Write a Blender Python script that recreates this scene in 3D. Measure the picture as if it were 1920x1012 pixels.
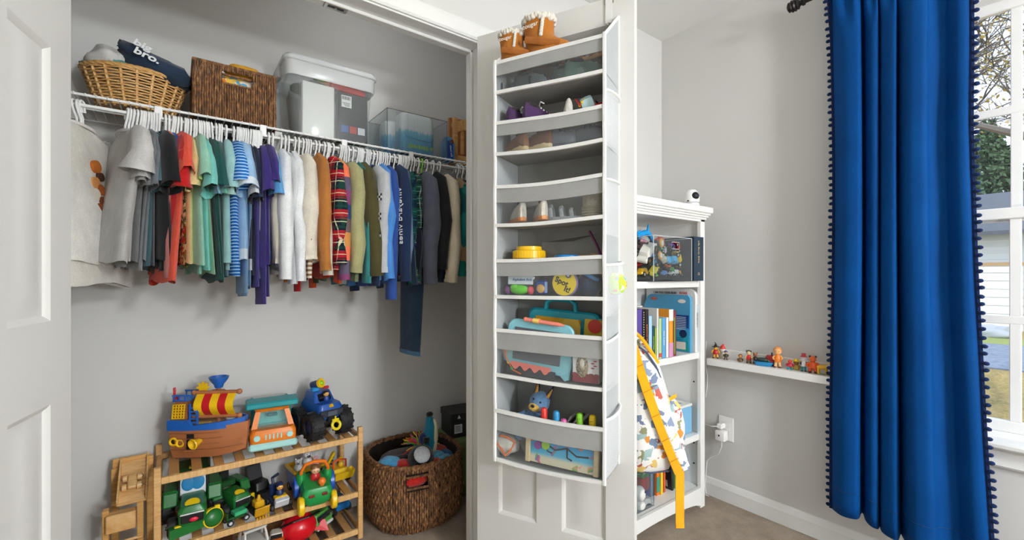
import bpy, bmesh, math, random
from mathutils import Vector, Matrix, Euler
from math import sin, cos, pi, radians, sqrt, atan2
for _o in list(bpy.data.objects): bpy.data.objects.remove(_o)
SC = bpy.context.scene
C = SC.collection
# ------------------------------------------------------------------ camera
F_PX, TH, HORIZ, CAM_H = 840.4, 0.9221, 517.34, 1.1186
cd = bpy.data.cameras.new('camera'); cam = bpy.data.objects.new('camera', cd); C.objects.link(cam)
cd.sensor_width = 36; cd.lens = F_PX/1920*36; cd.shift_y = (HORIZ-506)/1920; cd.clip_start = .01; cd.clip_end = 300
cam.location = (0, 0, CAM_H); cam.rotation_euler = (pi/2, 0, TH-pi/2); SC.camera = cam
# ------------------------------------------------------------------ light and colour
vs = SC.view_settings; vs.view_transform = 'Standard'; vs.look = 'None'; vs.gamma = 1; vs.use_curve_mapping = False; vs.exposure = 0.27
cy = SC.cycles; cy.use_denoising = True; cy.max_bounces = 8; cy.diffuse_bounces = 5; cy.glossy_bounces = 3; cy.transparent_max_bounces = 24
cy.transmission_bounces = 4; cy.sample_clamp_indirect = 6; cy.caustics_reflective = False; cy.caustics_refractive = False
W = bpy.data.worlds.new('world'); SC.world = W; W.use_nodes = True
wn = W.node_tree.nodes; wl = W.node_tree.links; bg = wn['Background']
tc = wn.new('ShaderNodeTexCoord'); sx = wn.new('ShaderNodeSeparateXYZ'); rp = wn.new('ShaderNodeValToRGB')
wl.new(tc.outputs['Generated'], sx.inputs[0]); wl.new(sx.outputs['Z'], rp.inputs[0]); wl.new(rp.outputs[0], bg.inputs[0])
rp.color_ramp.elements[0].position = 0; rp.color_ramp.elements[0].color = (.90, .94, 1, 1)
rp.color_ramp.elements[1].position = .7; rp.color_ramp.elements[1].color = (.62, .76, 1, 1)
bg.inputs[1].default_value = 1.35
sd = bpy.data.lights.new('sun', 'SUN'); sd.energy = 2.6; sd.angle = radians(2); sd.color = (1, .95, .86)
sun = bpy.data.objects.new('sun', sd); C.objects.link(sun); sun.rotation_euler = Vector((.55, .35, -.75)).to_track_quat('-Z', 'Y').to_euler()
LAMP_W, FILL_LAMP_W, CLOSET_FILL_W = 128, 104, 1.15
# ------------------------------------------------------------------ helpers
FW = Vector((cos(TH), sin(TH), 0)); RT = Vector((sin(TH), -cos(TH), 0)); UP = Vector((0, 0, 1)); CAM = Vector((0, 0, CAM_H))
def ray(px, py): return FW + RT*((px-960)/F_PX) + UP*((HORIZ-py)/F_PX)
def at(px, py, X=None, Y=None, Z=None):
    d = ray(px, py)
    t = (X/d.x if X is not None else Y/d.y if Y is not None else (Z-CAM_H)/d.z)
    return CAM + d*t
def hexc(h):
    h = h.lstrip('#'); v = [int(h[i:i+2], 16)/255 for i in (0, 2, 4)]
    return tuple(x/12.92 if x <= .04045 else ((x+.055)/1.055)**2.4 for x in v) + (1,)
_mats = {}
class N:
    """tiny node-tree writer"""
    def __init__(s, name):
        s.m = bpy.data.materials.new(name); s.m.use_nodes = True; s.t = s.m.node_tree; s.n = s.t.nodes; s.l = s.t.links
        s.b = s.n['Principled BSDF']
    def new(s, typ, **kw):
        n = s.n.new('ShaderNode'+typ)
        for k, v in kw.items():
            if k.startswith('i_'):
                key = k[2:]; n.inputs[int(key) if key.isdigit() else key.replace('_', ' ')].default_value = v
            else: setattr(n, k, v)
        return n
    def link(s, a, b): s.l.new(a, b)
    def coord(s, which='Object', scale=(1, 1, 1), rot=(0, 0, 0)):
        c = s.new('TexCoord'); mp = s.new('Mapping'); s.link(c.outputs[which], mp.inputs[0])
        mp.inputs['Scale'].default_value = scale; mp.inputs['Rotation'].default_value = rot
        return mp.outputs[0]
    def noise(s, vec, scale, detail=2, rough=.5):
        n = s.new('TexNoise'); n.inputs['Scale'].default_value = scale; n.inputs['Detail'].default_value = detail; n.inputs['Roughness'].default_value = rough
        if vec is not None: s.link(vec, n.inputs['Vector'])
        return n.outputs[0]
    def ramp(s, fac, stops, interp='LINEAR'):
        r = s.new('ValToRGB'); s.link(fac, r.inputs[0]); e = r.color_ramp.elements; r.color_ramp.interpolation = interp
        while len(e) < len(stops): e.new(.5)
        for x, (p, c) in zip(e, stops): x.position = p; x.color = hexc(c) if isinstance(c, str) else (c, c, c, 1)
        return r.outputs[0]
    def math(s, op, a, b=None, **kw):
        n = s.new('Math', operation=op)
        for i, v in enumerate((a, b)):
            if v is None: continue
            if isinstance(v, (int, float)): n.inputs[i].default_value = v
            else: s.link(v, n.inputs[i])
        return n.outputs[0]
    def mix(s, fac, a, b, blend='MIX'):
        n = s.new('MixRGB', blend_type=blend)
        for i, v in enumerate((fac, a, b)):
            if isinstance(v, (int, float)): n.inputs[i].default_value = v
            elif isinstance(v, str): n.inputs[i].default_value = hexc(v)
            else: s.link(v, n.inputs[i])
        return n.outputs[0]
    def bump(s, h, strength=.3, dist=.002):
        n = s.new('Bump'); n.inputs['Strength'].default_value = strength; n.inputs['Distance'].default_value = dist
        s.link(h, n.inputs['Height']); s.link(n.outputs[0], s.b.inputs['Normal'])
    def set(s, **kw):
        for k, v in kw.items():
            i = s.b.inputs[k.replace('_', ' ')]
            if isinstance(v, str): i.default_value = hexc(v)
            elif hasattr(v, 'links') or isinstance(v, bpy.types.NodeSocket): s.link(v, i)
            else: i.default_value = v
        return s
def plain(h, rough=.5, metal=0, spec=.5, emit=0):
    k = ('plain', h, rough, metal, spec, emit)
    if k not in _mats:
        n = N('plain_'+h.strip('#')); n.set(Base_Color=h, Roughness=rough, Metallic=metal, Specular_IOR_Level=spec)
        if emit: n.set(Emission_Color=h, Emission_Strength=emit)
        _mats[k] = n.m
    return _mats[k]
def plastic(h, rough=.32): return plain(h, rough, 0, .5)
def cloth(h, var=.16, scale=260):
    k = ('cloth', h, var, scale)
    if k not in _mats:
        n = N('cloth_'+h.strip('#')); v = n.coord()
        nz = n.noise(v, 14, 4, .6); fine = n.noise(v, scale, 2)
        f = n.math('ADD', n.math('MULTIPLY', nz, .6), n.math('MULTIPLY', fine, .4))
        dark = n.mix(1, h, n.ramp(f, [(.3, 1-var*2.2), (.7, 1.0)]), 'MULTIPLY')
        n.set(Base_Color=dark, Roughness=.92, Specular_IOR_Level=.15, Sheen_Weight=.15); n.bump(fine, .35, .0015)
        _mats[k] = n.m
    return _mats[k]
def wood(h1, h2, scale=(6, 6, 60), rough=.45):
    k = ('wood', h1, h2, scale)
    if k not in _mats:
        n = N('wood_'+h1.strip('#')); v = n.coord('Object', scale)
        nz = n.noise(v, 2.2, 6, .65); n.set(Base_Color=n.ramp(nz, [(.3, h1), (.7, h2)]), Roughness=rough); n.bump(nz, .15, .001)
        _mats[k] = n.m
    return _mats[k]
def clear(tint='#ffffff', amount=.12, rough=.08, name='clear_plastic'):
    k = ('clear', tint, amount, rough)
    if k not in _mats:
        n = N(name); n.n.remove(n.b)
        tr = n.new('BsdfTransparent'); gl = n.new('BsdfGlossy'); di = n.new('BsdfDiffuse'); m1 = n.new('MixShader'); m2 = n.new('MixShader'); fr = n.new('Fresnel')
        tr.inputs[0].default_value = hexc(tint); gl.inputs[1].default_value = rough; di.inputs[0].default_value = hexc('#e8ebec'); fr.inputs[0].default_value = 1.35
        m1.inputs[0].default_value = amount; n.link(tr.outputs[0], m1.inputs[1]); n.link(di.outputs[0], m1.inputs[2])
        gm = n.new('NewGeometry'); n.link(n.math('MULTIPLY', fr.outputs[0], n.math('SUBTRACT', 1.0, gm.outputs['Backfacing'])), m2.inputs[0]); n.link(m1.outputs[0], m2.inputs[1]); n.link(gl.outputs[0], m2.inputs[2])
        n.link(m2.outputs[0], n.n['Material Output'].inputs[0]); _mats[k] = n.m
    return _mats[k]
def bands(h_list, axis='Z', size=.02, key=''):
    """repeating hard stripes of the listed colours along an object axis"""
    k = ('bands', tuple(h_list), axis, size)
    if k not in _mats:
        n = N('stripes'); s = n.new('SeparateXYZ'); n.link(n.coord(), s.inputs[0])
        f = n.math('FRACT', n.math('ADD', n.math('DIVIDE', s.outputs[axis], size*len(h_list)), 100.0))
        n.set(Base_Color=n.ramp(f, [(i/len(h_list), c) for i, c in enumerate(h_list)], 'CONSTANT'), Roughness=.9, Specular_IOR_Level=.15); _mats[k] = n.m
    return _mats[k]
def plaid(base, c1, c2, c3, size=.06):
    k = ('plaid', base, c1, c2, c3, size)
    if k not in _mats:
        n = N('plaid_cloth'); s = n.new('SeparateXYZ'); n.link(n.coord(), s.inputs[0])
        def st(ax, a): return n.ramp(n.math('FRACT', n.math('ADD', n.math('DIVIDE', s.outputs[ax], size), 50.3)), a, 'CONSTANT')
        col = base
        for ax in ('Y', 'Z'):
            col = n.mix(st(ax, [(0, 0.), (.05, .6), (.40, 0.), (.95, .6)]), col, c1)
            col = n.mix(st(ax, [(0, 0.), (.50, .55), (.62, 0.)]), col, c2)
            col = n.mix(st(ax, [(0, 0.), (.20, .7), (.24, 0.), (.80, .7), (.84, 0.)]), col, c3)
        n.set(Base_Color=col, Roughness=.92, Specular_IOR_Level=.1); _mats[k] = n.m
    return _mats[k]
def patches(cols, scale=12, key=0, rough=.9):
    """irregular printed patches: voronoi cells mapped to a list of colours"""
    k = ('patches', tuple(cols), scale)
    if k not in _mats:
        n = N('patch_print'); v = n.coord(); vo = n.new('TexVoronoi'); vo.inputs['Scale'].default_value = scale
        nz = n.new('TexNoise'); nz.inputs['Scale'].default_value = scale*.8; n.link(v, nz.inputs['Vector'])
        mx = n.new('MixRGB'); mx.inputs[0].default_value = .12; n.link(v, mx.inputs[1]); n.link(nz.outputs['Color'], mx.inputs[2]); n.link(mx.outputs[0], vo.inputs['Vector'])
        sp = n.new('SeparateXYZ'); n.link(vo.outputs['Color'], sp.inputs[0])
        n.set(Base_Color=n.ramp(sp.outputs[0], [(i/len(cols), c) for i, c in enumerate(cols)], 'CONSTANT'), Roughness=rough, Specular_IOR_Level=.2); _mats[k] = n.m
    return _mats[k]

def align(d):
    return Vector(d).to_track_quat('Z', 'Y').to_matrix().to_4x4()
class G:
    """collects shapes; out() links them as one mesh object"""
    def __init__(s): s.v = []; s.f = []; s.mi = []; s.mats = []; s.cur = 0; s.X = Matrix.Identity(4)
    def use(s, m):
        if m not in s.mats: s.mats.append(m)
        s.cur = s.mats.index(m); return s
    def add(s, vs, fs, M=None):
        b = len(s.v); A = s.X @ M if M is not None else s.X
        s.v += [A @ Vector(p) for p in vs]; s.f += [[b+i for i in f] for f in fs]; s.mi += [s.cur]*len(fs); return s
    def box(s, c, d, rot=(0, 0, 0), bev=0, tap=(1, 1)):
        M = Matrix.Translation(c) @ Euler(rot).to_matrix().to_4x4(); x, y, z = d[0]/2, d[1]/2, d[2]/2
        P = [(-x, -y, -z), (x, -y, -z), (x, y, -z), (-x, y, -z), (-x*tap[0], -y*tap[1], z), (x*tap[0], -y*tap[1], z), (x*tap[0], y*tap[1], z), (-x*tap[0], y*tap[1], z)]
        Q = [(0, 3, 2, 1), (4, 5, 6, 7), (0, 1, 5, 4), (1, 2, 6, 5), (2, 3, 7, 6), (3, 0, 4, 7)]
        if bev <= 0: return s.add(P, Q, M)
        bm = bmesh.new(); vv = [bm.verts.new(p) for p in P]; [bm.faces.new([vv[i] for i in q]) for q in Q]
        bmesh.ops.bevel(bm, geom=bm.edges[:], offset=min(bev, min(d)*.49), segments=2 if bev > .006 else 1, profile=.6, affect='EDGES')
        bm.verts.index_update(); r = s.add([tuple(q.co) for q in bm.verts], [[q.index for q in fc.verts] for fc in bm.faces], M); bm.free(); return r
    def cyl(s, a, b, r, r2=None, n=12, caps=True):
        a = Vector(a); b = Vector(b); r2 = r if r2 is None else r2; M = Matrix.Translation(a) @ align(b-a); L = (b-a).length
        vs = [(r*cos(2*pi*i/n), r*sin(2*pi*i/n), 0) for i in range(n)]+[(r2*cos(2*pi*i/n), r2*sin(2*pi*i/n), L) for i in range(n)]
        fs = [(i, (i+1) % n, n+(i+1) % n, n+i) for i in range(n)]
        if caps: fs += [tuple(range(n-1, -1, -1)), tuple(range(n, 2*n))]
        return s.add(vs, fs, M)
    def sph(s, c, r, n=14, m=9, rot=(0, 0, 0)):
        r = (r, r, r) if not hasattr(r, '__len__') else r
        M = Matrix.Translation(c) @ Euler(rot).to_matrix().to_4x4(); vs = [(0, 0, -r[2])]; fs = []
        for j in range(1, m):
            t = -pi/2+pi*j/m
            vs += [(r[0]*cos(t)*cos(2*pi*i/n), r[1]*cos(t)*sin(2*pi*i/n), r[2]*sin(t)) for i in range(n)]
        vs.append((0, 0, r[2])); last = len(vs)-1
        for i in range(n):
            fs.append((0, 1+(i+1) % n, 1+i)); fs.append((last, last-n+i, last-n+(i+1) % n))
            for j in range(m-2):
                a = 1+j*n; fs.append((a+i, a+(i+1) % n, a+n+(i+1) % n, a+n+i))
        return s.add(vs, fs, M)
    def lathe(s, prof, c=(0, 0, 0), n=20, rot=(0, 0, 0), sx=1, sy=1):
        M = Matrix.Translation(c) @ Euler(rot).to_matrix().to_4x4(); k = len(prof)
        vs = [(r*cos(2*pi*i/n)*sx, r*sin(2*pi*i/n)*sy, z) for r, z in prof for i in range(n)]
        fs = [(j*n+i, j*n+(i+1) % n, (j+1)*n+(i+1) % n, (j+1)*n+i) for j in range(k-1) for i in range(n)]
        return s.add(vs, fs, M)
    def tube(s, pts, r, n=8, closed=False, flat=1.0):
        pts = [Vector(p) for p in pts]; k = len(pts); rs = r if hasattr(r, '__len__') else [r]*k; vs = []; fs = []; ref = None
        for i, p in enumerate(pts):
            d = (pts[(i+1) % k]-pts[i-1]) if closed or 0 < i < k-1 else (pts[1]-pts[0] if i == 0 else pts[-1]-pts[-2])
            d = d.normalized() if d.length > 1e-9 else Vector((0, 0, 1))
            if ref is None: ref = Vector((0, 0, 1)) if abs(d.z) < .9 else Vector((1, 0, 0))
            u = (ref-d*ref.dot(d)).normalized(); w = d.cross(u); ref = u
            vs += [tuple(p+u*(rs[i]*cos(2*pi*j/n))+w*(rs[i]*flat*sin(2*pi*j/n))) for j in range(n)]
        for i in range(k if closed else k-1):
            a = i*n; b = ((i+1) % k)*n; fs += [(a+j, a+(j+1) % n, b+(j+1) % n, b+j) for j in range(n)]
        if not closed: fs += [tuple(range(n-1, -1, -1)), tuple(range((k-1)*n, k*n))]
        return s.add(vs, fs)
    def prism(s, poly, h, M=None, bev=0):
        """poly in local xy, extruded 0..h along local z"""
        n = len(poly); vs = [(x, y, 0) for x, y in poly]+[(x, y, h) for x, y in poly]
        return s.add(vs, [tuple(range(n-1, -1, -1)), tuple(range(n, 2*n))]+[(i, (i+1) % n, n+(i+1) % n, n+i) for i in range(n)], M)
    def loft(s, rings, caps=(True, True), M=None, closed=True):
        n = len(rings[0]); vs = [p for r in rings for p in r]; m = n if closed else n-1
        fs = [(j*n+i, j*n+(i+1) % n, (j+1)*n+(i+1) % n, (j+1)*n+i) for j in range(len(rings)-1) for i in range(m)]
        if caps[0]: fs.append(tuple(range(n-1, -1, -1)))
        if caps[1]: fs.append(tuple(range((len(rings)-1)*n, len(rings)*n)))
        return s.add(vs, fs, M)
    def torus(s, c, R, r, n=20, m=8, rot=(0, 0, 0), sx=1, sy=1):
        M = Matrix.Translation(c) @ Euler(rot).to_matrix().to_4x4()
        vs = [((R+r*cos(2*pi*j/m))*cos(2*pi*i/n)*sx, (R+r*cos(2*pi*j/m))*sin(2*pi*i/n)*sy, r*sin(2*pi*j/m)) for i in range(n) for j in range(m)]
        return s.add(vs, [(i*m+j, ((i+1) % n)*m+j, ((i+1) % n)*m+(j+1) % m, i*m+(j+1) % m) for i in range(n) for j in range(m)], M)
    def mesh(s, name, smooth=35):
        me = bpy.data.meshes.new(name); me.from_pydata([tuple(p) for p in s.v], [], s.f)
        for m in s.mats: me.materials.append(m)
        if s.mats: me.polygons.foreach_set('material_index', s.mi)
        me.update()
        if smooth:
            me.polygons.foreach_set('use_smooth', [True]*len(me.polygons)); me.set_sharp_from_angle(angle=radians(smooth))
        return me
    def out(s, name, parent=None, smooth=35, label=None, loc=None, rot=None, M=None):
        o = bpy.data.objects.new(name, s.mesh(name, smooth)); C.objects.link(o)
        if parent is not None: o.parent = parent
        if M is not None: o.matrix_local = M
        if loc is not None: o.location = loc
        if rot is not None: o.rotation_euler = rot
        if label: o['label'] = label
        return o
def g(m): return G().use(m)
def tag(o, label, cat, group=None):
    o['label'] = label; o['category'] = cat
    if group: o['group'] = group
    return o
def T(name, label, cat, loc=(0, 0, 0), rz=0, group=None, rot=None, sc=None):
    o = bpy.data.objects.new(name, None); C.objects.link(o); o.location = loc; o.rotation_euler = rot or (0, 0, rz); o.empty_display_size = .05
    if sc: o.scale = (sc, sc, sc)
    return tag(o, label, cat, group)
def S(name, parent=None):
    o = bpy.data.objects.new(name, None); C.objects.link(o); o['kind'] = 'structure'
    if parent: o.parent = parent
    return o
def struct(o): o['kind'] = 'structure'; return o
def copy_tree(o, parent=None, **kw):
    c = o.copy(); C.objects.link(c)
    if parent is not None: c.parent = parent
    for ch in list(o.children): copy_tree(ch, c)
    for k, v in kw.items(): c[k] = v
    return c
def inst(me, name, parent, loc, rot=(0, 0, 0), sc=None):
    o = bpy.data.objects.new(name, me); C.objects.link(o); o.parent = parent; o.location = loc; o.rotation_euler = rot
    if sc: o.scale = sc
    return o
def text(body, size, mat, parent, M, name='lettering', depth=.0006, spacing=1.0, align_x='CENTER', bend=None, sx=1, bold=0):
    cu = bpy.data.curves.new(name, 'FONT'); cu.body = body; cu.size = size; cu.extrude = depth; cu.align_x = align_x; cu.align_y = 'CENTER'; cu.space_character = spacing; cu.resolution_u = 3
    if bold: cu.offset = bold
    tmp = bpy.data.objects.new('tmp', cu); C.objects.link(tmp)
    dg = bpy.context.evaluated_depsgraph_get(); me = bpy.data.meshes.new_from_object(tmp.evaluated_get(dg)); bpy.data.objects.remove(tmp)
    me.materials.clear(); me.materials.append(mat)
    for v in me.vertices:
        v.co.x *= sx
        if bend: v.co = bend(v.co)
    o = bpy.data.objects.new(name, me); C.objects.link(o); o.parent = parent; o.matrix_local = M; return o
def face_M(o, xdir, ydir):
    """matrix whose local x, y run along xdir, ydir and z is the face normal"""
    x = Vector(xdir).normalized(); y = Vector(ydir).normalized(); z = x.cross(y); m = Matrix((x, y, z)).transposed().to_4x4(); m.translation = Vector(o); return m
rnd = random.Random(7)
# ================================================================== the room
XR, YF, YB, CEIL = 2.1987, 1.5035, 2.21, 2.44     # right wall, closet front wall, closet back wall, ceiling
XL, YN = -1.9, -2.6                               # walls behind and beside the camera
OX0, OX1, OH, WT = -.225, .985, 2.045, .115       # closet opening
def wall_mat():
    n = N('wall_paint'); v = n.coord('Object'); a = n.noise(v, 1.7, 3); b = n.noise(v, 320, 2)
    n.set(Base_Color=n.ramp(a, [(.3, '#cfcecb'), (.7, '#d3d2cf')]), Roughness=.72, Specular_IOR_Level=.3); n.bump(b, .12, .001); return n.m
WALL = wall_mat()
TRIM = plain('#e2e2df', .4)
DOORM = None
def door_mat():
    n = N('door_paint'); v = n.coord('Object', (40, 40, 1.2)); a = n.noise(v, 6, 5, .7)
    n.set(Base_Color='#dddcd8', Roughness=.5); n.bump(a, .16, .0012); return n.m
DOORM = door_mat()
def carpet_mat():
    n = N('carpet'); v = n.coord('Object'); a = n.noise(v, 9, 4, .7); b = n.noise(v, 330, 3, .8); c = n.noise(v, 900, 2)
    f = n.math('ADD', n.math('MULTIPLY', a, .55), n.math('MULTIPLY', b, .45))
    n.set(Base_Color=n.ramp(f, [(.32, '#94806e'), (.5, '#bda890'), (.68, '#d9c6b0')]), Roughness=1, Specular_IOR_Level=.05, Sheen_Weight=.3)
    n.bump(n.math('ADD', b, n.math('MULTIPLY', c, .5)), .9, .012); return n.m
CARPET = carpet_mat()
def slab(name, boxes, m):
    q = g(m)
    for a, b in boxes: q.box([(a[i]+b[i])/2 for i in range(3)], [abs(b[i]-a[i]) for i in range(3)])
    return struct(q.out(name, smooth=0))
# floor: fine grid so the pile has some real unevenness
q = g(CARPET); nx, ny = 120, 140; x0, x1, y0, y1 = XL-.1, XR+.1, YN-.1, YB+.1; r_ = random.Random(3)
q.add([(x0+(x1-x0)*i/nx, y0+(y1-y0)*j/ny, r_.uniform(-.004, .001)) for j in range(ny+1) for i in range(nx+1)],
      [(j*(nx+1)+i, j*(nx+1)+i+1, (j+1)*(nx+1)+i+1, (j+1)*(nx+1)+i) for j in range(ny) for i in range(nx)])
struct(q.out('floor'))
slab('ceiling', [((XL-.1, YN-.1, CEIL), (XR+.14, YB+.1, CEIL+.1))], plain('#e4e4e2', .85))
slab('wall_back', [((XL, YF, 0), (OX0-.02, YF+WT, CEIL)), ((OX1+.02, YF, 0), (XR, YF+WT, CEIL)), ((OX0-.02, YF, OH+.02), (OX1+.02, YF+WT, CEIL))], WALL)
WY0, WY1, WZ0, WZ1 = -.398, .50, .56, 2.10
slab('wall_right', [((XR, YN, 0), (XR+.14, WY0, CEIL)), ((XR, WY1, 0), (XR+.14, YB, CEIL)), ((XR, WY0, 0), (XR+.14, WY1, WZ0)), ((XR, WY0, WZ1), (XR+.14, WY1, CEIL))], WALL)
slab('wall_left', [((XL-.1, YN, 0), (XL, YB+.1, CEIL))], WALL)
FX0, FX1 = -.9, .9
slab('wall_front', [((XL, YN-.1, 0), (FX0, YN, CEIL)), ((FX1, YN-.1, 0), (XR, YN, CEIL)), ((FX0, YN-.1, 0), (FX1, YN, .6)), ((FX0, YN-.1, 2.1), (FX1, YN, CEIL))], WALL)
CL, CR = -.62, 1.40
slab('wall_closet_back', [((CL-.1, YB, 0), (CR+.1, YB+.1, CEIL))], WALL)
slab('wall_closet_left', [((CL-.1, YF+WT, 0), (CL, YB, CEIL))], WALL)
slab('wall_closet_right', [((CR, YF+WT, 0), (CR+.1, YB, CEIL))], WALL)
# baseboards
def baseboard(name, a, b, n):
    a = Vector(a); b = Vector(b); n = Vector(n); q = g(TRIM); prof = [(0, 0), (.014, 0), (.014, .062), (.011, .070), (.010, .078), (.005, .088), (0, .090)]
    q.loft([[tuple(p+n*d+UP*z) for d, z in prof] for p in (a, b)]); return struct(q.out(name, smooth=20))
baseboard('baseboard_right', (XR, YN, 0), (XR, YF, 0), (-1, 0, 0))
baseboard('baseboard_back', (OX1+.09, YF, 0), (XR, YF, 0), (0, -1, 0))
baseboard('baseboard_closet', (CL, YB, 0), (CR, YB, 0), (0, -1, 0))
# closet opening: jamb, stop, casing, strike plate
q = g(TRIM)
for x, sgn in ((OX0, -1), (OX1, 1)):
    q.box((x+sgn*.009, YF+WT/2, OH/2), (.018, WT, OH), bev=.001)
    q.box((x-sgn*.006, YF+.078, OH/2), (.012, .036, OH), bev=.003)
q.box(((OX0+OX1)/2, YF+WT/2, OH+.009), (OX1-OX0+.036, WT, .018), bev=.001)
q.box(((OX0+OX1)/2, YF+.078, OH-.006), (OX1-OX0, .036, .012), bev=.003)
jamb = struct(q.out('trim_1'))
q = g(TRIM); prof = [(0, 0), (0, -.008), (.006, -.012), (.012, -.008), (.017, -.009), (.045, -.016), (.054, -.018), (.058, -.017), (.060, -.010), (.060, 0)]
def cas(pts, outv):
    rings = []
    for p, o in zip(pts, outv): rings.append([tuple(Vector(p)+Vector(o)*a+Vector((0, b, 0))) for a, b in prof])
    q.loft(rings)
e = .006
cas([(OX0-e, YF, 0), (OX0-e, YF, OH+e), (OX1+e, YF, OH+e), (OX1+e, YF, 0)], [(-1, 0, 0), (-1, 0, 1), (1, 0, 1), (1, 0, 0)])
struct(q.out('trim_2', smooth=30))
ST = plain('#b9b6ae', .28, 1); DK = plain('#191818', .5)
pm = (at(560+660/9.6, 150/9.6, Z=OH-.013)).x
q = g(ST); q.box((pm, YF+.078, OH-.0135), (.076, .030, .003), bev=.001); pl = q.out('strike_plate', jamb)
q = g(DK); q.box((pm, YF+.074, OH-.0155), (.052, .010, .002)); q.out('catch_slot', pl)
q = g(ST)
for dx in (-.024, .024): q.cyl((pm+dx, YF+.088, OH-.016), (pm+dx, YF+.088, OH-.0145), .0035, n=10)
q.cyl((pm, YF+.074, OH-.018), (pm, YF+.074, OH-.0155), .004, n=10); q.out('screw', pl)
# ------------------------------------------------------------------ doors
def panel_mesh(w, h):
    q = g(DOORM); rings = []
    for ins, d in ((0, .0), (.006, -.003), (.012, -.009), (.020, -.009), (.046, -.0025)):
        x, z = w/2-ins, h/2-ins; rings.append([(-x, -d, -z), (x, -d, -z), (x, -d, z), (-x, -d, z)])
    q.loft(rings, (False, True)); return q
def door(name, D0, u, flip=1, w=.586, h=2.008, z0=.012):
    """leaf in local x (hinge to free edge) and z; the seen face is local -y"""
    root = S(name); root.location = (D0[0], D0[1], z0); root.rotation_euler = (0, 0, atan2(u[1], u[0]))
    th = .035; fs = 1 if flip > 0 else -1
    xs = [(.092, .246), (.340, .494)]; zs = [(.235, .838), (1.012, 1.60-.012), (1.685, 1.885)]
    q = g(DOORM)
    def bx(a, b, c, d): q.box(((a+b)/2, fs*th/2, (c+d)/2), (b-a, th, d-c))
    for a, b in ((0, xs[0][0]), (xs[0][1], xs[1][0]), (xs[1][1], w)): bx(a, b, 0, h)
    for a, b in xs:
        for c, d in ((0, zs[0][0]), (zs[0][1], zs[1][0]), (zs[1][1], zs[2][0]), (zs[2][1], h)): bx(a, b, c, d)
        for c, d in zs: q.box(((a+b)/2, fs*th/2, (c+d)/2), (b-a, th-.022, d-c))
    q.out('slab', root, smooth=0)
    for a, b in xs:
        for c, d in zs:
            me = panel_mesh(b-a, d-c)
            o = me.out('panel', root); o.location = ((a+b)/2, 0 if fs > 0 else 0, (c+d)/2); o.rotation_euler = (0, 0, 0 if fs > 0 else pi)
            o2 = inst(o.data, 'panel', root, ((a+b)/2, fs*th, (c+d)/2), (0, 0, pi if fs > 0 else 0))
    q = g(ST)
    for z in (.2, 1.0, 1.8): q.cyl((-.006, fs*(th+.004), z-.045), (-.006, fs*(th+.004), z+.045), .006, n=10)
    q.out('hinge', root); return root
D0 = Vector((.917, 1.426, 0)); DU = Vector((.4185, -.908, 0)).normalized(); DN = Vector((DU.y, -DU.x, 0))   # DN points out of the seen face
door('door_2', D0, DU, 1)
door('door_1', Vector((-.1845, 1.426, 0)), Vector((-.207, -.978, 0)).normalized(), -1)
def on_door(x, d, z): return Vector((D0.x, D0.y, 0)) + DU*x + DN*d + UP*z
DRZ = atan2(DU.y, DU.x)
def at_door(px, py, d):
    """(x along the door, z) of a pixel in the plane d in front of the door face"""
    r = ray(px, py); P0 = D0+DN*d; t = (P0-Vector((0, 0, 0))).dot(DN)/Vector((r.x, r.y, 0)).dot(DN); p = CAM+r*t
    return (p-P0).dot(DU), p.z
# ------------------------------------------------------------------ ceiling lamp of the room (behind the camera)
lamp = T('ceiling_lamp', 'white round glass ceiling lamp glowing on the bedroom ceiling', 'lamp', (1.1, -2.0, CEIL))
g(plain('#d8d6d0', .3, 1)).lathe([(.0, 0), (.07, 0), (.07, -.02), (.012, -.03), (.012, -.24), (.19, -.25), (.19, -.262)], n=32).out('base', lamp)
g(plain('#fbfcff', .6, 0, .5, 8)).lathe([(.175, -.262), (.17, -.285), (.14, -.31), (.08, -.325), (0.001, -.328)], n=32).out('shade', lamp)
ld = bpy.data.lights.new('lamp_light', 'POINT'); ld.energy = LAMP_W; ld.shadow_soft_size = .17; ld.color = (.93, .97, 1)
lo = bpy.data.objects.new('lamp_light', ld); C.objects.link(lo); lo.location = (1.1, -2.0, CEIL-.42)
# unseen lamp added behind the camera as frontal fill
fl = T('added_fill_lamp', 'unseen fill lamp added behind the camera, shaped as a slim floor lamp', 'lamp', (.85, -2.25, 0))
g(plain('#e6e6e4', .4)).lathe([(.001, .02), (.14, .02), (.14, .004), (.001, .0)], n=28).out('base', fl)
g(plain('#e6e6e4', .4)).cyl((0, 0, .02), (0, 0, 1.12), .012, n=12).out('pole', fl)
q = g(plain('#fbfcff', .8, 0, .2, 5)); q.lathe([(.10, 1.16), (.13, 1.10), (.13, 1.12)], n=32); q.out('shade_ring', fl)
ld2 = bpy.data.lights.new('added_fill_light', 'POINT'); ld2.energy = FILL_LAMP_W; ld2.shadow_soft_size = .14; ld2.color = (.93, .97, 1)
lo2 = bpy.data.objects.new('added_fill_light', ld2); C.objects.link(lo2); lo2.location = (.85, -2.25, 1.30)
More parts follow.
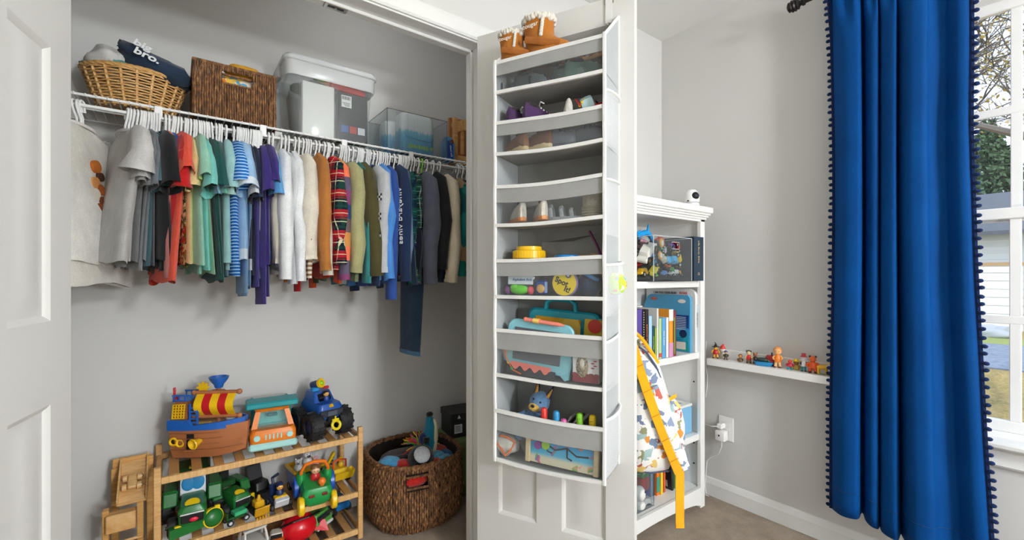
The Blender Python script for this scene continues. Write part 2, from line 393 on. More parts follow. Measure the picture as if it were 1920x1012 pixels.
# unseen light added inside the closet to lift its dark upper wall
cl_ = T('closet_fill', 'unseen fill light added on the closet ceiling behind the door header', 'lamp', (.72, 1.76, CEIL))
g(plain('#e6e6e4', .4)).lathe([(.001, 0), (.085, 0), (.085, -.02), (.07, -.025)], n=24).out('base', cl_)
g(plain('#fbfcff', .6, 0, .5, 1.5)).lathe([(.07, -.02), (.066, -.03), (.001, -.034)], n=24).out('diffuser', cl_)
ld3 = bpy.data.lights.new('closet_fill_light', 'POINT'); ld3.energy = CLOSET_FILL_W; ld3.shadow_soft_size = .06; ld3.color = (.98, .99, 1)
lo3 = bpy.data.objects.new('closet_fill_light', ld3); C.objects.link(lo3); lo3.location = (.72, 1.76, CEIL-.11)
# ------------------------------------------------------------------ window in the right wall
VIN = plain('#f1f0ee', .35); GLS = clear('#fbfdff', .015, .02, 'window_glass')
wr = S('window_1')
q = g(VIN); fx = XR+.075
def fr(q, x, ya, yb, za, zb, t, d):
    q.box((x, ya+t/2, (za+zb)/2), (d, t, zb-za), bev=.003); q.box((x, yb-t/2, (za+zb)/2), (d, t, zb-za), bev=.003)
    q.box((x, (ya+yb)/2, za+t/2), (d, yb-ya-2*t, t), bev=.003); q.box((x, (ya+yb)/2, zb-t/2), (d, yb-ya-2*t, t), bev=.003)
fr(q, fx, WY0, WY1, WZ0, WZ1, .03, .09); q.out('window_frame', wr)
zm = 1.325
for nm, x, za, zb in (('upper_sash', fx+.018, zm-.02, WZ1-.03), ('lower_sash', fx-.012, WZ0+.03, zm+.025)):
    q = g(VIN); fr(q, x, WY0+.03, WY1-.03, za, zb, .038, .026); s_ = q.out(nm, wr)
    ya, yb = WY0+.068, WY1-.068; zc, zd = za+.038, zb-.038; q = g(VIN); cw = (yb-ya)/3
    for k in (1, 2): q.box((x, ya+cw*k, (zc+zd)/2), (.012, .028, zd-zc), bev=.002)
    q.box((x-.001, (ya+yb)/2, (zc+zd)/2), (.012, yb-ya, .028), bev=.002); q.out('muntin', s_)
    for i in range(3):
        for j in range(2):
            q = g(GLS); q.box((x+.004, ya+cw*(i+.5), zc+(zd-zc)*(j+.5)/2), (.003, cw, (zd-zc)/2)); q.out('pane', s_)
q = g(VIN); q.box((fx-.03, .1, zm+.03), (.02, .07, .012), bev=.003); q.out('sash_lock', wr)
q = g(TRIM); pr2 = [(0, 0), (0, -.010), (.010, -.013), (.016, -.010), (.050, -.017), (.060, -.018), (.066, -.010), (.066, 0)]
rings = []
for (y, z), (oy, oz) in zip([(WY0, WZ0), (WY0, WZ1), (WY1, WZ1), (WY1, WZ0)], [(-1, 0), (-1, 1), (1, 1), (1, 0)]): rings.append([(XR+b, y+oy*a, z+oz*a) for a, b in pr2])
q.loft(rings); q.box((XR+.03, WY0-.0, (WZ0+WZ1)/2), (.065, .014, WZ1-WZ0)); q.box((XR+.03, WY1, (WZ0+WZ1)/2), (.065, .014, WZ1-WZ0)); q.box((XR+.03, (WY0+WY1)/2, WZ1), (.065, WY1-WY0, .014))
q.out('window_casing', wr)
q = g(TRIM); q.box((XR+.005, (WY0+WY1)/2, WZ0+.002), (.10, WY1-WY0+.19, .022), bev=.006); q.out('window_sill', wr)
q = g(TRIM); q.loft([[(XR+b, y, WZ0-.010+a) for a, b in [(0, 0), (0, -.016), (-.05, -.014), (-.058, -.018), (-.066, -.012), (-.066, 0)]] for y in (WY0-.07, WY1+.07)]); q.out('window_apron', wr)
# unseen window added in the wall behind the camera to let in daylight
w2 = S('fill_window'); q = g(VIN)
q.box(((FX0+FX1)/2, YN-.05, .6), (FX1-FX0, .1, .05)); q.box(((FX0+FX1)/2, YN-.05, 2.1), (FX1-FX0, .1, .05)); q.box(((FX0+FX1)/2, YN-.05, 1.35), (FX1-FX0, .05, .04))
for x in (FX0, FX0+(FX1-FX0)/3, FX0+(FX1-FX0)*2/3, FX1): q.box((x, YN-.05, 1.35), (.05, .1, 1.5))
q.out('window_frame', w2)
# ------------------------------------------------------------------ outlet plate on the right wall
# ================================================================== closet: wire shelf
WHT = plain('#efefee', .35)
SY, SZ, RZ, RY = 1.905, 1.682, 1.645, 1.901
ws = T('wire_shelf', 'white wire closet shelf with hanging rod fixed to the closet walls', 'shelf')
q = g(WHT); q.cyl((CL, SY, SZ-.003), (CR, SY, SZ-.003), .0042, n=10); q.out('front_rail', ws)
q = g(WHT); q.cyl((CL, RY, RZ), (CR, RY, RZ), .0050, n=10); q.out('hanging_rod', ws)
q = g(WHT); q.cyl((CL, YB-.006, SZ-.004), (CR, YB-.006, SZ-.004), .003, n=8); q.out('back_rail', ws)
q = g(WHT); q.cyl((CL, 2.055, SZ-.004), (CR, 2.055, SZ-.004), .003, n=8); q.out('middle_rail', ws)
q = g(WHT); q.tube([(0, SY-.006, SZ-.004), (0, SY-.003, SZ+.001), (0, SY+.006, SZ+.002), (0, YB-.003, SZ+.001)], .0019, n=6); wm = q.mesh('wire')
k = int((CR-CL)/.0262)
for i in range(k): inst(wm, 'wire', ws, (CL+.012+i*.0262, 0, 0))
for px in (297, 493, 645, 770):
    x = at(px, 200, Y=SY).x; q = g(WHT); q.box((x, SY-.006, (SZ+RZ)/2), (.022, .005, .040), bev=.002); q.out('rod_connector', ws)
for px in (92, 512, 855):
    x = at(px, 246, Y=SY).x+.02; a = Vector((x, SY+.004, SZ-.012)); b = Vector((x, YB-.006, 1.40)); d = b-a
    q = g(WHT); q.box((a+b)/2, (.024, .004, d.length), rot=(atan2(-d.y, d.z), 0, 0)); br = q.out('brace', ws)
    q = g(DK); q.cyl((x, SY+.016, SZ-.033), (x, SY+.019, SZ-.030), .004, n=8); q.out('screw', br)
# ------------------------------------------------------------------ hangers and clothes
def hanger_mesh(m, half=.150):
    q = g(m); R = .0125
    arc = [(0, R*cos(a), R*sin(a)) for a in [radians(x) for x in (-38, 0, 35, 70, 105, 140, 180)]]
    q.tube([(0, R*.9, -.022)]+arc+[(0, -R*.98, -.012), (0, -R*.6, -.028), (0, 0, -.042), (0, 0, -.078)], .0034, n=7)
    sh = [(0, 0, -.076), (0, -.05, -.092), (0, -half+.012, -.119), (0, -half, -.127), (0, -half+.014, -.133), (0, 0, -.131), (0, half-.014, -.133), (0, half, -.127), (0, half-.012, -.119), (0, .05, -.092)]
    q.tube(sh, .0036, n=7, closed=True); return q.mesh('clothes_hanger')
HM = hanger_mesh(plain('#f0f0ef', .3)); HM_G = hanger_mesh(plain('#8fd23c', .3))
def ring(c, w, t, n=18, fold=0, ph=0, k=60):
    out = []
    for i in range(n):
        a = 2*pi*i/n; y = w*(abs(cos(a))**.85)*(1 if cos(a) >= 0 else -1); x = t*sin(a)
        out.append((c[0]+x+fold*sin(k*y+ph)+fold*.5*sin(k*1.7*y+ph*2.1), c[1]+y, c[2]))
    return out
def body_part(L, w, t, flare, rd, fold, hemw=0):
    ph = rd.uniform(0, 6); k = rd.uniform(45, 75); rings = []; prof = [(0, .38, .55), (.018, .72, .7), (.04, .95, .85), (.07, 1.0, .95), (.14, .98, 1.0), (.25, .97, 1.1), (.35, .98, 1.15), (1, 1, 1.2)]
    zs = [0, .018, .04, .07, .12, .18, .24, .30, .36, L]
    zs = [z for z in zs[:-1] if z < L-.02]+[L]
    for z in zs:
        f = 1.0; tt = 1.0
        for (a, fa, ta), (b, fb, tb) in zip(prof[:-1], prof[1:]):
            if a <= z <= b: s = (z-a)/(b-a); f = fa+(fb-fa)*s; tt = ta+(tb-ta)*s
        grow = 1+flare*max(0, z-.1)/.3
        rings.append(ring((sin(z*9+ph)*.003, 0, -.074-z), w*f*grow, t*tt, fold=fold*min(1, max(0, (z-.06)/.2)), ph=ph, k=k))
    rings[-1] = [(x, y, z+.008*sin(y*22+ph)) for x, y, z in rings[-1]]
    return rings
def sleeve_rings(side, style, w, t, rd, L):
    """side -1 is the sleeve nearer the room"""
    if style == 's':
        p = [(.78*w, -.098, .030, t*.8), (1.02*w, -.125, .046, t*1.1), (1.2*w+rd.uniform(-.006, .010), -.170, .050, t*1.25), (1.28*w+rd.uniform(-.022, .022), -.165-L*rd.uniform(.85, 1.3), rd.uniform(.046, .060), t*rd.uniform(1.2, 2.0))]
    else:
        p = [(.78*w, -.098, .030, t*.8), (.98*w, -.130, .044, t), (1.06*w, -.20, .042, t*1.15), (1.08*w+rd.uniform(-.01, .012), -.30, .038, t*1.25), (1.07*w+rd.uniform(-.014, .016), -.40, .034, t*1.1), (1.05*w+rd.uniform(-.02, .02), -.165-L*rd.uniform(.92, 1.1), .027, t*.9)]
    ph = rd.uniform(0, 6); pts = [(rd.uniform(-.003, .003), side*a, z) for a, z, r, tt in p]; rings = []
    for i, (c, (a, z, r, tt)) in enumerate(zip(pts, p)):
        d = Vector(pts[min(i+1, len(p)-1)])-Vector(pts[max(i-1, 0)]); d.normalize(); u = Vector((0, -d.z, d.y))
        rings.append([tuple(Vector(c)+u*(r*cos(2*pi*j/12))+Vector((1, 0, 0))*(tt*sin(2*pi*j/12)+.003*sin(3*j+ph+z*30))) for j in range(12)])
    return rings
hang_list = []
def garment(px, m, style, L, short, rz=0, lean=0, w=.132, t=.010, flare=.10, sl=None, trim=None, hood=False, legs=None, hang='w', dy=0, fold=.003, cat='shirt', name='hanging_shirt', cuff=None):
    hang_list.append(dict(px=px, m=m, style=style, L=L, short=short, rz=rz, lean=lean, w=w, t=t, flare=flare, sl=sl, trim=trim, hood=hood, hang=hang, dy=dy, fold=fold, cat=cat, name=name, cuff=cuff))
def build_garments():
    hang_list.sort(key=lambda d: d['px']); n = len(hang_list); roots = {}
    for i, d in enumerate(hang_list):
        rd = random.Random(i*13+5); x = at(d['px'], 200, Y=RY).x; p = (x, RY, RZ+.001+.0042*0)
        rot = (radians(rd.uniform(-3, 3)), radians(-d['lean']), radians(d['rz']+rd.uniform(-2.5, 2.5)))
        lab = 'white plastic hanger holding the '+d['short']; hm = HM
        if d['hang'] == 'g': lab = 'lime green plastic hanger holding the '+d['short']; hm = HM_G
        h = bpy.data.objects.new('clothes_hanger', hm); C.objects.link(h); h.location = p; h.rotation_euler = rot
        tag(h, lab, 'hanger', 'clothes hangers on the closet rod')
        a = hang_list[i-1]['short'] if i else None; b = hang_list[i+1]['short'] if i < n-1 else None
        kind = {'s': 'short-sleeved ', 'l': 'long-sleeved ', 'p': ''}[d['style']]
        if d['cat'] in ('sweater', 'hoodie', 'jacket', 'vest'): kind = ''
        lb = d['short'].replace(' tee', ' '+kind+'tee').replace(' shirt', ' '+kind+'shirt')
        lb = lb+' hanging ' + ('between the %s and the %s' % (a, b) if a and b else 'beside the %s at the end of the rod' % (a or b))
        if len(lb.split()) > 16: lb = lb.replace(' hanging between the ', ' between ').replace(' and the ', ' and ')
        r = T(d['name'], lb, d['cat'], p, 0, 'clothes hanging on the closet rod', rot=rot); roots[d['px']] = r
        w, t, L = d['w']*rd.uniform(.96, 1.04), d['t'], d['L']
        if d['style'] == 'p':
            q = g(d['m'])   # trousers folded over the bar of the hanger
            for s in (-1, 1):
                q.loft([ring((s*t*.5, s*.012+d['dy'], -.130), w, t*.5, 14), ring((s*t*.7, s*.01+d['dy'], -.25), w*.95, t*.8, 14, fold=.002, ph=rd.random()*6), ring((s*t*.6, s*.012+d['dy'], -.13-L*.6), w*.82, t*.8, 14, fold=.003, ph=rd.random()*6), ring((s*t*.6, s*.014+d['dy'], -.13-L*(1 if s < 0 else .95)), w*.78, t*.7, 14)])
            q.out('leg', r)
            q = g(d['trim'] or d['m']); q.loft([ring((-t*.6, -.012+d['dy'], -.13-L+.018), w*.80, t*.8, 14), ring((-t*.6, -.014+d['dy'], -.13-L-.001), w*.79, t*.8, 14)], (False, False)); q.out('hem', r)
            continue
        q = g(d['m']); rg = body_part(L, w, t, d['flare'], rd, d['fold']); q.loft(rg, (True, False)); q.out('body', r, smooth=60)
        for s in (-1, 1):
            q = g(d['m']); SL = d['sl'] or (rd.uniform(.065, .085) if d['style'] == 's' else L*.86); sr = sleeve_rings(s, d['style'], w, t, rd, SL); q.loft(sr, (True, False)); so = q.out('sleeve', r, smooth=60)
            if d['cuff'] or d['style'] == 'l':
                q = g(d['cuff'] or d['m']); e1, e0 = sr[-1], sr[-2]; fr_ = .72 if d['style'] == 's' else .80
                o1 = [tuple(Vector(a)*fr_+Vector(b)*(1-fr_)) for a, b in zip(e1, e0)]; c0 = sum((Vector(v) for v in o1), Vector())/12; c1 = sum((Vector(v) for v in e1), Vector())/12
                q.loft([[tuple(c0+(Vector(v)-c0)*1.05) for v in o1], [tuple(c1+(Vector(v)-c1)*1.08) for v in e1]], (False, False)); q.out('cuff', so, smooth=60)
        if d['cuff'] is not None or d['style'] == 'l':   # hem band
            q = g(d['cuff'] or d['m']); e1, e0 = rg[-1], rg[-2]; f = .035/max(.02, L-.36) if L > .38 else .6; f = min(.9, f)
            o1 = [tuple(Vector(a)*(1-f)+Vector(b)*f) for a, b in zip(e1, e0)]; q.loft([[(x*1.08, y*1.012, z) for x, y, z in o1], [(x*1.1, y*1.015, z) for x, y, z in e1]], (False, False)); q.out('hem_band', r, smooth=60)
        q = g(d['trim'] or d['m'])
        if d['hood']:
            q.loft([[(sin(a)*t*1.6, -.01+cos(a)*.075, -.068-.012*abs(sin(a))) for a in [2*pi*j/14 for j in range(14)]], [(sin(a)*t*2.0, -.04+cos(a)*.082, -.10) for a in [2*pi*j/14 for j in range(14)]], [(sin(a)*t*1.8, -.06+cos(a)*.078, -.15) for a in [2*pi*j/14 for j in range(14)]], [(sin(a)*t*.9, -.05+cos(a)*.05, -.185) for a in [2*pi*j/14 for j in range(14)]]], (True, True)); q.out('hood', r, smooth=60)
        else:
            q.torus((0, 0, -.071), .052, .0055, 16, 6, sx=max(.16, t*.8/.052)); q.out('collar', r)
    return roots
def tee(px, h, short, rz=0, L=None, **kw):
    m = kw.pop('m', None) or cloth(h); garment(px, m, 's', L or rnd.uniform(.40, .45), short, rz, **kw)
def lng(px, h, short, rz=0, L=None, **kw):
    m = kw.pop('m', None) or cloth(h); garment(px, m, 'l', L or rnd.uniform(.40, .44), short, rz, **kw)
FAN = {}
def lean_of(px, a, b, l0, l1): return l0+(l1-l0)*(px-a)/(b-a)
# hook pixel, colour, short name
tee(138.5, '#eeebe4', 'white sleeved tee', -20, .42, w=.17, t=.016, lean=8)
tee(147.8, '#ebe7de', 'long cream tee', -22, .485, w=.16, t=.012, lean=7)
tee(153.7, '#f0ece4', 'cream printed tee', -22, .435, w=.165, t=.016, lean=4)
tee(238.5, '#c6c4c1', 'pale heather tee', 17, .415, w=.165, t=.022, lean=-6, flare=.16)
tee(244, '#b9b7b4', 'heather grey tee', 16, .42, t=.012, lean=-5)
for px, h, nm in ((250.4, '#a5a4a2', 'ash grey tee'), (257, '#8f9092', 'mid grey tee'), (263.5, '#97999c', 'cool grey tee'), (268.3, '#7e868e', 'blue-grey tee'), (272.2, '#4e7079', 'faded teal tee'), (277.6, '#5c5e63', 'charcoal tee')):
    tee(px, h, nm, lean_of(px, 250, 280, 15, 12), lean=lean_of(px, 238, 300, -6, 1), t=.008)
tee(282.6, '#1f3b44', 'dark patterned tee', 11, m=patches(['#16323a', '#2f6f78', '#101a20', '#1d4a52'], 40), lean=1, t=.008)
tee(287.4, '#1c1d20', 'soft black tee', 11, .44, lean=1, t=.012)
tee(292.8, '#18191b', 'black tee', 11, .43, lean=1, w=.145, t=.018)
tee(298.3, '#1b1c1f', 'jet black tee', 9, .41, lean=0, w=.148, t=.022)
tee(310.2, '#c47a74', 'dusty pink tee', 6, .46, t=.012)
tee(317, '#2a86c8', 'blue tie-dye tee', 6, .44, m=patches(['#1c6fb8', '#37b4d8', '#d7e9ee', '#7a2030', '#1a5aa0'], 26), t=.011)
tee(324, '#c81f22', 'red tee', 9, .45, w=.15, t=.014, lean=-4)
tee(328, '#f0563c', 'coral tee', 9, .475, w=.158, t=.016, lean=-4)
tee(334, '#f2704a', 'orange tee', 8, .43, w=.15, t=.012, lean=-3)
tee(339.6, '#7a7248', 'floral dark tee', 4, .42, m=patches(['#5d5a34', '#b23a2c', '#8a8452', '#33401f', '#d9bf8a'], 48), t=.010)
tee(347, '#ead79a', 'pale yellow tee', 7, .41, w=.16, t=.016, lean=-1)
tee(351.5, '#b5d478', 'lime tee', 5, .42, t=.008)
tee(357, '#9fd9bf', 'mint tee', 8, .42, w=.16, t=.014)
tee(363.5, '#86cdb6', 'seafoam tee', 5, .44, t=.009)
tee(367.8, '#7fcfc4', 'aqua tee', 6, .42, w=.16, t=.016, lean=1)
tee(373.3, '#93c9a8', 'sage mint tee', 3, .45, t=.008, lean=2)
tee(377.6, '#8a8d78', 'olive grey tee', 4, .41, t=.013, lean=2)
tee(382, '#13504b', 'dark green tee', 4, .47, w=.155, t=.015, lean=3)
tee(387.4, '#15433f', 'pine green tee', 2, .46, t=.010, lean=3)
tee(391.7, '#8fbbd6', 'powder blue tee', 1, .41, t=.009, lean=4)
tee(397, '#7fbfa9', 'jade tee', 0, .42, t=.010, lean=5)
tee(405, '#6f8f98', 'grey-teal tee', 0, .45, t=.012, lean=2)
tee(410.6, '#a9d7d8', 'ice blue tee', 5, .42, w=.16, t=.017)
tee(415.2, '#b7e0d8', 'pale mint tee', 3, .43, t=.012)
tee(423.5, '#2f6fb5', 'blue striped polo', 5, .45, w=.16, t=.018, m=bands(['#1f5fa8', '#1f5fa8', '#a7cdea'], 'Z', .0036))
tee(437.7, '#9cc3e6', 'light blue polo', 7, .40, w=.165, t=.020, cuff=cloth('#dfeaf4'))
tee(444.8, '#3f7fb0', 'ocean blue tee', 3, .42, t=.010, lean=-2)
garment(448.2, cloth('#7fa9cf'), 'p', .46, 'pale blue trousers', 3, cat='trousers', name='hanging_trousers', w=.11, t=.012, dy=-.05)
garment(452, cloth('#3c5f86'), 'p', .47, 'faded denim trousers', 2, cat='trousers', name='hanging_trousers', w=.10, t=.012, dy=-.04, trim=cloth('#6f93b5'))
tee(456, '#27344e', 'ink blue tee', 2, .42, t=.010)
tee(460.6, '#222c46', 'white-piped navy tee', 2, .43, t=.010, trim=cloth('#dfe3e8'), cuff=cloth('#dfe3e8'))
tee(464.6, '#20304f', 'navy tee', 1, .45, t=.010)
tee(470, '#1b2237', 'midnight tee', 0, .47, t=.010, lean=-2)
tee(473.9, '#3f2d82', 'violet tee', 4, .42, w=.155, t=.014, lean=-1)
garment(476.8, cloth('#43358c'), 'p', .44, 'violet pyjama trousers', 1, cat='trousers', name='hanging_trousers', w=.10, t=.012, dy=-.05)
garment(479, cloth('#dfe5ec'), 'p', .41, 'white pyjama trousers', 1, cat='trousers', name='hanging_trousers', w=.09, t=.010, dy=-.06)
tee(481.8, '#3a2a78', 'deep purple tee', 5, .42, w=.155, t=.014)
garment(484, cloth('#3d2f86'), 'p', .50, 'long purple trousers', 1, cat='trousers', name='hanging_trousers', w=.11, t=.013, dy=-.06)
tee(485.7, '#5fa3da', 'sky blue tee', 6, .40, w=.155, t=.016, lean=2)
garment(489.7, cloth('#191d33'), 'p', .44, 'dark navy trousers', 2, cat='trousers', name='hanging_trousers', w=.11, t=.012, dy=-.04)
lng(503.5, '#ddd8c8', 'ivory shirt', 3, .37, t=.014)
lng(510.4, '#eceef0', 'white shirt', 5, .43, w=.155, t=.020)
lng(526.6, '#dfe1e3', 'pale grey shirt', 4, .43, t=.014)
lng(534, '#e9ebee', 'bright white shirt', 5, .42, t=.018)
lng(541, '#cdb49a', 'beige shirt', 2, .40, t=.010)
lng(552.3, '#e0d8c8', 'cream knit sweater', 5, .37, w=.155, t=.024, cat='sweater', name='hanging_sweater')
lng(559.8, '#9a7d63', 'brown striped shirt', 2, .40, m=bands(['#8a6a50', '#e0d5c5'], 'Z', .008), t=.010)
lng(566.8, '#b47538', 'rust brown sweater', 11, .40, w=.155, t=.018, cat='sweater', name='hanging_sweater')
lng(572.7, '#ddd4c4', 'oatmeal shirt', 10, .41, t=.014)
lng(577, '#d9d0be', 'sand shirt', 8, .40, t=.008)
lng(581.6, '#c3221f', 'red shirt', 8, .45, t=.010)
lng(590.5, '#a02a2c', 'red plaid shirt', 11, .41, m=plaid('#17222e', '#c2202a', '#1f4a3c', '#e8dfb8', .075), w=.155, t=.022, fold=.005)
lng(597, '#8a2d2c', 'tartan flannel shirt', 9, .42, m=plaid('#1b2a33', '#a32126', '#243e36', '#d9d2b0', .055), t=.016)
lng(606.9, '#5b4a7a', 'purple checked shirt', 10, .40, m=bands(['#2c4479', '#7c3f66', '#5c5468', '#e0714f', '#c58748', '#6a5a5a'], 'Z', .052), w=.155, t=.020)
lng(613.2, '#e8582a', 'orange shirt', 8, .46, t=.010)
lng(616.2, '#54603f', 'moss green shirt', 8, .42, t=.010)
lng(623, '#a9a678', 'khaki hoodie', 15, .39, w=.16, t=.026, hood=True, cat='hoodie', name='hanging_hoodie')
lng(637, '#72805f', 'sage hoodie', 9, .42, t=.012, hood=True, cat='hoodie', name='hanging_hoodie')
lng(640.5, '#6a7f78', 'grey-green shirt', 8, .43, t=.010)
lng(644, '#3f8f92', 'teal shirt', 8, .42, t=.010, lean=2)
lng(647.5, '#5e7a62', 'fern shirt', 7, .44, t=.009, lean=4)
lng(652, '#4f4a2c', 'dark olive sweater', 8, .40, t=.026, lean=4, cat='sweater', name='hanging_sweater', w=0.146)
lng(660.6, '#d5dde4', 'pale blue-white shirt', 8, .42, t=.012, w=0.118)
lng(669.3, '#bfc1c6', 'grey sweater with checkered bands', 15, .42, t=.022, cat='sweater', name='hanging_sweater', w=0.182)
lng(672.6, '#cfe0ea', 'ice white shirt', 8, .40, t=.009, w=0.115)
lng(676, '#22355c', 'dark denim shirt', 8, .46, t=.009, w=0.115)
lng(679, '#7fb0e0', 'light sky shirt', 8, .42, t=.009, w=0.12)
lng(685.6, '#4f8fd8', 'bright blue sweater', 10, .46, w=.145, t=.018, cat='sweater', name='hanging_sweater')
lng(689, '#6d9fd0', 'soft blue shirt', 8, .46, t=.010)
lng(692.5, '#4a76b8', 'denim blue shirt', 8, .44, t=.010)
lng(698.7, '#2f4f96', 'royal blue hoodie', 9, .49, w=.150, t=.020, hood=True, cat='hoodie', name='hanging_hoodie')
lng(704.8, '#1f3152', 'navy hoodie with white lettering', 12, .45, t=.016, hood=True, cat='hoodie', name='hanging_hoodie', w=0.178)
lng(709.6, '#223456', 'indigo shirt', 8, .43, t=.010, w=0.118)
lng(713, '#1a2540', 'deep navy shirt', 8, .42, t=.010, w=0.118)
lng(716.5, '#2a2430', 'red and black patterned shirt', 9, .42, m=patches(['#16161e', '#8f1f26', '#d8cfc0', '#1c2236', '#16161e'], 60), t=.012)
lng(720.4, '#7f97b5', 'pale denim shirt', 8, .43, t=.010, lean=2)
lng(724, '#21344a', 'slate navy shirt', 7, .44, t=.009, lean=3)
lng(728.7, '#17404a', 'green plaid shirt', 10, .42, m=plaid('#12223a', '#1b4f44', '#0e1d33', '#3a6f66', .085), w=.155, t=.016)
lng(737.8, '#1f2b40', 'navy plaid shirt', 9, .43, m=plaid('#141d30', '#2b3f63', '#10182a', '#cfd6de', .06), t=.014)
lng(745.4, '#2a4a3f', 'green flannel shirt', 9, .42, m=plaid('#17302e', '#22584a', '#0f1f2a', '#9fb3a8', .05), t=.014)
lng(748, '#2b2b2e', 'black patterned shirt', 6, .41, m=patches(['#1e1e22', '#c7c0b4', '#1e1e22', '#6a5a48', '#25252a'], 70), t=.012, w=0.125)
lng(750.5, '#1d2233', 'inky shirt', 6, .42, t=.010, w=0.118)
lng(754, '#5e4a3c', 'brown patterned shirt', 6, .41, m=patches(['#4a3a30', '#c9b59a', '#2a2320', '#7a5a40'], 60), t=.010, w=0.118)
garment(764.5, cloth('#2a4058', .25), 'p', .74, 'blue jeans', 14, cat='trousers', name='hanging_jeans', w=.090, t=.020, dy=-.06, trim=cloth('#4d7392'))
lng(757.5, '#4b4d58', 'graphite shirt', 6, .42, t=.010, w=0.112)
lng(760, '#555763', 'grey-blue shirt', 6, .42, t=.012, w=0.112)
lng(763, '#5b5e6d', 'slate grey sweatshirt', 8, .42, t=.030, cat='sweater', name='hanging_sweater', w=0.178)
lng(770, '#b39a86', 'taupe shirt', 6, .43, t=.016, w=0.115)
lng(775, '#c4ad97', 'light tan shirt', 6, .40, t=.014, w=0.115)
lng(783, '#202124', 'black sweatshirt', 9, .42, t=.020, cat='sweater', name='hanging_sweater', w=0.172)
lng(790, '#2a2b2d', 'charcoal black shirt', 8, .43, t=.012, hang='g', w=0.12)
lng(799, '#d6cab2', 'cream jacket', 10, .42, t=.026, cat='jacket', name='hanging_jacket', w=0.182)
lng(811, '#b08a5e', 'tan fleece jacket', 9, .42, t=.022, cat='jacket', name='hanging_jacket', w=0.13)
lng(823, '#1d6a66', 'teal and tan fleece', 11, .40, m=patches(['#1c6c67', '#a88d6a', '#175a58', '#1f7a73', '#8f7b5c'], 14), t=.024, cat='jacket', name='hanging_jacket', w=0.178)
lng(857.4, '#3a4a6a', 'dusky blue shirt', 9, .42, t=.014)
lng(865.4, '#1d1e22', 'black vest', 9, .44, t=.016, cat='vest', name='hanging_vest')
lng(872.6, '#8d8780', 'stone grey shirt', 8, .40, t=.014)
roots = build_garments()
# prints and lettering on garments
r = roots[153.7]
for k, (y, z, rr, h) in enumerate(((.0, -.215, .017, '#b5651f'), (.018, -.243, .012, '#4a2a18'), (-.008, -.268, .016, '#c98e50'), (.012, -.285, .015, '#a8561e'), (-.012, -.305, .017, '#d7cfc2'), (.014, -.32, .013, '#7a3c1c'), (.0, -.345, .014, '#8f4a22'), (.024, -.335, .010, '#d8c38a'))):
    q = g(plain(h, .8)); q.cyl((.012+.0002*k, y+.012, z+.025), (.0262+.0003*k, y+.012, z+.025), rr*1.15, n=14); q.out('print_patch', r)
text('S ooc', .030, plain('#2a2624', .8), r, face_M((.0285, .010, -.345), (0, 1, -.3), (0, .3, 1)), 'lettering')
text('yas', .030, plain('#2a2624', .8), r, face_M((.0285, .022, -.375), (0, 1, -.3), (0, .3, 1)), 'lettering')
r = roots[704.8]
text('vineyard vines', .040, plain('#eef0f2', .8), r, face_M((-.0240, -.190, -.295), (0, .0, -1), (0, 1, .0)), 'lettering', depth=.001)
r = roots[669.3]
q = G(); ck = (plain('#2c2d31', .9), plain('#dcdde0', .9))
for z0 in (-.20, -.275, -.35, -.425):
    for i in range(7):
        for j in range(3):
            q.use(ck[(i+j) % 2]); q.box((-.0285+.0009*abs(i-3)**1.5, -.194-.009*(i-3), z0-.009*j), (.0012, .009, .009))
q.out('checkered_band', r)
r = roots[510.4]
text('explore', .05, plain('#2a2c30', .8), r, face_M((-.0225, -.02, -.25), (0, .05, -1), (0, 1, .05)), 'lettering')
# ------------------------------------------------------------------ things standing on the wire shelf
ST0 = SZ+.0045
def seagrass():
    n = N('seagrass'); v = n.coord('Object', (1, 1, .45)); a = n.noise(v, 75, 4, .8); b = n.noise(v, 260, 2)
    n.set(Base_Color=n.ramp(a, [(.30, '#20130b'), (.43, '#5a3a22'), (.56, '#855a34'), (.72, '#c09460')]), Roughness=.75); n.bump(b, .5, .003); return n.m
GRASS = seagrass()
WICK = wood('#b98444', '#e0b878', (30, 30, 30), .5)
# oval wicker basket of clothes
c = at(256, 200, Y=2.05); bk = T('wicker_basket', 'small oval honey wicker basket piled with clothes on the wire shelf', 'basket', (c.x, 2.05, ST0), .06)
rx, ry, hb = .140, .115, .122; ns = 20
def ov(f, z, a, off=0): return ((rx*f+off)*cos(a), (ry*f+off)*sin(a), z)
def fz(z): return .68+.32*(z/hb)**.8
q = g(WICK)
for j in range(14):
    z = .006+j*(hb-.014)/13; q.tube([ov(fz(z), z, 2*pi*i/(ns*2), .0042*(1 if (i//2+j) % 2 else -1) if i % 2 == 0 else 0) for i in range(ns*2)], .0032, n=5, closed=True)
q.out('weave', bk)['kind'] = 'stuff'
q = g(WICK)
for i in range(ns): a = 2*pi*i/ns; q.tube([ov(fz(z), z, a) for z in (0, .03, .06, .09, hb)], .0046, n=6)
q.out('stake', bk)['kind'] = 'stuff'
q = g(WICK)
for k in range(3): q.tube([ov(1.0, hb+.003*cos(2*pi*i/6+k*2.1), 2*pi*i/72, .005*sin(2*pi*i/6+k*2.1)) for i in range(72)], .0052, n=6, closed=True)
q.out('braided_rim', bk)
q = g(WICK); q.lathe([(.01, .003), (.74, .003), (.74, .008)], sx=rx, sy=ry, n=36); q.out('bottom', bk)
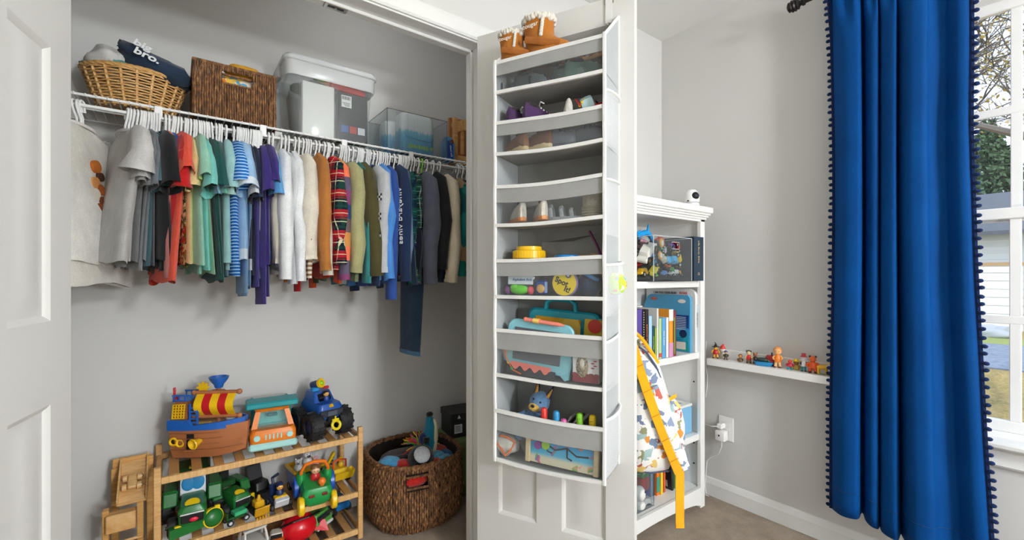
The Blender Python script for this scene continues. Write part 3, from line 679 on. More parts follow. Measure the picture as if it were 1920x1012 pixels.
def blob(m, c, r, seed, amp=.18, n=26, mm=16, rot=(0, 0, 0), sharp=1.0):
    """a crumpled heap of cloth"""
    rd = random.Random(seed); ph = [rd.uniform(0, 6.28) for _ in range(8)]; q = g(m); q.sph((0, 0, 0), 1, n, mm); nv = []
    for v in q.v:
        d = 1+amp*(.5*sin(3*v.x*2+ph[0]+2*v.z)+.35*sin(5*v.y+ph[1]+3*v.x)+.3*sin(7*v.z+ph[2]+4*v.y)+.2*sin(11*(v.x+v.y)+ph[3]))
        nv.append(Vector((v.x*d*r[0], v.y*d*r[1], v.z*d*r[2])))
    M = Matrix.Translation(c) @ Euler(rot).to_matrix().to_4x4(); q.v = [M @ v for v in nv]; return q
bx, by = c.x, 2.05
o = blob(cloth('#d9d7d3'), (bx-.068, by-.025, ST0+hb+.025), (.058, .070, .050), 3).out('folded_shirt', smooth=60); tag(o, 'crumpled white shirt lying in the honey wicker basket', 'shirt', 'clothes in the wicker basket')
nv = T('folded_shirt', 'folded navy shirt with white words lying in the honey wicker basket', 'shirt', (bx+.042, by-.03, ST0+hb+.018), 0, 'clothes in the wicker basket')
NAVY = cloth('#2c3c52'); q = g(NAVY); rings = []
for i, (x, w, z, hh) in enumerate(((-.085, .03, .085, .012), (-.078, .06, .075, .035), (-.05, .085, .050, .055), (0, .095, .030, .048), (.05, .09, .022, .046), (.09, .07, .020, .036), (.112, .035, .012, .014))):
    rings.append([(x+.006*sin(k*1.7+i), w*cos(2*pi*k/20)*.95, z+hh*sin(2*pi*k/20)+.005*sin(k*2.3+i*1.3)-.02) for k in range(20)])
q.loft(rings); q.out('cloth', nv, smooth=60)
nrm = (0, -.8, .55)
text('big', .042, plain('#e6e9ec', .8), nv, face_M((-.020, -.092, .058), (1, 0, -.32), (.24, .5, .80)), 'lettering', bold=.0012)
text('bro.', .042, plain('#e6e9ec', .8), nv, face_M((-.008, -.101, .024), (1, 0, -.32), (.24, .42, .84)), 'lettering', bold=.0012)
o = blob(cloth('#5aa6a0'), (bx-.045, by-.06, ST0+hb+.006), (.04, .04, .02), 5).out('folded_shirt', smooth=60); tag(o, 'bit of teal cloth under the white shirt in the wicker basket', 'shirt', 'clothes in the wicker basket')
o = blob(cloth('#3f4438'), (bx+.105, by-.01, ST0+hb+.018), (.035, .06, .038), 6).out('folded_shirt', smooth=60); tag(o, 'dark olive cloth tucked behind the navy shirt in the wicker basket', 'shirt', 'clothes in the wicker basket')
o = blob(cloth('#8f1f2a'), (bx+.120, by-.02, ST0+hb+.004), (.022, .04, .018), 8).out('folded_shirt', smooth=60); tag(o, 'scrap of dark red cloth at the edge of the wicker basket', 'shirt', 'clothes in the wicker basket')
o = blob(cloth('#76988f'), (bx-.118, by+.005, ST0+hb+.012), (.032, .03, .010), 9, rot=(0, .35, 0)).out('folded_shirt', smooth=60); tag(o, 'grey-green cloth corner poking out over the wicker basket rim', 'shirt', 'clothes in the wicker basket')
# rectangular seagrass basket
xa, xb = at(363, 200, Y=1.945).x, at(516, 200, Y=1.945).x; wd, dp, hh = xb-xa, .235, .20
sb = T('seagrass_basket', 'dark brown rectangular seagrass basket with a cut-out handle on the wire shelf', 'basket', ((xa+xb)/2, 1.945+dp/2, ST0))
HX0, HX1, HZ0, HZ1 = -.045, .050, .138, .170
def strands(q, p0, p1, n, h, hole=None, seed=0):
    rd = random.Random(seed); p0 = Vector(p0); p1 = Vector(p1)
    for i in range(n):
        s = (i+.5)/n; b = p0.lerp(p1, s); pts = []; segs = []
        for k in range(13):
            z = h*k/12; pts.append((b.x+rd.uniform(-.0012, .0012), b.y+rd.uniform(-.0022, .0022), z))
        if hole and hole[0] < b.x < hole[1]:
            segs = [[p for p in pts if p[2] < hole[2]], [p for p in pts if p[2] > hole[3]]]
        else: segs = [pts]
        for sg in segs:
            if len(sg) > 1: q.tube(sg, [(.0046 if (k+i) % 2 else .0034) for k in range(len(sg))], n=6)
q = g(GRASS); strands(q, (-wd/2, -dp/2, 0), (wd/2, -dp/2, 0), 34, hh, (HX0, HX1, HZ0, HZ1), 1); strands(q, (-wd/2, dp/2, 0), (wd/2, dp/2, 0), 34, hh, None, 2)
strands(q, (-wd/2, -dp/2, 0), (-wd/2, dp/2, 0), 30, hh, None, 3); strands(q, (wd/2, -dp/2, 0), (wd/2, dp/2, 0), 30, hh, None, 4); q.out('weave', sb)['kind'] = 'stuff'
q = g(GRASS); z = hh+.002; q.tube([(-wd/2, -dp/2, z), (0, -dp/2, z-.001), (wd/2, -dp/2, z), (wd/2, dp/2, z), (-wd/2, dp/2, z)], .0065, n=8, closed=True); q.out('rim', sb)
q = g(GRASS); q.tube([(HX0, -dp/2, HZ0), (HX1, -dp/2, HZ0), (HX1, -dp/2, HZ1), (HX0, -dp/2, HZ1)], .005, n=6, closed=True); q.out('handle_hole', sb)
q = g(DK); q.box((0, 0, .004), (wd-.006, dp-.006, .006)); q.out('bottom', sb)
sbx = (xa+xb)/2
o = blob(cloth('#e2a51e'), (sbx+.03, 2.00, ST0+hh+.010), (.062, .045, .024), 12).out('folded_blanket', smooth=60); tag(o, 'mustard yellow cloth showing above the seagrass basket rim', 'blanket')
o = blob(patches(['#4f9fd0', '#f0c552', '#ef8a3e', '#f3e8d2', '#f0c552'], 38), (sbx, 1.990, ST0+.125), (.10, .035, .060), 13, .08).out('printed_cloth', smooth=60); tag(o, 'blue and orange printed cloth seen through the seagrass basket handle', 'cloth')
# clear tub with white lid
xa, xb = at(540, 200, Y=1.935).x, at(700, 200, Y=1.935).x; wd, dp, hh = xb-xa, .25, .285; tx = (xa+xb)/2
tb = T('storage_tub', 'tall clear plastic storage tub with a frosted white lid on the wire shelf', 'tub', (tx, 1.93+dp/2, ST0))
CLR = clear('#f3f6f6', .10, .12)
def rrect(x, y, r=.02, n=4): return [(sx*(x-r)+r*cos(a), sy*(y-r)+r*sin(a)) for sx, sy, a0 in ((1, 1, 0), (-1, 1, pi/2), (-1, -1, pi), (1, -1, 1.5*pi)) for a in [a0+pi/2*k/n for k in range(n+1)]]
q = g(CLR); rings = [[(x, y, z) for x, y in rrect(wd/2*f, dp/2*f, .025)] for z, f in ((0, .86), (.002, .88), (hh, 1.0))]; q.loft(rings, (True, False)); q.out('tub_body', tb)
LID = clear('#f2f4f4', .62, .2, 'frosted_lid')
q = g(LID); q.loft([[(x, y, z) for x, y in rrect(wd/2*f, dp/2*f, .03)] for z, f in ((hh-.055, 1.035), (hh-.05, 1.05), (hh, 1.06), (hh+.004, 1.10), (hh+.016, 1.10), (hh+.026, 1.05), (hh+.030, .98))], (False, True)); q.out('lid', tb)
for s in (-1, 1): q = g(LID); q.box((s*wd/2*1.08, 0, hh-.02), (.016, .07, .05), bev=.004); q.out('latch', tb)
ip = T('paper_ream', 'shrink-wrapped pad of white paper standing inside the clear tub', 'paper', (tx-.052, 1.966, ST0+.004)); q = g(plain('#eceae6', .5)); q.box((0, 0, .11), (.125, .028, .22), bev=.003); q.out('paper_block', ip)
q = g(clear('#ffffff', .10, .1)); q.box((.004, 0, .115), (.15, .036, .235), bev=.008); q.out('wrapper', ip)
bb = T('game_box', 'black box with a white barcode sticker standing inside the clear tub', 'box', (tx+.088, 1.972, ST0+.004)); q = g(plain('#2b2b2e', .45)); q.box((0, 0, .105), (.125, .04, .21), bev=.002); q.out('carton', bb)
q = g(plain('#e9e9e6', .6)); q.box((-.028, -.0212, .172), (.042, .0012, .05)); st = q.out('sticker', bb)
q = g(DK)
for i in range(9): q.box((-.044+.0038*i, -.0222, .186), (.0016 if i % 3 else .0026, .0008, .014))
for k in range(3): q.box((-.030+.002*k, -.0222, .165-.006*k), (.032-.006*k, .0008, .0018))
q.out('barcode', st)
q = g(plain('#3c5a9a', .5)); q.box((-.035, -.0212, .055), (.03, .0012, .03)); q.use(plain('#b03a34', .5)).box((.0, -.0212, .055), (.03, .0012, .03)); q.use(plain('#c9cdd2', .5)).box((.035, -.0212, .055), (.03, .0012, .03)); q.out('picture', bb)
rp_ = T('pencil_case', 'red pencil-shaped case lying on top inside the clear tub', 'case', (tx+.06, 1.985, ST0+.236), 0, rot=(0, .10, 0)); q = g(plain('#c23a35', .5)); q.box((.01, 0, 0), (.15, .05, .03), bev=.006); q.out('case', rp_)
q = g(plain('#d98a4a', .5)); q.cyl((-.065, 0, 0), (-.095, 0, 0), .015, .003, 10); q.out('tip', rp_)
o = blob(cloth('#5b6150'), (tx-.03, 2.05, ST0+.225), (.10, .07, .03), 21).out('folded_cloth', smooth=60); tag(o, 'grey-green cloth folded at the back inside the clear tub', 'cloth')
o = blob(cloth('#8fae4a'), (tx-.01, 2.0, ST0+.255), (.05, .03, .012), 22).out('green_ribbon', smooth=60); tag(o, 'strip of lime green cloth on top inside the clear tub', 'cloth')
# clear bin with nappy packs
xa, xb = at(726, 240, Y=1.935).x, at(838, 240, Y=1.935).x; wd, dp, hh = xb-xa, .24, .185; tx = (xa+xb)/2
db = T('clear_bin', 'open clear acrylic bin full of blue nappy packs on the wire shelf', 'bin', (tx, 1.935+dp/2, ST0))
SMK = clear('#eef2f3', .05, .05)
q = g(SMK)
for s in (-1, 1): q.box((s*(wd/2-.0015), 0, hh/2), (.003, dp, hh)); q.box((0, s*(dp/2-.0015), hh/2), (wd-.006, .003, hh))
q.box((0, 0, .002), (wd-.006, dp-.006, .003)); q.out('bin_wall', db)
q = g(plain('#3a4044', .3))
q.tube([(-wd/2, -dp/2, hh), (wd/2, -dp/2, hh), (wd/2, dp/2, hh), (-wd/2, dp/2, hh)], .0014, n=5, closed=True)
for sx_, sy_ in ((-1, -1), (1, -1)): q.box((sx_*wd/2, sy_*dp/2, hh/2), (.002, .002, hh))
q.out('edge', db)
def nappy():
    n = N('nappy_print'); v = n.coord('Object'); s = n.new('SeparateXYZ'); n.link(v, s.inputs[0]); nz = n.noise(n.coord('Object', (170, 60, 8)), 1, 3)
    f = n.math('ADD', s.outputs['Z'], n.math('MULTIPLY', nz, .05)); col = n.ramp(n.math('MULTIPLY', f, 4.0), [(.05, '#2f8cc0'), (.38, '#4fb0dc'), (.50, '#86c8e6'), (.54, '#f4f6f6')])
    n.set(Base_Color=col, Roughness=.3); n.bump(n.noise(n.coord('Object', (160, 30, 6)), 1, 3), .6, .006); return n.m
NAP = nappy()
for k, (x, y, w, h, lb) in enumerate(((.01, -.055, .175, .19, 'blue and white nappy pack standing at the front of the clear bin'), (-.03, .06, .16, .175, 'second blue nappy pack standing behind the front one in the bin'))):
    n_ = T('nappy_pack', lb, 'nappy pack', (tx+x, 1.935+dp/2+y, ST0+.005), 0, 'nappy packs in the clear bin'); q = g(NAP); rd = random.Random(k)
    rings = []
    for z, f in ((0, .9), (.012, 1.0), (h*.5, 1.02), (h*.85, 1.0), (h-.008, .95), (h, .85)): rings.append([(a*f+rd.uniform(-.002, .002), b*f+rd.uniform(-.002, .002), z) for a, b in rrect(w/2, .046, .03, 5)])
    q.loft(rings); q.out('pack', n_, smooth=60)
    if k == 0:
        q = g(plain('#9bd03a', .4))
        for i, ch in enumerate((.022, .014, .016, .014, .02, .016, .018, .022)): q.box((-.045+.0125*i, -.0475, .035), (.009, .002, ch), bev=.001)
        q.cyl((.066, -.0475, .036), (.066, -.0495, .036), .009, n=5); q.out('brand_mark', n_)
        q = g(plain('#2c6f9e', .4)); q.tube([(-.07, -.0475, .09), (-.06, -.048, .075), (0, -.0485, .068), (.06, -.048, .066), (.072, -.047, .075), (.074, -.046, .09)], .0015, n=5); q.out('seal_line', n_)
xw = at(842, 260, Y=1.955).x
wp = T('wipes_pack', 'small blue wipes pack standing between the clear bin and the wooden crate', 'pack', (xw+.002, 1.975, ST0), .1); q = g(plain('#3f8fc4', .3)); q.loft([[(x, y, z) for x, y in rrect(.028*f, .03*f, .012)] for z, f in ((0, .8), (.01, 1), (.09, 1.02), (.118, .7), (.122, .5))]); q.out('pack', wp, smooth=60)
q = g(plain('#1c3f96', .4)); q.box((-.004, -.0308, .055), (.034, .002, .085), bev=.001); q.out('label', wp); q = g(plain('#6a3a22', .5)); q.sph((.004, -.031, .095), (.012, .004, .012), 10, 6); q.out('picture', wp)
text('cloud soft', .014, plain('#eef1f5', .5), wp, face_M((.0, -.0322, .048), (.12, 0, -1), (1, 0, .12)))
# wooden crate at the end of the shelf
OAK = wood('#b07a3e', '#d3a266', (8, 8, 60)); OAKX = wood('#b98448', '#d9ab70', (60, 8, 8))
xc = at(868, 250, Y=2.03).x
cr = T('wooden_crate', 'light wooden slatted toy crate tilted against the closet end wall', 'crate', (xc+.05, 2.10, ST0), -.15, rot=(0, 0, -.12), sc=1.42)
q = g(OAK); q.box((-.07, -.075, .085), (.016, .018, .17), bev=.002); q.out('post', cr); q = g(OAK); q.box((.07, -.075, .11), (.016, .018, .22), bev=.002); q.out('post', cr)
q = g(OAKX); q.box((0, -.075, .165), (.17, .016, .036), rot=(0, -.42, 0), bev=.002); q.out('top_rail', cr); q = g(OAKX); q.box((0, -.075, .018), (.14, .016, .034), bev=.002); q.out('bottom_rail', cr)
for x in (-.042, -.008, .026): q = g(OAK); q.box((x, -.075, .095), (.013, .010, .13+x*.5), bev=.002); q.out('slat', cr)
q = g(wood('#9c5f32', '#b9773f', (8, 8, 40))); q.box((0, .0, .10), (.13, .012, .19), bev=.002); q.out('back_board', cr)
q = g(OAKX); q.box((0, -.035, .006), (.15, .08, .010)); q.out('bottom', cr)
# ================================================================== closet floor: rack, toys, baskets
BAM = wood('#c08e52', '#dcb27a', (6, 6, 70)); BAMX = wood('#c79657', '#e2ba82', (70, 6, 6)); BAMY = wood('#b07f47', '#cf9f63', (6, 70, 6))
RX0, RX1, RYA, RYB = -.040, .640, 1.920, 2.183
rk = T('bamboo_rack', 'low three-tier bamboo shoe rack standing on the closet carpet full of toys', 'rack')
for x in (RX0, RX1):
    for y in (RYA, RYB): q = g(BAM); q.box((x, y, .2375), (.020, .020, .475), bev=.002); q.out('post', rk)
SHZ = (.032, .190, .428)
for z in SHZ:
    for y, h in ((RYA, .022), (RYB, .022)): q = g(BAMX); q.box(((RX0+RX1)/2, y, z), (RX1-RX0-.02, .014, h), bev=.002); q.out('rail', rk)
    for x in (RX0, RX1): q = g(BAMY); q.box((x, (RYA+RYB)/2, z), (.014, RYB-RYA-.02, .020), bev=.002); q.out('side_rail', rk)
q = g(BAMY); q.box((0, 0, 0), (.030, RYB-RYA-.014, .007), bev=.001); sm = q.mesh('slat')
for z in SHZ:
    for i in range(10): inst(sm, 'slat', rk, (RX0+.045+i*(RX1-RX0-.09)/9, (RYA+RYB)/2, z+.0075))
def TOP(k): return SHZ[k]+.0115
TYRE = plain('#1d1d1f', .6); BLK = plain('#151517', .4)
def wheel(parent, c, r, w, tyre=TYRE, rim=None, axis=(1, 0, 0), treads=0, name='wheel'):
    M = Matrix.Translation(c) @ align(axis); q = g(tyre); q.X = M
    q.lathe([(r*.55, -w/2), (r*.86, -w/2), (r, -w*.32), (r, w*.32), (r*.86, w/2), (r*.55, w/2), (r*.55, -w/2)], n=22)
    for i in range(treads):
        a = 2*pi*i/treads; q.box((r*1.0*cos(a), r*1.0*sin(a), (w*.22 if i % 2 else -w*.22)), (r*.10, r*.16, w*.5), rot=(0, 0, a))
    o = q.out(name, parent); q = g(rim or plain('#c9c9c9', .4)); q.X = M
    q.lathe([(.001, -w*.36), (r*.30, -w*.40), (r*.56, -w*.30), (r*.56, w*.30), (r*.30, w*.40), (.001, w*.36)], n=16); q.out('hub', o); return o
def minifig(parent, c, s, skin='#e2b48c', top='#c23028', hair='#5a3a22', name='driver'):
    """simple rounded toy driver"""
    c = Vector(c); q = g(plastic(top)); q.lathe([(.001, -.4*s), (.34*s, -.38*s), (.36*s, -.1*s), (.24*s, .1*s), (.001, .14*s)], c, 14); o = q.out(name, parent)
    q = g(plastic(skin)); q.sph(c+Vector((0, 0, .36*s)), .32*s, 14, 9); h = q.out('head', o)
    q = g(plastic(hair)); q.sph(c+Vector((0, .05*s, .46*s)), (.34*s, .32*s, .27*s), 14, 8); q.out('hair', o)
    q = g(DK)
    for dx in (-.11, .11): q.sph(c+Vector((dx*s, -.30*s, .38*s)), .035*s, 6, 5)
    q.out('eye', h); return o
# --- pirate ship
sh = T('toy_pirate_ship', 'brown toy pirate ship with striped red and yellow sail on the rack', 'toy ship', (.118, 2.035, TOP(2)), -.52, sc=.94)
BR = plain('#a8683f', .5); BR2 = plain('#8a5230', .5); YEL = plastic('#f0c018'); BLU = plastic('#1f5fb4'); RED = plastic('#c41f26')
def hullsec(x):
    s = (x+.125)/.25; w = .062*(1-max(0, (s-.55)/.5)**2.2*.98)*(.86+.14*min(1, s*4)); b = .012+.035*max(0, s-.6)**1.3*2
    return w, b
q = g(BR); rings = []
for i in range(13):
    x = -.125+.255*i/12; w, b = hullsec(x); H = .092+.006*(i/12)
    rings.append([(x+(.012*(z/H) if i > 8 else 0), y, z) for y, z in ((0, b*.4), (-w*.55, b*.6), (-w*.85, b+.022), (-w*.98, .055), (-w*1.02, H), (0, H), (w*1.02, H), (w*.98, .055), (w*.85, b+.022), (w*.55, b*.6))])
q.loft(rings); hull = q.out('hull', sh, smooth=40)
q = g(BR2)
for z in (.035, .05, .065, .08):
    q.tube([(-.125+.25*i/12, -hullsec(-.125+.25*i/12)[0]*(1.0 if z > .05 else .93)-.0008, z) for i in range(13)], .0012, n=4)
q.out('plank_line', hull)
q = g(BLU); pts = []
for s in (-1, 1):
    r_ = [(-.13+.262*i/14, s*(hullsec(min(.13, -.13+.262*i/14))[0]*1.04+.004)) for i in range(15)]; pts += r_ if s < 0 else r_[::-1]
zt = lambda x: .128 if x < -.055 else (.108 if x < .0 else .112+.06*(x-.0))
q.loft([[(x, y, .088) for x, y in pts], [(x, y*1.03, zt(x)) for x, y in pts], [(x*.96, y*.86, zt(x)) for x, y in pts], [(x*.96, y*.86, .088) for x, y in pts]], (False, False)); q.out('gunwale', sh)
q = g(plain('#b98a54', .6)); q.prism([(x*.96, y*.9) for x, y in pts], .006, Matrix.Translation((0, 0, .092))); q.out('deck', sh)
q = g(BR2); q.loft([[(x, y, z) for x, y in ((-.122, -.05), (-.062, -.05), (-.062, .05), (-.122, .05))] if k == 0 else [(x, y, z) for x, y in ((-.112, -.04), (-.066, -.04), (-.066, .04), (-.112, .04))] for k, z in enumerate((.126, .195))]); cab = q.out('cabin', sh)
q = g(YEL); fm = face_M((-.094, -.0495, .158), (1, 0, .0), (0, .14, 1)); q.X = fm
for i in range(5): q.box((-.020+.010*i, 0, 0), (.0035, .056, .004))
for j in range(6): q.box((0, -.026+.0104*j, 0), (.046, .0035, .004))
q.out('lattice_window', cab)
q = g(BLU); q.box((-.09, 0, .198), (.06, .09, .006), bev=.002)
for y in (-.042, .042):
    q.box((-.085, y, .218), (.07, .005, .006)); [q.box((-.115+.02*i, y, .208), (.004, .004, .018)) for i in range(4)]
q.out('cabin_railing', sh)
q = g(RED); q.box((-.122, -.025, .222), (.006, .012, .05), bev=.002); q.box((-.118, -.022, .205), (.014, .026, .016), bev=.003); q.out('stern_light', sh)
q = g(BLU); q.box((-.052, -.052, .145), (.005, .006, .085)); q.box((-.024, -.052, .145), (.005, .006, .085)); [q.box((-.038, -.052, .115+.014*i), (.03, .005, .005)) for i in range(5)]; q.out('ladder', sh)
q = g(BR); q.cyl((.028, 0, .09), (.028, 0, .24), .008, n=10); q.out('mast', sh)
for z, nm in ((.225, 'yard'), (.130, 'yard')):
    q = g(BR); q.cyl((-.048, -.028, z), (.118, -.028, z), .0075, n=12); q.sph((-.048, -.028, z), .010, 10, 7); q.sph((.118, -.028, z), .011, 10, 7); q.box((.028, -.012, z), (.05, .03, .01), bev=.003); q.out(nm, sh)
for i in range(5):
    q = g(YEL if i % 2 == 0 else RED); x0_, x1_ = -.036+.0285*i, -.036+.0285*(i+1); N_ = 10
    P = [( -.030-.030*sin(pi*k/N_), .134+.088*k/N_) for k in range(N_+1)]
    q.loft([[(x0_, y, z), (x1_, y, z), (x1_, y+.003, z), (x0_, y+.003, z)] for y, z in P]); q.out('sail_stripe', sh, label='yellow sail stripe' if i % 2 == 0 else 'red sail stripe')
q = g(BLU); q.lathe([(.001, .236), (.014, .236), (.018, .25), (.032, .268), (.036, .280), (.031, .281), (.026, .268), (.001, .262)], (.028, 0, 0), 20); q.out('crows_nest', sh)
q = g(YEL)
for i in range(8): q.box((-.03+.019*cos(i*pi/4), .0, .238+.019*sin(i*pi/4)), (.010, .006, .007), rot=(0, -i*pi/4, 0))
q.cyl((-.03, -.004, .238), (-.03, .004, .238), .017, n=16); q.out('ship_wheel', sh)
for x, z in ((-.108, .058), (-.085, .052)):
    q = g(YEL); q.torus((x, -.056, z), .013, .004, 16, 8, rot=(pi/2, 0, 0)); o = q.out('porthole', sh); q = g(DK); q.cyl((x, -.053, z), (x, -.055, z), .012, n=14); q.out('porthole_glass', o)
q = g(DK); q.box((-.045, -.0605, .058), (.028, .004, .060), bev=.001); o = q.out('doorway', sh); q = g(BR); q.box((-.045, -.067, .026), (.036, .018, .006), bev=.002); q.out('door_sill', o)
q = g(YEL); q.X = Matrix.Translation((-.016, -.074, .058)) @ align((-.35, -.9, -.1)); q.lathe([(.001, -.02), (.008, -.018), (.018, .012), (.021, .016), (.019, .02), (.014, .016), (.001, .0)], n=18); q.out('cannon', sh)
q = g(plain('#b9bdc2', .4)); q.cyl((.075, -.005, .098), (.075, -.005, .112), .014, n=14); q.cyl((.075, -.005, .112), (.075, -.005, .118), .018, n=14); q.cyl((.075, -.005, .118), (.075, -.005, .128), .005, n=8); q.out('capstan', sh)
q = g(plain('#8b5a38', .5)); q.tube([(.132, 0, .085), (.137, 0, .06), (.126, 0, .03), (.10, 0, .012)], .006, n=6); q.out('stem_post', hull)
q = g(plain('#d9b64a', .6)); q.box((-.02, -.02, .1005), (.045, .03, .004)); q.out('hatch', sh)
for _c in sh.children:   # deep rounded hull under a raised deck
    _n = _c.name.split('.')[0]
    if _n == 'hull': _c.scale.z = 1.42
    elif _n in ('porthole', 'doorway', 'cannon'): _c.location.z = .024
    else: _c.location.z = .038
# --- orange dump truck
dt = T('toy_dump_truck', 'orange toy dump truck with teal tipper bed facing out on the rack', 'toy truck', (.322, 2.035, TOP(2)), -.10)
ORG = plastic('#e07a1c', .38); TEA = plastic('#1f8f94', .38); MNT = plastic('#a9dcd8', .38)
q = g(plain('#3b3f44', .6)); q.box((0, .03, .038), (.10, .20, .022), bev=.003); q.out('chassis', dt)
for sx_ in (-1, 1):
    for y in (-.052, .085): wheel(dt, (sx_*.066, y, .031), .031, .028, rim=plain('#d5d7d8', .4))
q = g(ORG); q.loft([[(x, y, z) for x, y in rrect(a, b, .018)] for a, b, z in ((.076, .046, .028), (.080, .050, .040), (.080, .050, .075), (.072, .044, .088))], M=Matrix.Translation((0, -.052, 0))); q.out('hood', dt)
P = Matrix.Translation((0, -.030, 0)); q = g(ORG)
for sx_ in (-1, 1): q.loft([[(sx_*.066-.010, y-.006, .080), (sx_*.066+.010, y-.006, .080), (sx_*.066+.010, y+.010, .080), (sx_*.066-.010, y+.010, .080)] if k == 0 else [(sx_*.050-.009, y+.016, .148), (sx_*.050+.009, y+.016, .148), (sx_*.050+.009, y+.030, .148), (sx_*.050-.009, y+.030, .148)] for y in (-.062,) for k in (0, 1)])
q.loft([[(x, y+.006, z) for x, y in rrect(a, b, .012)] for a, b, z in ((.060, .040, .142), (.062, .042, .150), (.054, .034, .160))]); q.box((0, .032, .112), (.125, .006, .075), bev=.002)
for dx in (-.03, 0, .03): q.sph((dx, -.010, .160), (.007, .006, .004), 10, 5)
q.out('cab', dt)
q = g(MNT); q.box((0, .006, .112), (.104, .012, .062), bev=.002); q.box((0, -.004, .086), (.115, .05, .006)); q.out('cab_interior', dt)
q = g(plain('#2b7f86', .4)); q.box((0, -.030, .128), (.036, .016, .012), bev=.003); q.out('rear_mirror', dt)
q = g(clear('#dff2f2', .05, .05)); q.loft([[(-.054, -.064, .084), (.054, -.064, .084), (.054, -.0625, .084), (-.054, -.0625, .084)], [(-.040, -.038, .143), (.040, -.038, .143), (.040, -.0365, .143), (-.040, -.0365, .143)]]); q.out('windscreen', dt)
q = g(MNT); q.box((0, -.100, .028), (.166, .022, .026), bev=.006); q.out('bumper', dt)
for s in (-1, 1): q = g(MNT); q.cyl((s*.056, -.100, .062), (s*.056, -.106, .062), .011, n=16); q.out('headlight', dt)
for i in range(5): q = g(MNT); q.box((-.026+.013*i, -.1025, .062), (.005, .004, .020), bev=.001); q.out('grille_bar', dt)
q = g(TEA); q.box((0, .085, .075), (.135, .15, .012), bev=.003); q.box((-.066, .085, .115), (.010, .15, .09), bev=.003); q.box((.066, .085, .115), (.010, .15, .09), bev=.003); q.box((0, .012, .13), (.14, .008, .10), bev=.003); q.box((0, -.018, .178), (.185, .075, .014), rot=(.10, 0, 0), bev=.005); q.box((0, -.052, .172), (.185, .012, .024), bev=.005); q.out('tipper_bed', dt)
# --- blue monster truck
mt = T('toy_monster_truck', 'blue toy monster truck with huge black wheels on the rack end', 'toy truck', (.512, 2.035, TOP(2)), .22)
MB_ = plastic('#1b4fa0', .35); MBL = plain('#2a2f3a', .45)
for sx_ in (-1, 1):
    for y in (-.058, .062): wheel(mt, (sx_*.062, y, .060), .057, .054, rim=plastic('#22386e'), treads=26)
q = g(MBL); q.box((0, 0, .070), (.07, .14, .022), bev=.004)
for y in (-.058, .062): q.cyl((-.05, y, .060), (.05, y, .060), .008, n=8)
q.out('chassis', mt)
q = g(MB_); q.loft([[(x, y, z) for x, y in rrect(a, b, .016)] for a, b, z in ((.044, .080, .082), (.052, .088, .098), (.052, .088, .130), (.046, .080, .145))]); q.out('body', mt)
q = g(MB_); q.loft([[(x, y+dy, z) for x, y in rrect(a, b, .012)] for a, b, z, dy in ((.046, .056, .143, .022), (.036, .040, .185, .030))]); q.out('canopy', mt)
q = g(plain('#10131c', .25)); q.box((0, -.022, .160), (.052, .030, .030), rot=(.5, 0, 0), bev=.004); q.out('cockpit', mt)
minifig(mt, (.004, -.034, .165), .036, '#d8a45c', '#22408c', '#17171a')
q = g(YEL); q.cyl((0, -.0825, .138), (0, -.089, .134), .010, n=6); q.out('badge', mt)
q = g(MBL); q.box((0, -.088, .108), (.098, .012, .028), bev=.003); q.use(plain('#4a5260', .4)).box((0, -.0955, .108), (.040, .004, .018)); q.out('front_bumper', mt)
q = g(BLK); q.box((0, -.085, .085), (.036, .02, .03), bev=.004); q.out('winch', mt)
q = g(plastic('#e6cf1f')); q.torus((.012, -.104, .058), .017, .006, 18, 8, rot=(pi/2-.3, 0, 0)); q.box((.012, -.098, .078), (.030, .008, .010), bev=.002); q.box((.012, -.096, .086), (.006, .006, .016)); q.out('tow_ring', mt)
q = g(plastic('#2f8fd0')); q.box((-.018, .022, .192), (.028, .030, .018), bev=.003); q.out('turret', mt)
q = g(plastic('#2c3a66')); q.X = Matrix.Translation((-.012, .016, .214)) @ align((.35, -.85, .25)); q.cyl((0, 0, -.025), (0, 0, .018), .015, .017, 16); o = q.out('launcher', mt)
q = g(YEL); q.X = Matrix.Translation((-.012, .016, .214)) @ align((.35, -.85, .25)); q.lathe([(.010, .016), (.020, .016), (.020, .026), (.010, .026)], n=18); q.out('muzzle', o)
q = g(plastic('#8fd020')); q.X = Matrix.Translation((-.012, .016, .214)) @ align((.35, -.85, .25)); q.sph((0, 0, .022), .0115, 12, 8); q.out('ball', o)
q = g(plastic('#c8303c')); q.box((.026, .012, .194), (.026, .014, .012), bev=.003); q.out('light_bar', mt)
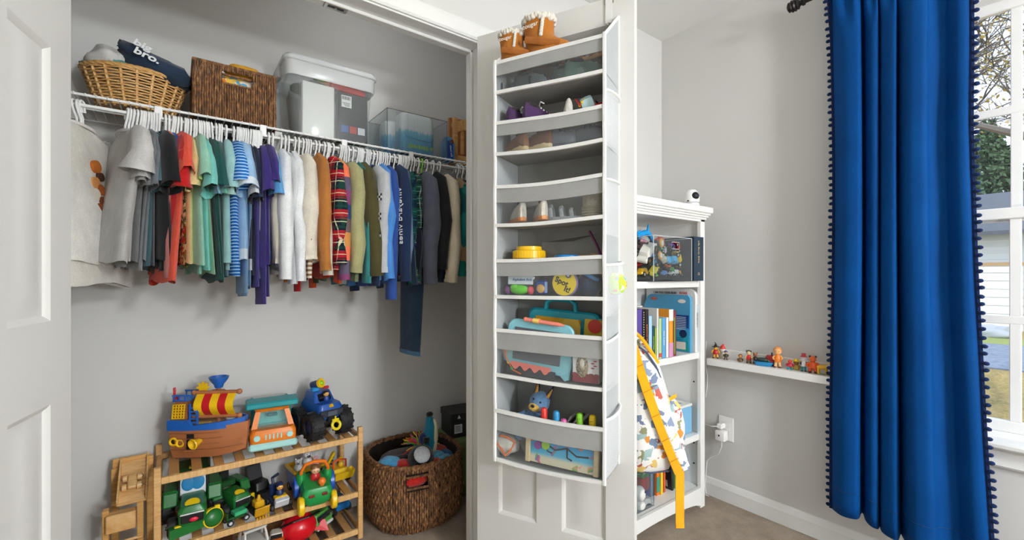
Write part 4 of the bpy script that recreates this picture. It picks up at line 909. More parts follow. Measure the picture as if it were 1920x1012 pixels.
# --- middle tier
GRN = plastic('#1d6b2c', .3); GRD = plastic('#17481f', .35); YJ = plastic('#f2cf1a', .35)
def tractor(name, lb, loc, rz, s=1, face=False, cab=True):
    t = T(name, lb, 'toy tractor', loc, rz, 'toy tractors on the rack', sc=s)
    for sx_ in (-1, 1):
        wheel(t, (sx_*.068, .050, .052), .050, .034, rim=YJ, treads=18); wheel(t, (sx_*.052, -.062, .030), .028, .026, rim=YJ, treads=14)
    q = g(GRN); q.loft([[(x, y-.045, z) for x, y in rrect(a, b, .014)] for a, b, z in ((.030, .058, .035), (.036, .064, .050), (.038, .066, .085), (.030, .058, .100))]); q.out('hood', t)
    for sx_ in (-1, 1):
        q = g(GRN); q.box((sx_*.060, .048, .112), (.040, .10, .012), bev=.005); q.box((sx_*.060, -.010, .094), (.040, .012, .045), rot=(-.35, 0, 0), bev=.004); q.out('fender', t)
    if cab:
        q = g(BLK)
        for sx_ in (-1, 1):
            for y0_, y1_ in ((.010, .016), (.080, .074)): q.cyl((sx_*.042, y0_, .085), (sx_*.036, y1_, .168), .0045, n=8)
        q.out('cab_frame', t)
        q = g(plain('#dfe6ee', .3)); q.box((0, .012, .128), (.070, .004, .080), rot=(-.05, 0, 0), bev=.001); q.out('windscreen', t)
        q = g(plain('#2f86bf', .3)); q.sph((-.013, .008, .130), (.019, .003, .024), 14, 8); q.sph((.013, .008, .130), (.019, .003, .024), 14, 8); q.out('window_tint', t)
        q = g(GRD); q.box((0, .045, .175), (.096, .100, .016), bev=.006); q.use(YJ).box((0, .000, .186), (.022, .02, .006), bev=.002); q.out('roof', t)
    else:
        q = g(GRD); q.box((0, .040, .118), (.062, .06, .030), bev=.006); q.use(BLK).box((0, .060, .145), (.040, .012, .045), bev=.004); q.out('seat', t)
    q = g(YJ); q.X = Matrix.Translation((0, -.082, .099)) @ align((0, -.3, 1)); q.cyl((0, 0, -.002), (0, 0, .004), .020, n=18); q.out('hood_badge', t)
    q = g(BLK); q.box((0, -.1095, .066), (.058, .008, .028), bev=.003); o = q.out('grille', t); q = g(plain('#d8dadb', .25)); q.box((0, -.1125, .081), (.062, .006, .004), bev=.001); q.out('grille_trim', o)
    if face: q = g(plastic('#d8203c')); q.sph((.004, -.114, .062), (.012, .004, .007), 12, 7); q.out('grille_lamp', o)
    q = g(GRN); q.cyl((-.07, -.062, .030), (.07, -.062, .030), .006, n=8); q.out('front_axle', t)
    q = g(YJ); q.box((.066, -.062, .052), (.016, .012, .030), bev=.002); q.out('loader_hinge', t)
    return t
tractor('toy_tractor', 'large green toy tractor with a pale windscreen and cab on the rack', (.062, 2.045, TOP(1)), -.05, 1.12, True)
tractor('toy_tractor', 'smaller green toy tractor without a cab beside the large one', (.182, 2.070, TOP(1)), .35, .86, False, False)
la = T('toy_loader_arm', 'green toy loader arm ending in a round green hub rimmed in yellow', 'toy', (.065, 1.945, TOP(1)+.014), .12)
q = g(GRN); q.loft([[(-.075, -.018, 0), (-.075, .018, 0), (-.075, .018, .035), (-.075, -.018, .035)], [(.04, -.014, .012), (.04, .014, .012), (.04, .014, .032), (.04, -.014, .032)]]); q.out('arm', la)
q = g(YJ); q.box((-.018, -.004, .036), (.085, .012, .005), rot=(0, -.03, 0), bev=.001); q.out('stripe', la)
q = g(YJ); q.X = Matrix.Translation((.052, -.004, .030)) @ align((.25, -.9, .15)); q.cyl((0, 0, -.012), (0, 0, .006), .034, n=22); q.out('rim', la)
q = g(GRN); q.X = Matrix.Translation((.052, -.004, .030)) @ align((.25, -.9, .15)); q.sph((0, 0, .006), (.031, .031, .018), 20, 10); q.out('hub', la)
wg = T('toy_wagon', 'little green toy wagon with a pale green bed in front of the tractor', 'toy wagon', (.190, 1.958, TOP(1)), .30, sc=.8)
q = g(GRD); q.box((-.005, 0, .028), (.085, .044, .014), bev=.003); q.box((-.045, 0, .045), (.006, .044, .03)); q.out('frame', wg); q = g(plastic('#3fae7a')); q.box((.012, -.004, .044), (.056, .046, .018), bev=.003); q.out('bed', wg)
for x in (-.034, .034): wheel(wg, (x, -.026, .014), .014, .010, axis=(0, 1, 0), rim=plain('#c9cfd4', .3)); wheel(wg, (x, .026, .014), .014, .010, axis=(0, 1, 0))
bt = T('toy_pickup', 'black toy pickup truck with its tail raised on the middle tier', 'toy truck', (.288, 2.085, TOP(1)), .35)
q = g(BLK); q.box((0, -.025, .035), (.062, .085, .034), bev=.006); q.out('body', bt); q = g(BLK); q.loft([[(x, y+.015, z) for x, y in rrect(a, b, .008)] for a, b, z in ((.030, .040, .050), (.026, .030, .078))]); q.out('cab', bt)
q = g(plain('#26262a', .4)); q.box((0, .045, .085), (.060, .012, .10), rot=(-.35, 0, 0), bev=.004); q.out('tail_bed', bt)
for sx_ in (-1, 1):
    for y in (-.045, .035): wheel(bt, (sx_*.032, y, .019), .019, .016)
gd = T('toy_bulldozer', 'small yellow and black toy bulldozer beside the black pickup', 'toy', (.266, 1.965, TOP(1)), .2)
q = g(BLK); q.box((0, .01, .016), (.050, .06, .028), bev=.006); q.out('track', gd); q = g(plastic('#d9a51c')); q.box((0, .005, .042), (.034, .04, .026), bev=.004); q.cyl((0, 0, .05), (0, 0, .075), .010, .004, 8); q.out('body', gd)
q = g(plastic('#c8931a')); q.box((0, -.034, .024), (.052, .008, .034), rot=(.25, 0, 0), bev=.002)
for i in range(5): q.box((-.02+.01*i, -.040, .004), (.005, .006, .010))
q.out('blade', gd)
pc = T('toy_rescue_car', 'small navy and yellow toy car with a helmeted driver on the middle tier', 'toy car', (.340, 1.985, TOP(1)), .1)
q = g(plastic('#1c2f5c')); q.box((0, .01, .022), (.058, .085, .026), bev=.006); q.box((0, .04, .055), (.05, .02, .05), bev=.005); q.out('body', pc); q = g(plain('#c6ccd2', .4)); q.box((0, -.034, .030), (.052, .02, .032), rot=(.4, 0, 0), bev=.003); q.out('shield', pc)
q = g(YEL); q.box((0, -.018, .045), (.046, .03, .012), bev=.003); q.out('collar', pc); minifig(pc, (0, -.008, .066), .040, '#d9a24a', '#1c2f5c', '#1b2c58')
q = g(plain('#2c3550', .4)); q.tube([(-.01, .04, .07), (-.012, .05, .10), (.004, .03, .118)], .006, n=6); q.out('crane', pc)
for sx_ in (-1, 1):
    for y in (-.025, .04): wheel(pc, (sx_*.033, y, .013), .013, .012, rim=YEL)
fb = T('toy_farm_truck', 'blue toy box truck with yellow top edge carrying animals', 'toy truck', (.458, 2.085, TOP(1)), .12)
q = g(plastic('#2350b0')); q.box((0, 0, .055), (.115, .11, .075), bev=.006); q.out('box_body', fb); q = g(plastic('#e0b01f'))
for s in (-1, 1): q.box((s*.058, 0, .098), (.012, .125, .014), bev=.003); q.box((0, s*.056, .098), (.125, .012, .014), bev=.003)
q.box((0, 0, .092), (.11, .105, .004)); q.out('top_tray', fb)
q = g(plastic('#b3242a')); q.box((-.05, -.05, .03), (.02, .02, .05), bev=.003); q.out('corner_step', fb)
for sx_ in (-1, 1):
    for y in (-.03, .03): wheel(fb, (sx_*.052, y, .018), .018, .014)
def animal(lb, loc, s, body, spots, rz=0):
    t = T('toy_animal', lb, 'toy animal', loc, rz, 'animals on the blue toy truck'); q = g(plastic(body)); q.lathe([(.001, 0), (.42*s, .02*s), (.46*s, .25*s), (.34*s, .55*s), (.001, .62*s)], n=14); q.out('body', t)
    q = g(plastic(body)); q.sph((0, -.05*s, .82*s), (.34*s, .32*s, .30*s), 14, 9); h = q.out('head', t); q = g(plastic(body)); q.sph((-.26*s, .02*s, 1.06*s), (.10*s, .06*s, .14*s), 8, 6); q.sph((.26*s, .02*s, 1.06*s), (.10*s, .06*s, .14*s), 8, 6); q.out('ear', h)
    q = g(plastic(spots)); q.sph((0, -.33*s, .76*s), (.16*s, .08*s, .12*s), 10, 6); q.out('muzzle', h); q = g(DK); q.sph((-.12*s, -.32*s, .92*s), .045*s, 6, 5); q.sph((.12*s, -.32*s, .92*s), .045*s, 6, 5); q.out('eye', h)
    return t
animal('grey and white toy lamb at the front of the blue toy truck', (.428, 2.065, TOP(1)+.0955), .040, '#d8dadd', '#6a7076', -.3)
animal('white toy dog sitting highest on the blue toy truck', (.471, 2.10, TOP(1)+.0955), .052, '#e4e4e6', '#2c2c30', .1)
animal('pink and white toy pig at the back of the blue toy truck', (.498, 2.075, TOP(1)+.0955), .034, '#e9bcc4', '#d98a98', .3)
gc = T('toy_tractor_car', 'big green toy car with orange roll bar and yellow front wheels on the rack edge', 'toy car', (.468, 1.955, TOP(1)-.004), -.12, rot=(.16, 0, -.10))
GR2 = plastic('#1f9348', .35)
q = g(GR2); q.loft([[(x, y, z) for x, y in rrect(a, b, .02)] for a, b, z in ((.038, .060, .018), (.052, .070, .034), (.056, .074, .070), (.048, .062, .092))]); q.out('body', gc)
for s in (-1, 1): q = g(GR2); q.sph((s*.050, .045, .075), (.022, .038, .042), 12, 8); q.out('fender', gc)
q = g(plastic('#ee7a1e')); q.tube([(-.052, .035, .085), (-.050, .030, .125), (-.036, .026, .152), (0, .024, .160), (.036, .026, .152), (.050, .030, .125), (.052, .035, .085)], .007, n=8); q.out('roll_bar', gc)
minifig(gc, (0, .012, .110), .056, '#e6b48e', '#c8282c', '#7a5634')
q = g(plastic('#f07a2a')); q.cyl((.016, -.044, .088), (.016, -.050, .105), .009, n=10); q.sph((.016, -.051, .112), .015, 12, 8); q.out('horn_knob', gc)
for s in (-1, 1):
    wheel(gc, (s*.060, -.062, .030), .036, .022, tyre=plastic('#efc31c'), rim=plastic('#efc31c')); wheel(gc, (s*.068, .050, .046), .044, .022, tyre=plastic('#2257b8'), rim=plastic('#ee7a1e'))
for s in (-1, 1): q = g(plain('#7a2a20', .4)); q.box((s*.024, -.074, .070), (.022, .006, .012), bev=.002); q.out('window', gc)
yd = T('toy_digger', 'yellow toy digger with a raised scoop and small driver on the rack', 'toy digger', (.598, 2.075, TOP(1)), .1)
q = g(plastic('#e3b81a')); q.box((0, .01, .045), (.060, .07, .030), bev=.006); q.out('body', yd); q = g(plastic('#e2601c')); q.box((-.012, -.02, .030), (.05, .03, .02), bev=.003); q.tube([(-.028, -.005, .055), (-.028, -.004, .088), (.0, .0, .094), (.028, -.004, .088), (.028, -.005, .055)], .005, n=7); q.out('cab_bar', yd)
minifig(yd, (.010, .006, .075), .034, '#d9a050', '#e3b81a', '#efc31c'); q = g(plastic('#edc61e')); q.loft([[(-.038, -.048, .020), (.042, -.048, .020), (.042, -.040, .018), (-.038, -.040, .018)], [(-.042, -.068, .058), (.046, -.068, .058), (.046, -.030, .062), (-.042, -.030, .062)]], (True, False)); q.out('scoop', yd)
q = g(plastic('#e8c21c')); q.box((-.030, .035, .085), (.012, .02, .085), rot=(.2, .45, 0), bev=.003); o = q.out('boom', yd)
q = g(DK)
for k in range(3): q.box((-.026+.005*k, .026, .072+.014*k), (.006, .004, .006))
q.out('boom_mark', o)
for s in (-1, 1): wheel(yd, (s*.032, .02, .018), .018, .014); wheel(yd, (s*.032, -.022, .015), .015, .014)
# --- bottom tier
rh = T('toy_fire_engine', 'shiny red rounded toy with a black strap on the bottom tier', 'toy', (.412, 1.985, TOP(0)), 0); q = g(plastic('#cf1020', .22)); q.sph((0, 0, .052), (.068, .06, .056), 22, 12); q.out('shell', rh); q = g(plastic('#b51420', .3)); q.box((-.01, .055, .075), (.09, .05, .05), bev=.008); q.out('back_box', rh); q = g(BLK); q.tube([(-.07, -.01, .075), (-.03, -.04, .097), (.03, -.04, .10), (.08, .0, .09)], .004, n=6); q.out('strap', rh)
q = g(plastic('#cf1020', .22)); q.loft([[(.05, -.02, .03), (.05, .02, .03), (.05, .0, .06)], [(.11, -.03, .012), (.11, .01, .012), (.10, -.01, .055)]]); q.out('fin', rh)
gt = T('toy_green_van', 'green toy van lying tilted beside the red toy on the bottom tier', 'toy van', (.490, 2.045, TOP(0)+.012), .5, rot=(.1, -.16, .45)); q = g(plastic('#4f8f3c')); q.loft([[(x, y, z) for x, y in rrect(a, b, .012)] for a, b, z in ((.042, .058, .012), (.045, .062, .04), (.036, .046, .075))]); q.out('body', gt); q = g(plain('#cfd6d2', .3)); q.box((0, -.062, .020), (.08, .008, .012), bev=.002); q.out('bumper', gt)
q = g(plain('#1d2a30', .2)); q.box((0, -.058, .058), (.062, .010, .026), rot=(.3, 0, 0), bev=.002); q.out('windscreen', gt); [wheel(gt, (s*.042, y, .014), .014, .012) for s in (-1, 1) for y in (-.035, .035)]
bv = T('toy_blue_car', 'blue toy car at the back of the bottom tier under the yellow digger', 'toy car', (.600, 2.125, TOP(0)), .3); q = g(plastic('#1c6fb0')); q.box((0, 0, .036), (.07, .11, .03), bev=.008); q.loft([[(x, y, z) for x, y in rrect(a, b, .008)] for a, b, z in ((.030, .034, .048), (.024, .024, .072))]); q.out('body', bv); [wheel(bv, (s*.036, y, .020), .020, .016) for s in (-1, 1) for y in (-.035, .035)]
wv = T('toy_white_truck', 'white toy truck with an open cab frame on the bottom tier', 'toy truck', (.252, 1.985, TOP(0)), .15); q = g(plastic('#d8d6d0')); q.box((0, .01, .040), (.095, .12, .030), bev=.006); q.tube([(-.04, -.03, .052), (-.034, -.015, .10), (.034, -.015, .10), (.04, -.03, .052)], .006, n=6); q.tube([(-.04, .04, .052), (-.034, .035, .10), (.034, .035, .10), (.04, .04, .052)], .006, n=6); q.box((0, .01, .104), (.08, .065, .006), bev=.002); q.out('body', wv); [wheel(wv, (s*.046, y, .024), .024, .018) for s in (-1, 1) for y in (-.03, .05)]
oo = T('toy_orange_car', 'orange and white toy car between the white truck and the red toy', 'toy car', (.332, 1.99, TOP(0)), -.2); q = g(plastic('#d3641e')); q.box((0, 0, .032), (.055, .10, .03), bev=.008); q.out('body', oo); q = g(plastic('#e0dccf')); q.box((0, -.012, .055), (.046, .05, .022), bev=.006); q.out('cabin', oo); q = g(BLK); q.box((0, -.036, .056), (.040, .004, .014)); q.out('windscreen', oo); [wheel(oo, (s*.028, y, .016), .016, .014) for s in (-1, 1) for y in (-.03, .03)]
mm = T('toy_maroon_car', 'dark red toy car at the end of the bottom tier', 'toy car', (.085, 2.0, TOP(0)), .2); q = g(plastic('#7a2422')); q.box((0, 0, .036), (.07, .11, .03), bev=.008); q.loft([[(x, y, z) for x, y in rrect(a, b, .008)] for a, b, z in ((.030, .034, .048), (.024, .024, .072))]); q.out('body', mm); [wheel(mm, (s*.036, y, .020), .020, .016) for s in (-1, 1) for y in (-.035, .035)]
oc = T('toy_tan_truck', 'orange and brown toy truck between the maroon car and the white truck', 'toy truck', (.165, 1.995, TOP(0)), .0); q = g(plastic('#b8602a')); q.box((0, 0, .036), (.06, .11, .03), bev=.008); q.use(plastic('#6a3a22')).box((0, .02, .062), (.05, .05, .028), bev=.006); q.out('body', oc); [wheel(oc, (s*.032, y, .020), .020, .016) for s in (-1, 1) for y in (-.035, .035)]
# ------------------------------------------------------------------ wooden car ramp
PIN = wood('#b9823e', '#d9ab68', (7, 7, 60)); PINL = wood('#c48d4a', '#e6c088', (7, 50, 7))
a0 = at(190, 1000, Y=2.03); wr_ = T('wooden_ramp', 'wooden toy car ramp standing against the closet wall beside the bamboo rack', 'toy ramp', (a0.x+.002, 2.02, 0))
for (x, y, h, sx_, sy_) in ((.010, .0, .335, .018, .030), (.100, -.01, .345, .018, .030), (.024, .13, .428, .022, .020), (.122, .12, .455, .020, .020)): q = g(PIN); q.box((x, y, h/2), (sx_, sy_, h), bev=.002); q.out('post', wr_)
q = g(PINL); q.box((.078, .06, .395), (.075, .19, .008), rot=(.55, 0, 0), bev=.001); o = q.out('track', wr_); q = g(PINL)
for x in (.040, .116): q.box((x, .06, .402), (.006, .19, .026), rot=(.55, 0, 0), bev=.001)
q.out('track_edge', o)
q = g(PINL); q.box((.05, -.012, .292), (.078, .040, .060), bev=.003); q.out('landing_block', wr_)
q = g(PINL); q.box((.068, .06, .185), (.075, .19, .008), rot=(-.45, 0, 0), bev=.001); q.out('track', wr_); q = g(PIN); q.box((.066, .135, .44), (.10, .012, .035), bev=.002); q.out('top_board', wr_)
q = g(PINL); q.box((.066, .06, .03), (.075, .19, .010), bev=.001); q.out('base_track', wr_)
wc = T('wooden_car', 'tiny wooden car with steel axle heads rolling down the wooden ramp', 'toy car', (a0.x+.078, 2.02+.040, .3895), 0, rot=(.55, 0, 0)); q = g(PINL); q.box((0, 0, .012), (.026, .055, .014), bev=.004); q.out('body', wc)
q = g(PINL)
for s in (-1, 1):
    for y in (-.018, .018): q = g(PINL); q.cyl((s*.014, y, .010), (s*.026, y, .010), .012, n=14); o = q.out('wheel', wc); q = g(ST); q.sph((s*.026, y, .010), .0045, 8, 6); q.out('axle_head', o)
# ------------------------------------------------------------------ round basket
BC = Vector((.915, 1.985, 0)); rb = T('woven_toy_basket', 'big round dark woven basket full of plush toys on the closet carpet', 'basket', BC)
def sq(a, R):
    c, s = cos(a), sin(a); k = (abs(c)**2.5+abs(s)**2.5)**(-1/2.5); return R*k*c, R*k*s
def RR(z): return .193+.010*sin(pi*min(1, z/.30))+(.012 if z > .05 else -.010+.022*z/.05)
HA = atan2(-.21, -.075)
q = g(GRASS); nst = 128; rd = random.Random(5)
for i in range(nst):
    a = 2*pi*i/nst; pts = []
    for k in range(16):
        z = .004+.286*k/15; x, y = sq(a+rd.uniform(-.008, .008), RR(z)+(.003 if (i+k) % 2 else -.002)+rd.uniform(-.001, .001)); pts.append((x, y, z))
    hole = abs(((a-HA+pi) % (2*pi))-pi) < .21
    segs = [[p for p in pts if p[2] < .208], [p for p in pts if p[2] > .252]] if hole else [pts]
    for sg in segs: q.tube(sg, [(.0068 if (k+i) % 2 else .0050) for k in range(len(sg))], n=5)
q.out('weave', rb)['kind'] = 'stuff'
q = g(plain('#20140c', .9)); q.loft([[(*sq(2*pi*i/48, RR(z)-.009), z) for i in range(48)] for z in (.006, .05, .15, .207)], (True, False)); q.loft([[(*sq(2*pi*i/48, RR(z)-.009), z) for i in range(48)] for z in (.252, .29)], (False, False))
hole_idx = [i for i in range(48) if abs(((2*pi*(i+.5)/48-HA+pi) % (2*pi))-pi) > .22]
for i in hole_idx: q.add([(*sq(2*pi*i/48, RR(.207)-.009), .207), (*sq(2*pi*(i+1)/48, RR(.207)-.009), .207), (*sq(2*pi*(i+1)/48, RR(.252)-.009), .252), (*sq(2*pi*i/48, RR(.252)-.009), .252)], [(0, 1, 2, 3)])
q.out('lining', rb, smooth=60)
q = g(GRASS)
for k in range(2): q.tube([(*sq(2*pi*i/120, RR(.29)+.004*cos(i*.9+k*pi)), .293+.005*sin(i*.9+k*pi)) for i in range(120)], .0085, n=6, closed=True)
q.out('rim', rb)
hp = [(*sq(HA+da, RR(z)+.003), z) for da, z in ((-.215, .208), (.215, .208), (.215, .256), (-.215, .256))]; q = g(GRASS); q.tube(hp, .006, n=6, closed=True); q.out('handle_hole', rb)
def plush(m, c, r, seed, lb, amp=.06, nm='plush_toy', rot=(0, 0, 0)): o = blob(m, (BC.x+c[0], BC.y+c[1], c[2]), r, seed, amp, 22, 14, rot).out(nm, smooth=60); tag(o, lb, 'plush toy', 'plush toys in the round basket'); return o
def fleece(h):
    k = ('fleece', h)
    if k not in _mats:
        n = N('plush_'+h.strip('#')); v = n.coord(); a = n.noise(v, 120, 3, .7); n.set(Base_Color=n.mix(1, h, n.ramp(a, [(.3, .72), (.7, 1.)]), 'MULTIPLY'), Roughness=1, Sheen_Weight=.4, Specular_IOR_Level=.05); n.bump(a, .7, .006); _mats[k] = n.m
    return _mats[k]
rp2 = T('round_plush', 'round black plush cushion with a pale grey front in the round basket', 'plush toy', (BC.x-.020, BC.y-.125, .300), 0, 'plush toys in the round basket'); q = g(fleece('#1b1c20')); q.sph((0, 0, 0), (.060, .055, .055), 22, 14); q.out('body', rp2); q = g(fleece('#c9ccd0')); q.X = align((-.25, -.75, .62)); q.sph((0, 0, .042), (.037, .037, .016), 22, 10); q.out('front_panel', rp2)
q = g(fleece('#1b1c20')); q.cyl((.035, .02, .05), (.040, .025, .075), .016, n=12); q.out('knob', rp2)
plush(fleece('#4fa8d8'), (-.135, -.045, .268), (.055, .055, .038), 31, 'sky blue plush paw at the rim beside the black round plush')
plush(fleece('#d02a26'), (-.085, -.085, .258), (.055, .050, .036), 32, 'red plush body lying under the black round plush')
plush(fleece('#58b2dc'), (.065, -.085, .262), (.060, .050, .034), 33, 'light blue plush leg beside the striped dragon toy')
plush(fleece('#d8342c'), (.035, -.14, .258), (.055, .035, .028), 34, 'red plush arm at the front rim of the round basket')
plush(fleece('#5fb6e0'), (.095, -.125, .258), (.045, .035, .028), 35, 'small sky blue plush foot at the front rim')
plush(fleece('#cf2a20'), (-.062, -.164, .230), (.075, .028, .035), 36, 'bright red plush seen through the basket handle hole')
plush(fleece('#c23a2a'), (.12, -.02, .258), (.05, .05, .035), 37, 'rust red plush lying at the far side of the basket')
plush(fleece('#7f8a98'), (.098, .005, .285), (.028, .025, .022), 38, 'small grey plush ear at the far side of the basket')
plush(fleece('#2f6fa8'), (.135, -.055, .25), (.04, .045, .03), 39, 'dark blue plush at the rim near the shoe box')
plush(fleece('#3a2a2c'), (.0, .05, .22), (.16, .14, .05), 40, 'dark plush heap filling the bottom of the round basket')
plush(fleece('#2a2430'), (-.06, .0, .24), (.07, .06, .04), 41, 'dark violet plush in the middle of the round basket')
dg_ = T('plush_lizard', 'tall teal and cream plush lizard with black nose standing in the basket', 'plush toy', (BC.x+.052, BC.y-.045, .235), .2, 'plush toys in the round basket')
TL = fleece('#1f7f9c'); q = g(TL); rings = []
for z, x, a, b in ((0, 0, .030, .034), (.05, .0, .034, .038), (.10, .004, .036, .042), (.14, .010, .028, .036), (.17, .016, .024, .030), (.20, .014, .020, .022), (.222, .010, .010, .012)): rings.append([(x+a*cos(2*pi*i/16), b*sin(2*pi*i/16), z) for i in range(16)])
q.loft(rings); q.out('body', dg_, smooth=60)
q = g(fleece('#d9d2ae')); rings = []
for z, x, a, b in ((0, 0, .022, .026), (.06, .004, .022, .026), (.12, .014, .022, .028), (.17, .022, .014, .020), (.205, .018, .008, .010)): rings.append([(x+.006+a*cos(2*pi*i/14), -.016+b*sin(2*pi*i/14), z) for i in range(14)])
q.loft(rings); q.out('belly', dg_, smooth=60); q = g(fleece('#17171a')); q.sph((.008, -.006, .226), (.018, .016, .013), 12, 8); q.out('nose', dg_); q = g(fleece('#2b3a70')); q.sph((-.028, .0, .115), (.020, .022, .030), 10, 8); q.out('fin', dg_)
ks = T('string_ball', 'rainbow rubber string ball lying behind the black plush', 'ball', (BC.x+.035, BC.y-.005, .30), 0); rd = random.Random(9)
for h in ('#e0302c', '#f0a020', '#8fd030', '#2fae5a', '#e85aa0', '#f2e040'):
    q = g(plastic(h))
    for k in range(16):
        d = Vector((rd.uniform(-1, 1), rd.uniform(-1, 1), rd.uniform(-.2, 1))).normalized(); q.tube([d*.01, d*.05+Vector((0, 0, .006)), d*.082+Vector((rd.uniform(-.012, .012), rd.uniform(-.012, .012), -.004))], .0024, n=4)
    q.out('string_tuft', ks)['kind'] = 'stuff'
# ------------------------------------------------------------------ shoe box on the green bin
gb = T('green_bin', 'olive green lidded storage bin half hidden behind the round basket', 'bin', (1.255, 2.065, 0)); OL = plain('#6f8450', .45); q = g(OL); q.loft([[(x, y, z) for x, y in rrect(a, b, .02)] for a, b, z in ((.105, .10, 0), (.115, .115, .26))]); q.out('body', gb); q = g(OL); q.loft([[(x, y, z) for x, y in rrect(a, b, .022)] for a, b, z in ((.122, .122, .255), (.124, .124, .262), (.124, .124, .285), (.112, .112, .293))]); q.out('lid', gb)
sx2 = T('shoe_box', 'black shoe box with white label standing on the green bin', 'box', (1.242, 2.06, .2935), -.16); BX = plain('#1b1b1d', .5); q = g(BX); q.box((0, 0, .055), (.20, .16, .11), bev=.002); q.out('carton', sx2); q = g(BX); q.box((0, 0, .105), (.208, .168, .035), bev=.002); q.out('lid', sx2)
q = g(plain('#c9cacb', .6)); q.box((-.065, -.0815, .045), (.042, .002, .044)); lb_ = q.out('label_sticker', sx2); q = g(DK); [q.box((-.068, -.083, .058-.008*k), (.028, .001, .0025)) for k in range(4)]; q.out('label_print', lb_)
q = g(plain('#dcdcdc', .6)); q.prism([(0, 0), (.016, 0), (.008, .018)], .0015, face_M((-.07, -.0842, .098), (1, 0, 0), (0, 0, 1))); q.out('logo', sx2)
# ================================================================== over-door organiser
OGF = cloth('#a5a6a3', .08, 600); OGB = cloth('#9b9b97', .08, 600); PIP = cloth('#ecece9', .05, 500); OSIDE = cloth('#adb1b2', .06, 600)
FILM = clear('#eef1f1', .07, .10, 'clear_film')
def mesh_net():
    n = N('white_net'); v = n.coord('Object', (1, 1, 1)); s = n.new('SeparateXYZ'); n.link(v, s.inputs[0])
    def st(sock): return n.math('GREATER_THAN', n.math('FRACT', n.math('ADD', n.math('MULTIPLY', sock, 210.0), 500.0)), .22)
    hole = n.math('MULTIPLY', st(n.math('ADD', s.outputs['Z'], s.outputs['Y'])), st(n.math('SUBTRACT', s.outputs['Z'], s.outputs['Y'])))
    n.set(Base_Color='#e9ebec', Roughness=.8, Alpha=n.math('SUBTRACT', 1.0, n.math('MULTIPLY', hole, .9))); return n.m
NET = mesh_net()
OXA, OXB, OD_ = .172, .537, .160
ob = [1.715, 1.515, 1.288, 1.053, .794, .522]; ot = [1.814, 1.614, 1.411, 1.172, .941, .678]
org = T('door_organizer', 'tall grey fabric hanging organizer with six clear-fronted pockets hooked over the open door', 'organizer', (D0.x, D0.y, 0), DRZ)
def wav(x, k): return .0035*sin(9*(x-OXA)+k*1.7)-.004*sin(pi*(x-OXA)/(OXB-OXA))
q = g(OGB); q.box(((OXA+OXB)/2, -.004, (.522+1.93)/2), (OXB-OXA, .004, 1.93-.522)); q.out('back_panel', org)
def side(x, name):
    q = g(OSIDE); q.prism([(-.004, .520), (-OD_, .520), (-OD_, 1.816), (-.004, 1.945)], .003, face_M((x, 0, 0), (0, 1, 0), (0, 0, 1))); return q.out(name, org)
side(OXA, 'side_panel'); sp = side(OXB-.003, 'side_panel')
NX = 12; XS = [OXA+(OXB-OXA)*i/NX for i in range(NX+1)]
for k in range(6):
    zb, zt_ = ob[k], ot[k]; zm_ = zt_-(zt_-zb)*.42
    q = g(OGB); q.loft([[(x, -.006, zb), (x, -OD_+.002, zb+wav(x, k+.5)), (x, -OD_+.002, zb-.004+wav(x, k+.5)), (x, -.006, zb-.004)] for x in XS]); sb_ = q.out('pocket_floor', org)
    q = g(OGF); q.loft([[(x, -OD_-.003*sin(pi*(x-OXA)/(OXB-OXA)), zm_+wav(x, k)), (x, -OD_-.003*sin(pi*(x-OXA)/(OXB-OXA)), zt_+wav(x, k)), (x, -OD_+.002, zt_+wav(x, k)), (x, -OD_+.002, zm_+wav(x, k))] for x in XS]); bd = q.out('front_band', org)
    q = g(FILM); q.loft([[(x, -OD_-.0025*sin(pi*(x-OXA)/(OXB-OXA)), zb+wav(x, k+.5)), (x, -OD_-.003*sin(pi*(x-OXA)/(OXB-OXA)), zm_+wav(x, k))] for x in XS], (False, False), closed=False); q.out('clear_window', org)
    for z0_, kk in ((zt_, k), (zb, k+.5)):
        q = g(PIP); q.loft([[(x, -OD_-.0055, z0_-.006+wav(x, kk)), (x, -OD_-.0055, z0_+.005+wav(x, kk)), (x, -OD_+.003, z0_+.005+wav(x, kk)), (x, -OD_+.003, z0_-.006+wav(x, kk))] for x in XS]); q.out('piping', bd)
for x in (OXA, OXB):
    q = g(PIP); q.tube([(x, -OD_-.002+.002*sin(z*31), z) for z in [.515+(1.822-.515)*i/24 for i in range(25)]], .0058, n=6); q.out('edge_binding', org)
q = g(PIP); q.tube([(OXB, -OD_, 1.818), (OXB, -.006, 1.946)], .005, n=6); q.out('edge_binding', org); q = g(PIP); q.tube([(OXB, -.005, 1.946), (OXB, -.005, .52)], .004, n=6); q.out('edge_binding', org)
q = g(PIP); q.tube([(OXA, -OD_, 1.818), (OXA, -.006, 1.94)], .004, n=6); q.out('edge_binding', org)
for zt_, zb, bul in ((1.66, 1.50, .016), (1.40, 1.24, .012), (1.15, 1.00, .034), (.925, .78, .010), (.70, .53, .022)):
    ys = [-OD_+.004+(OD_-.010)*i/8 for i in range(9)]; q = g(NET)
    q.loft([[(OXB+.001+bul*b*(sin(pi*i/8)**.6 if 0 < i < 8 else 0), y, zb+(zt_-zb)*f+.012*(i/8)*f) for i, y in enumerate(ys)] for f, b in ((0, .15), (.25, .8), (.6, 1.0), (1, .75))], (False, False), closed=False); o = q.out('mesh_pocket', org)
    q = g(PIP); q.tube([(OXB+.002+bul*.75*(sin(pi*i/8)**.6 if 0 < i < 8 else 0), y, zt_+.012*(i/8)) for i, y in enumerate(ys)], .0045, n=6); q.out('pocket_hem', o)
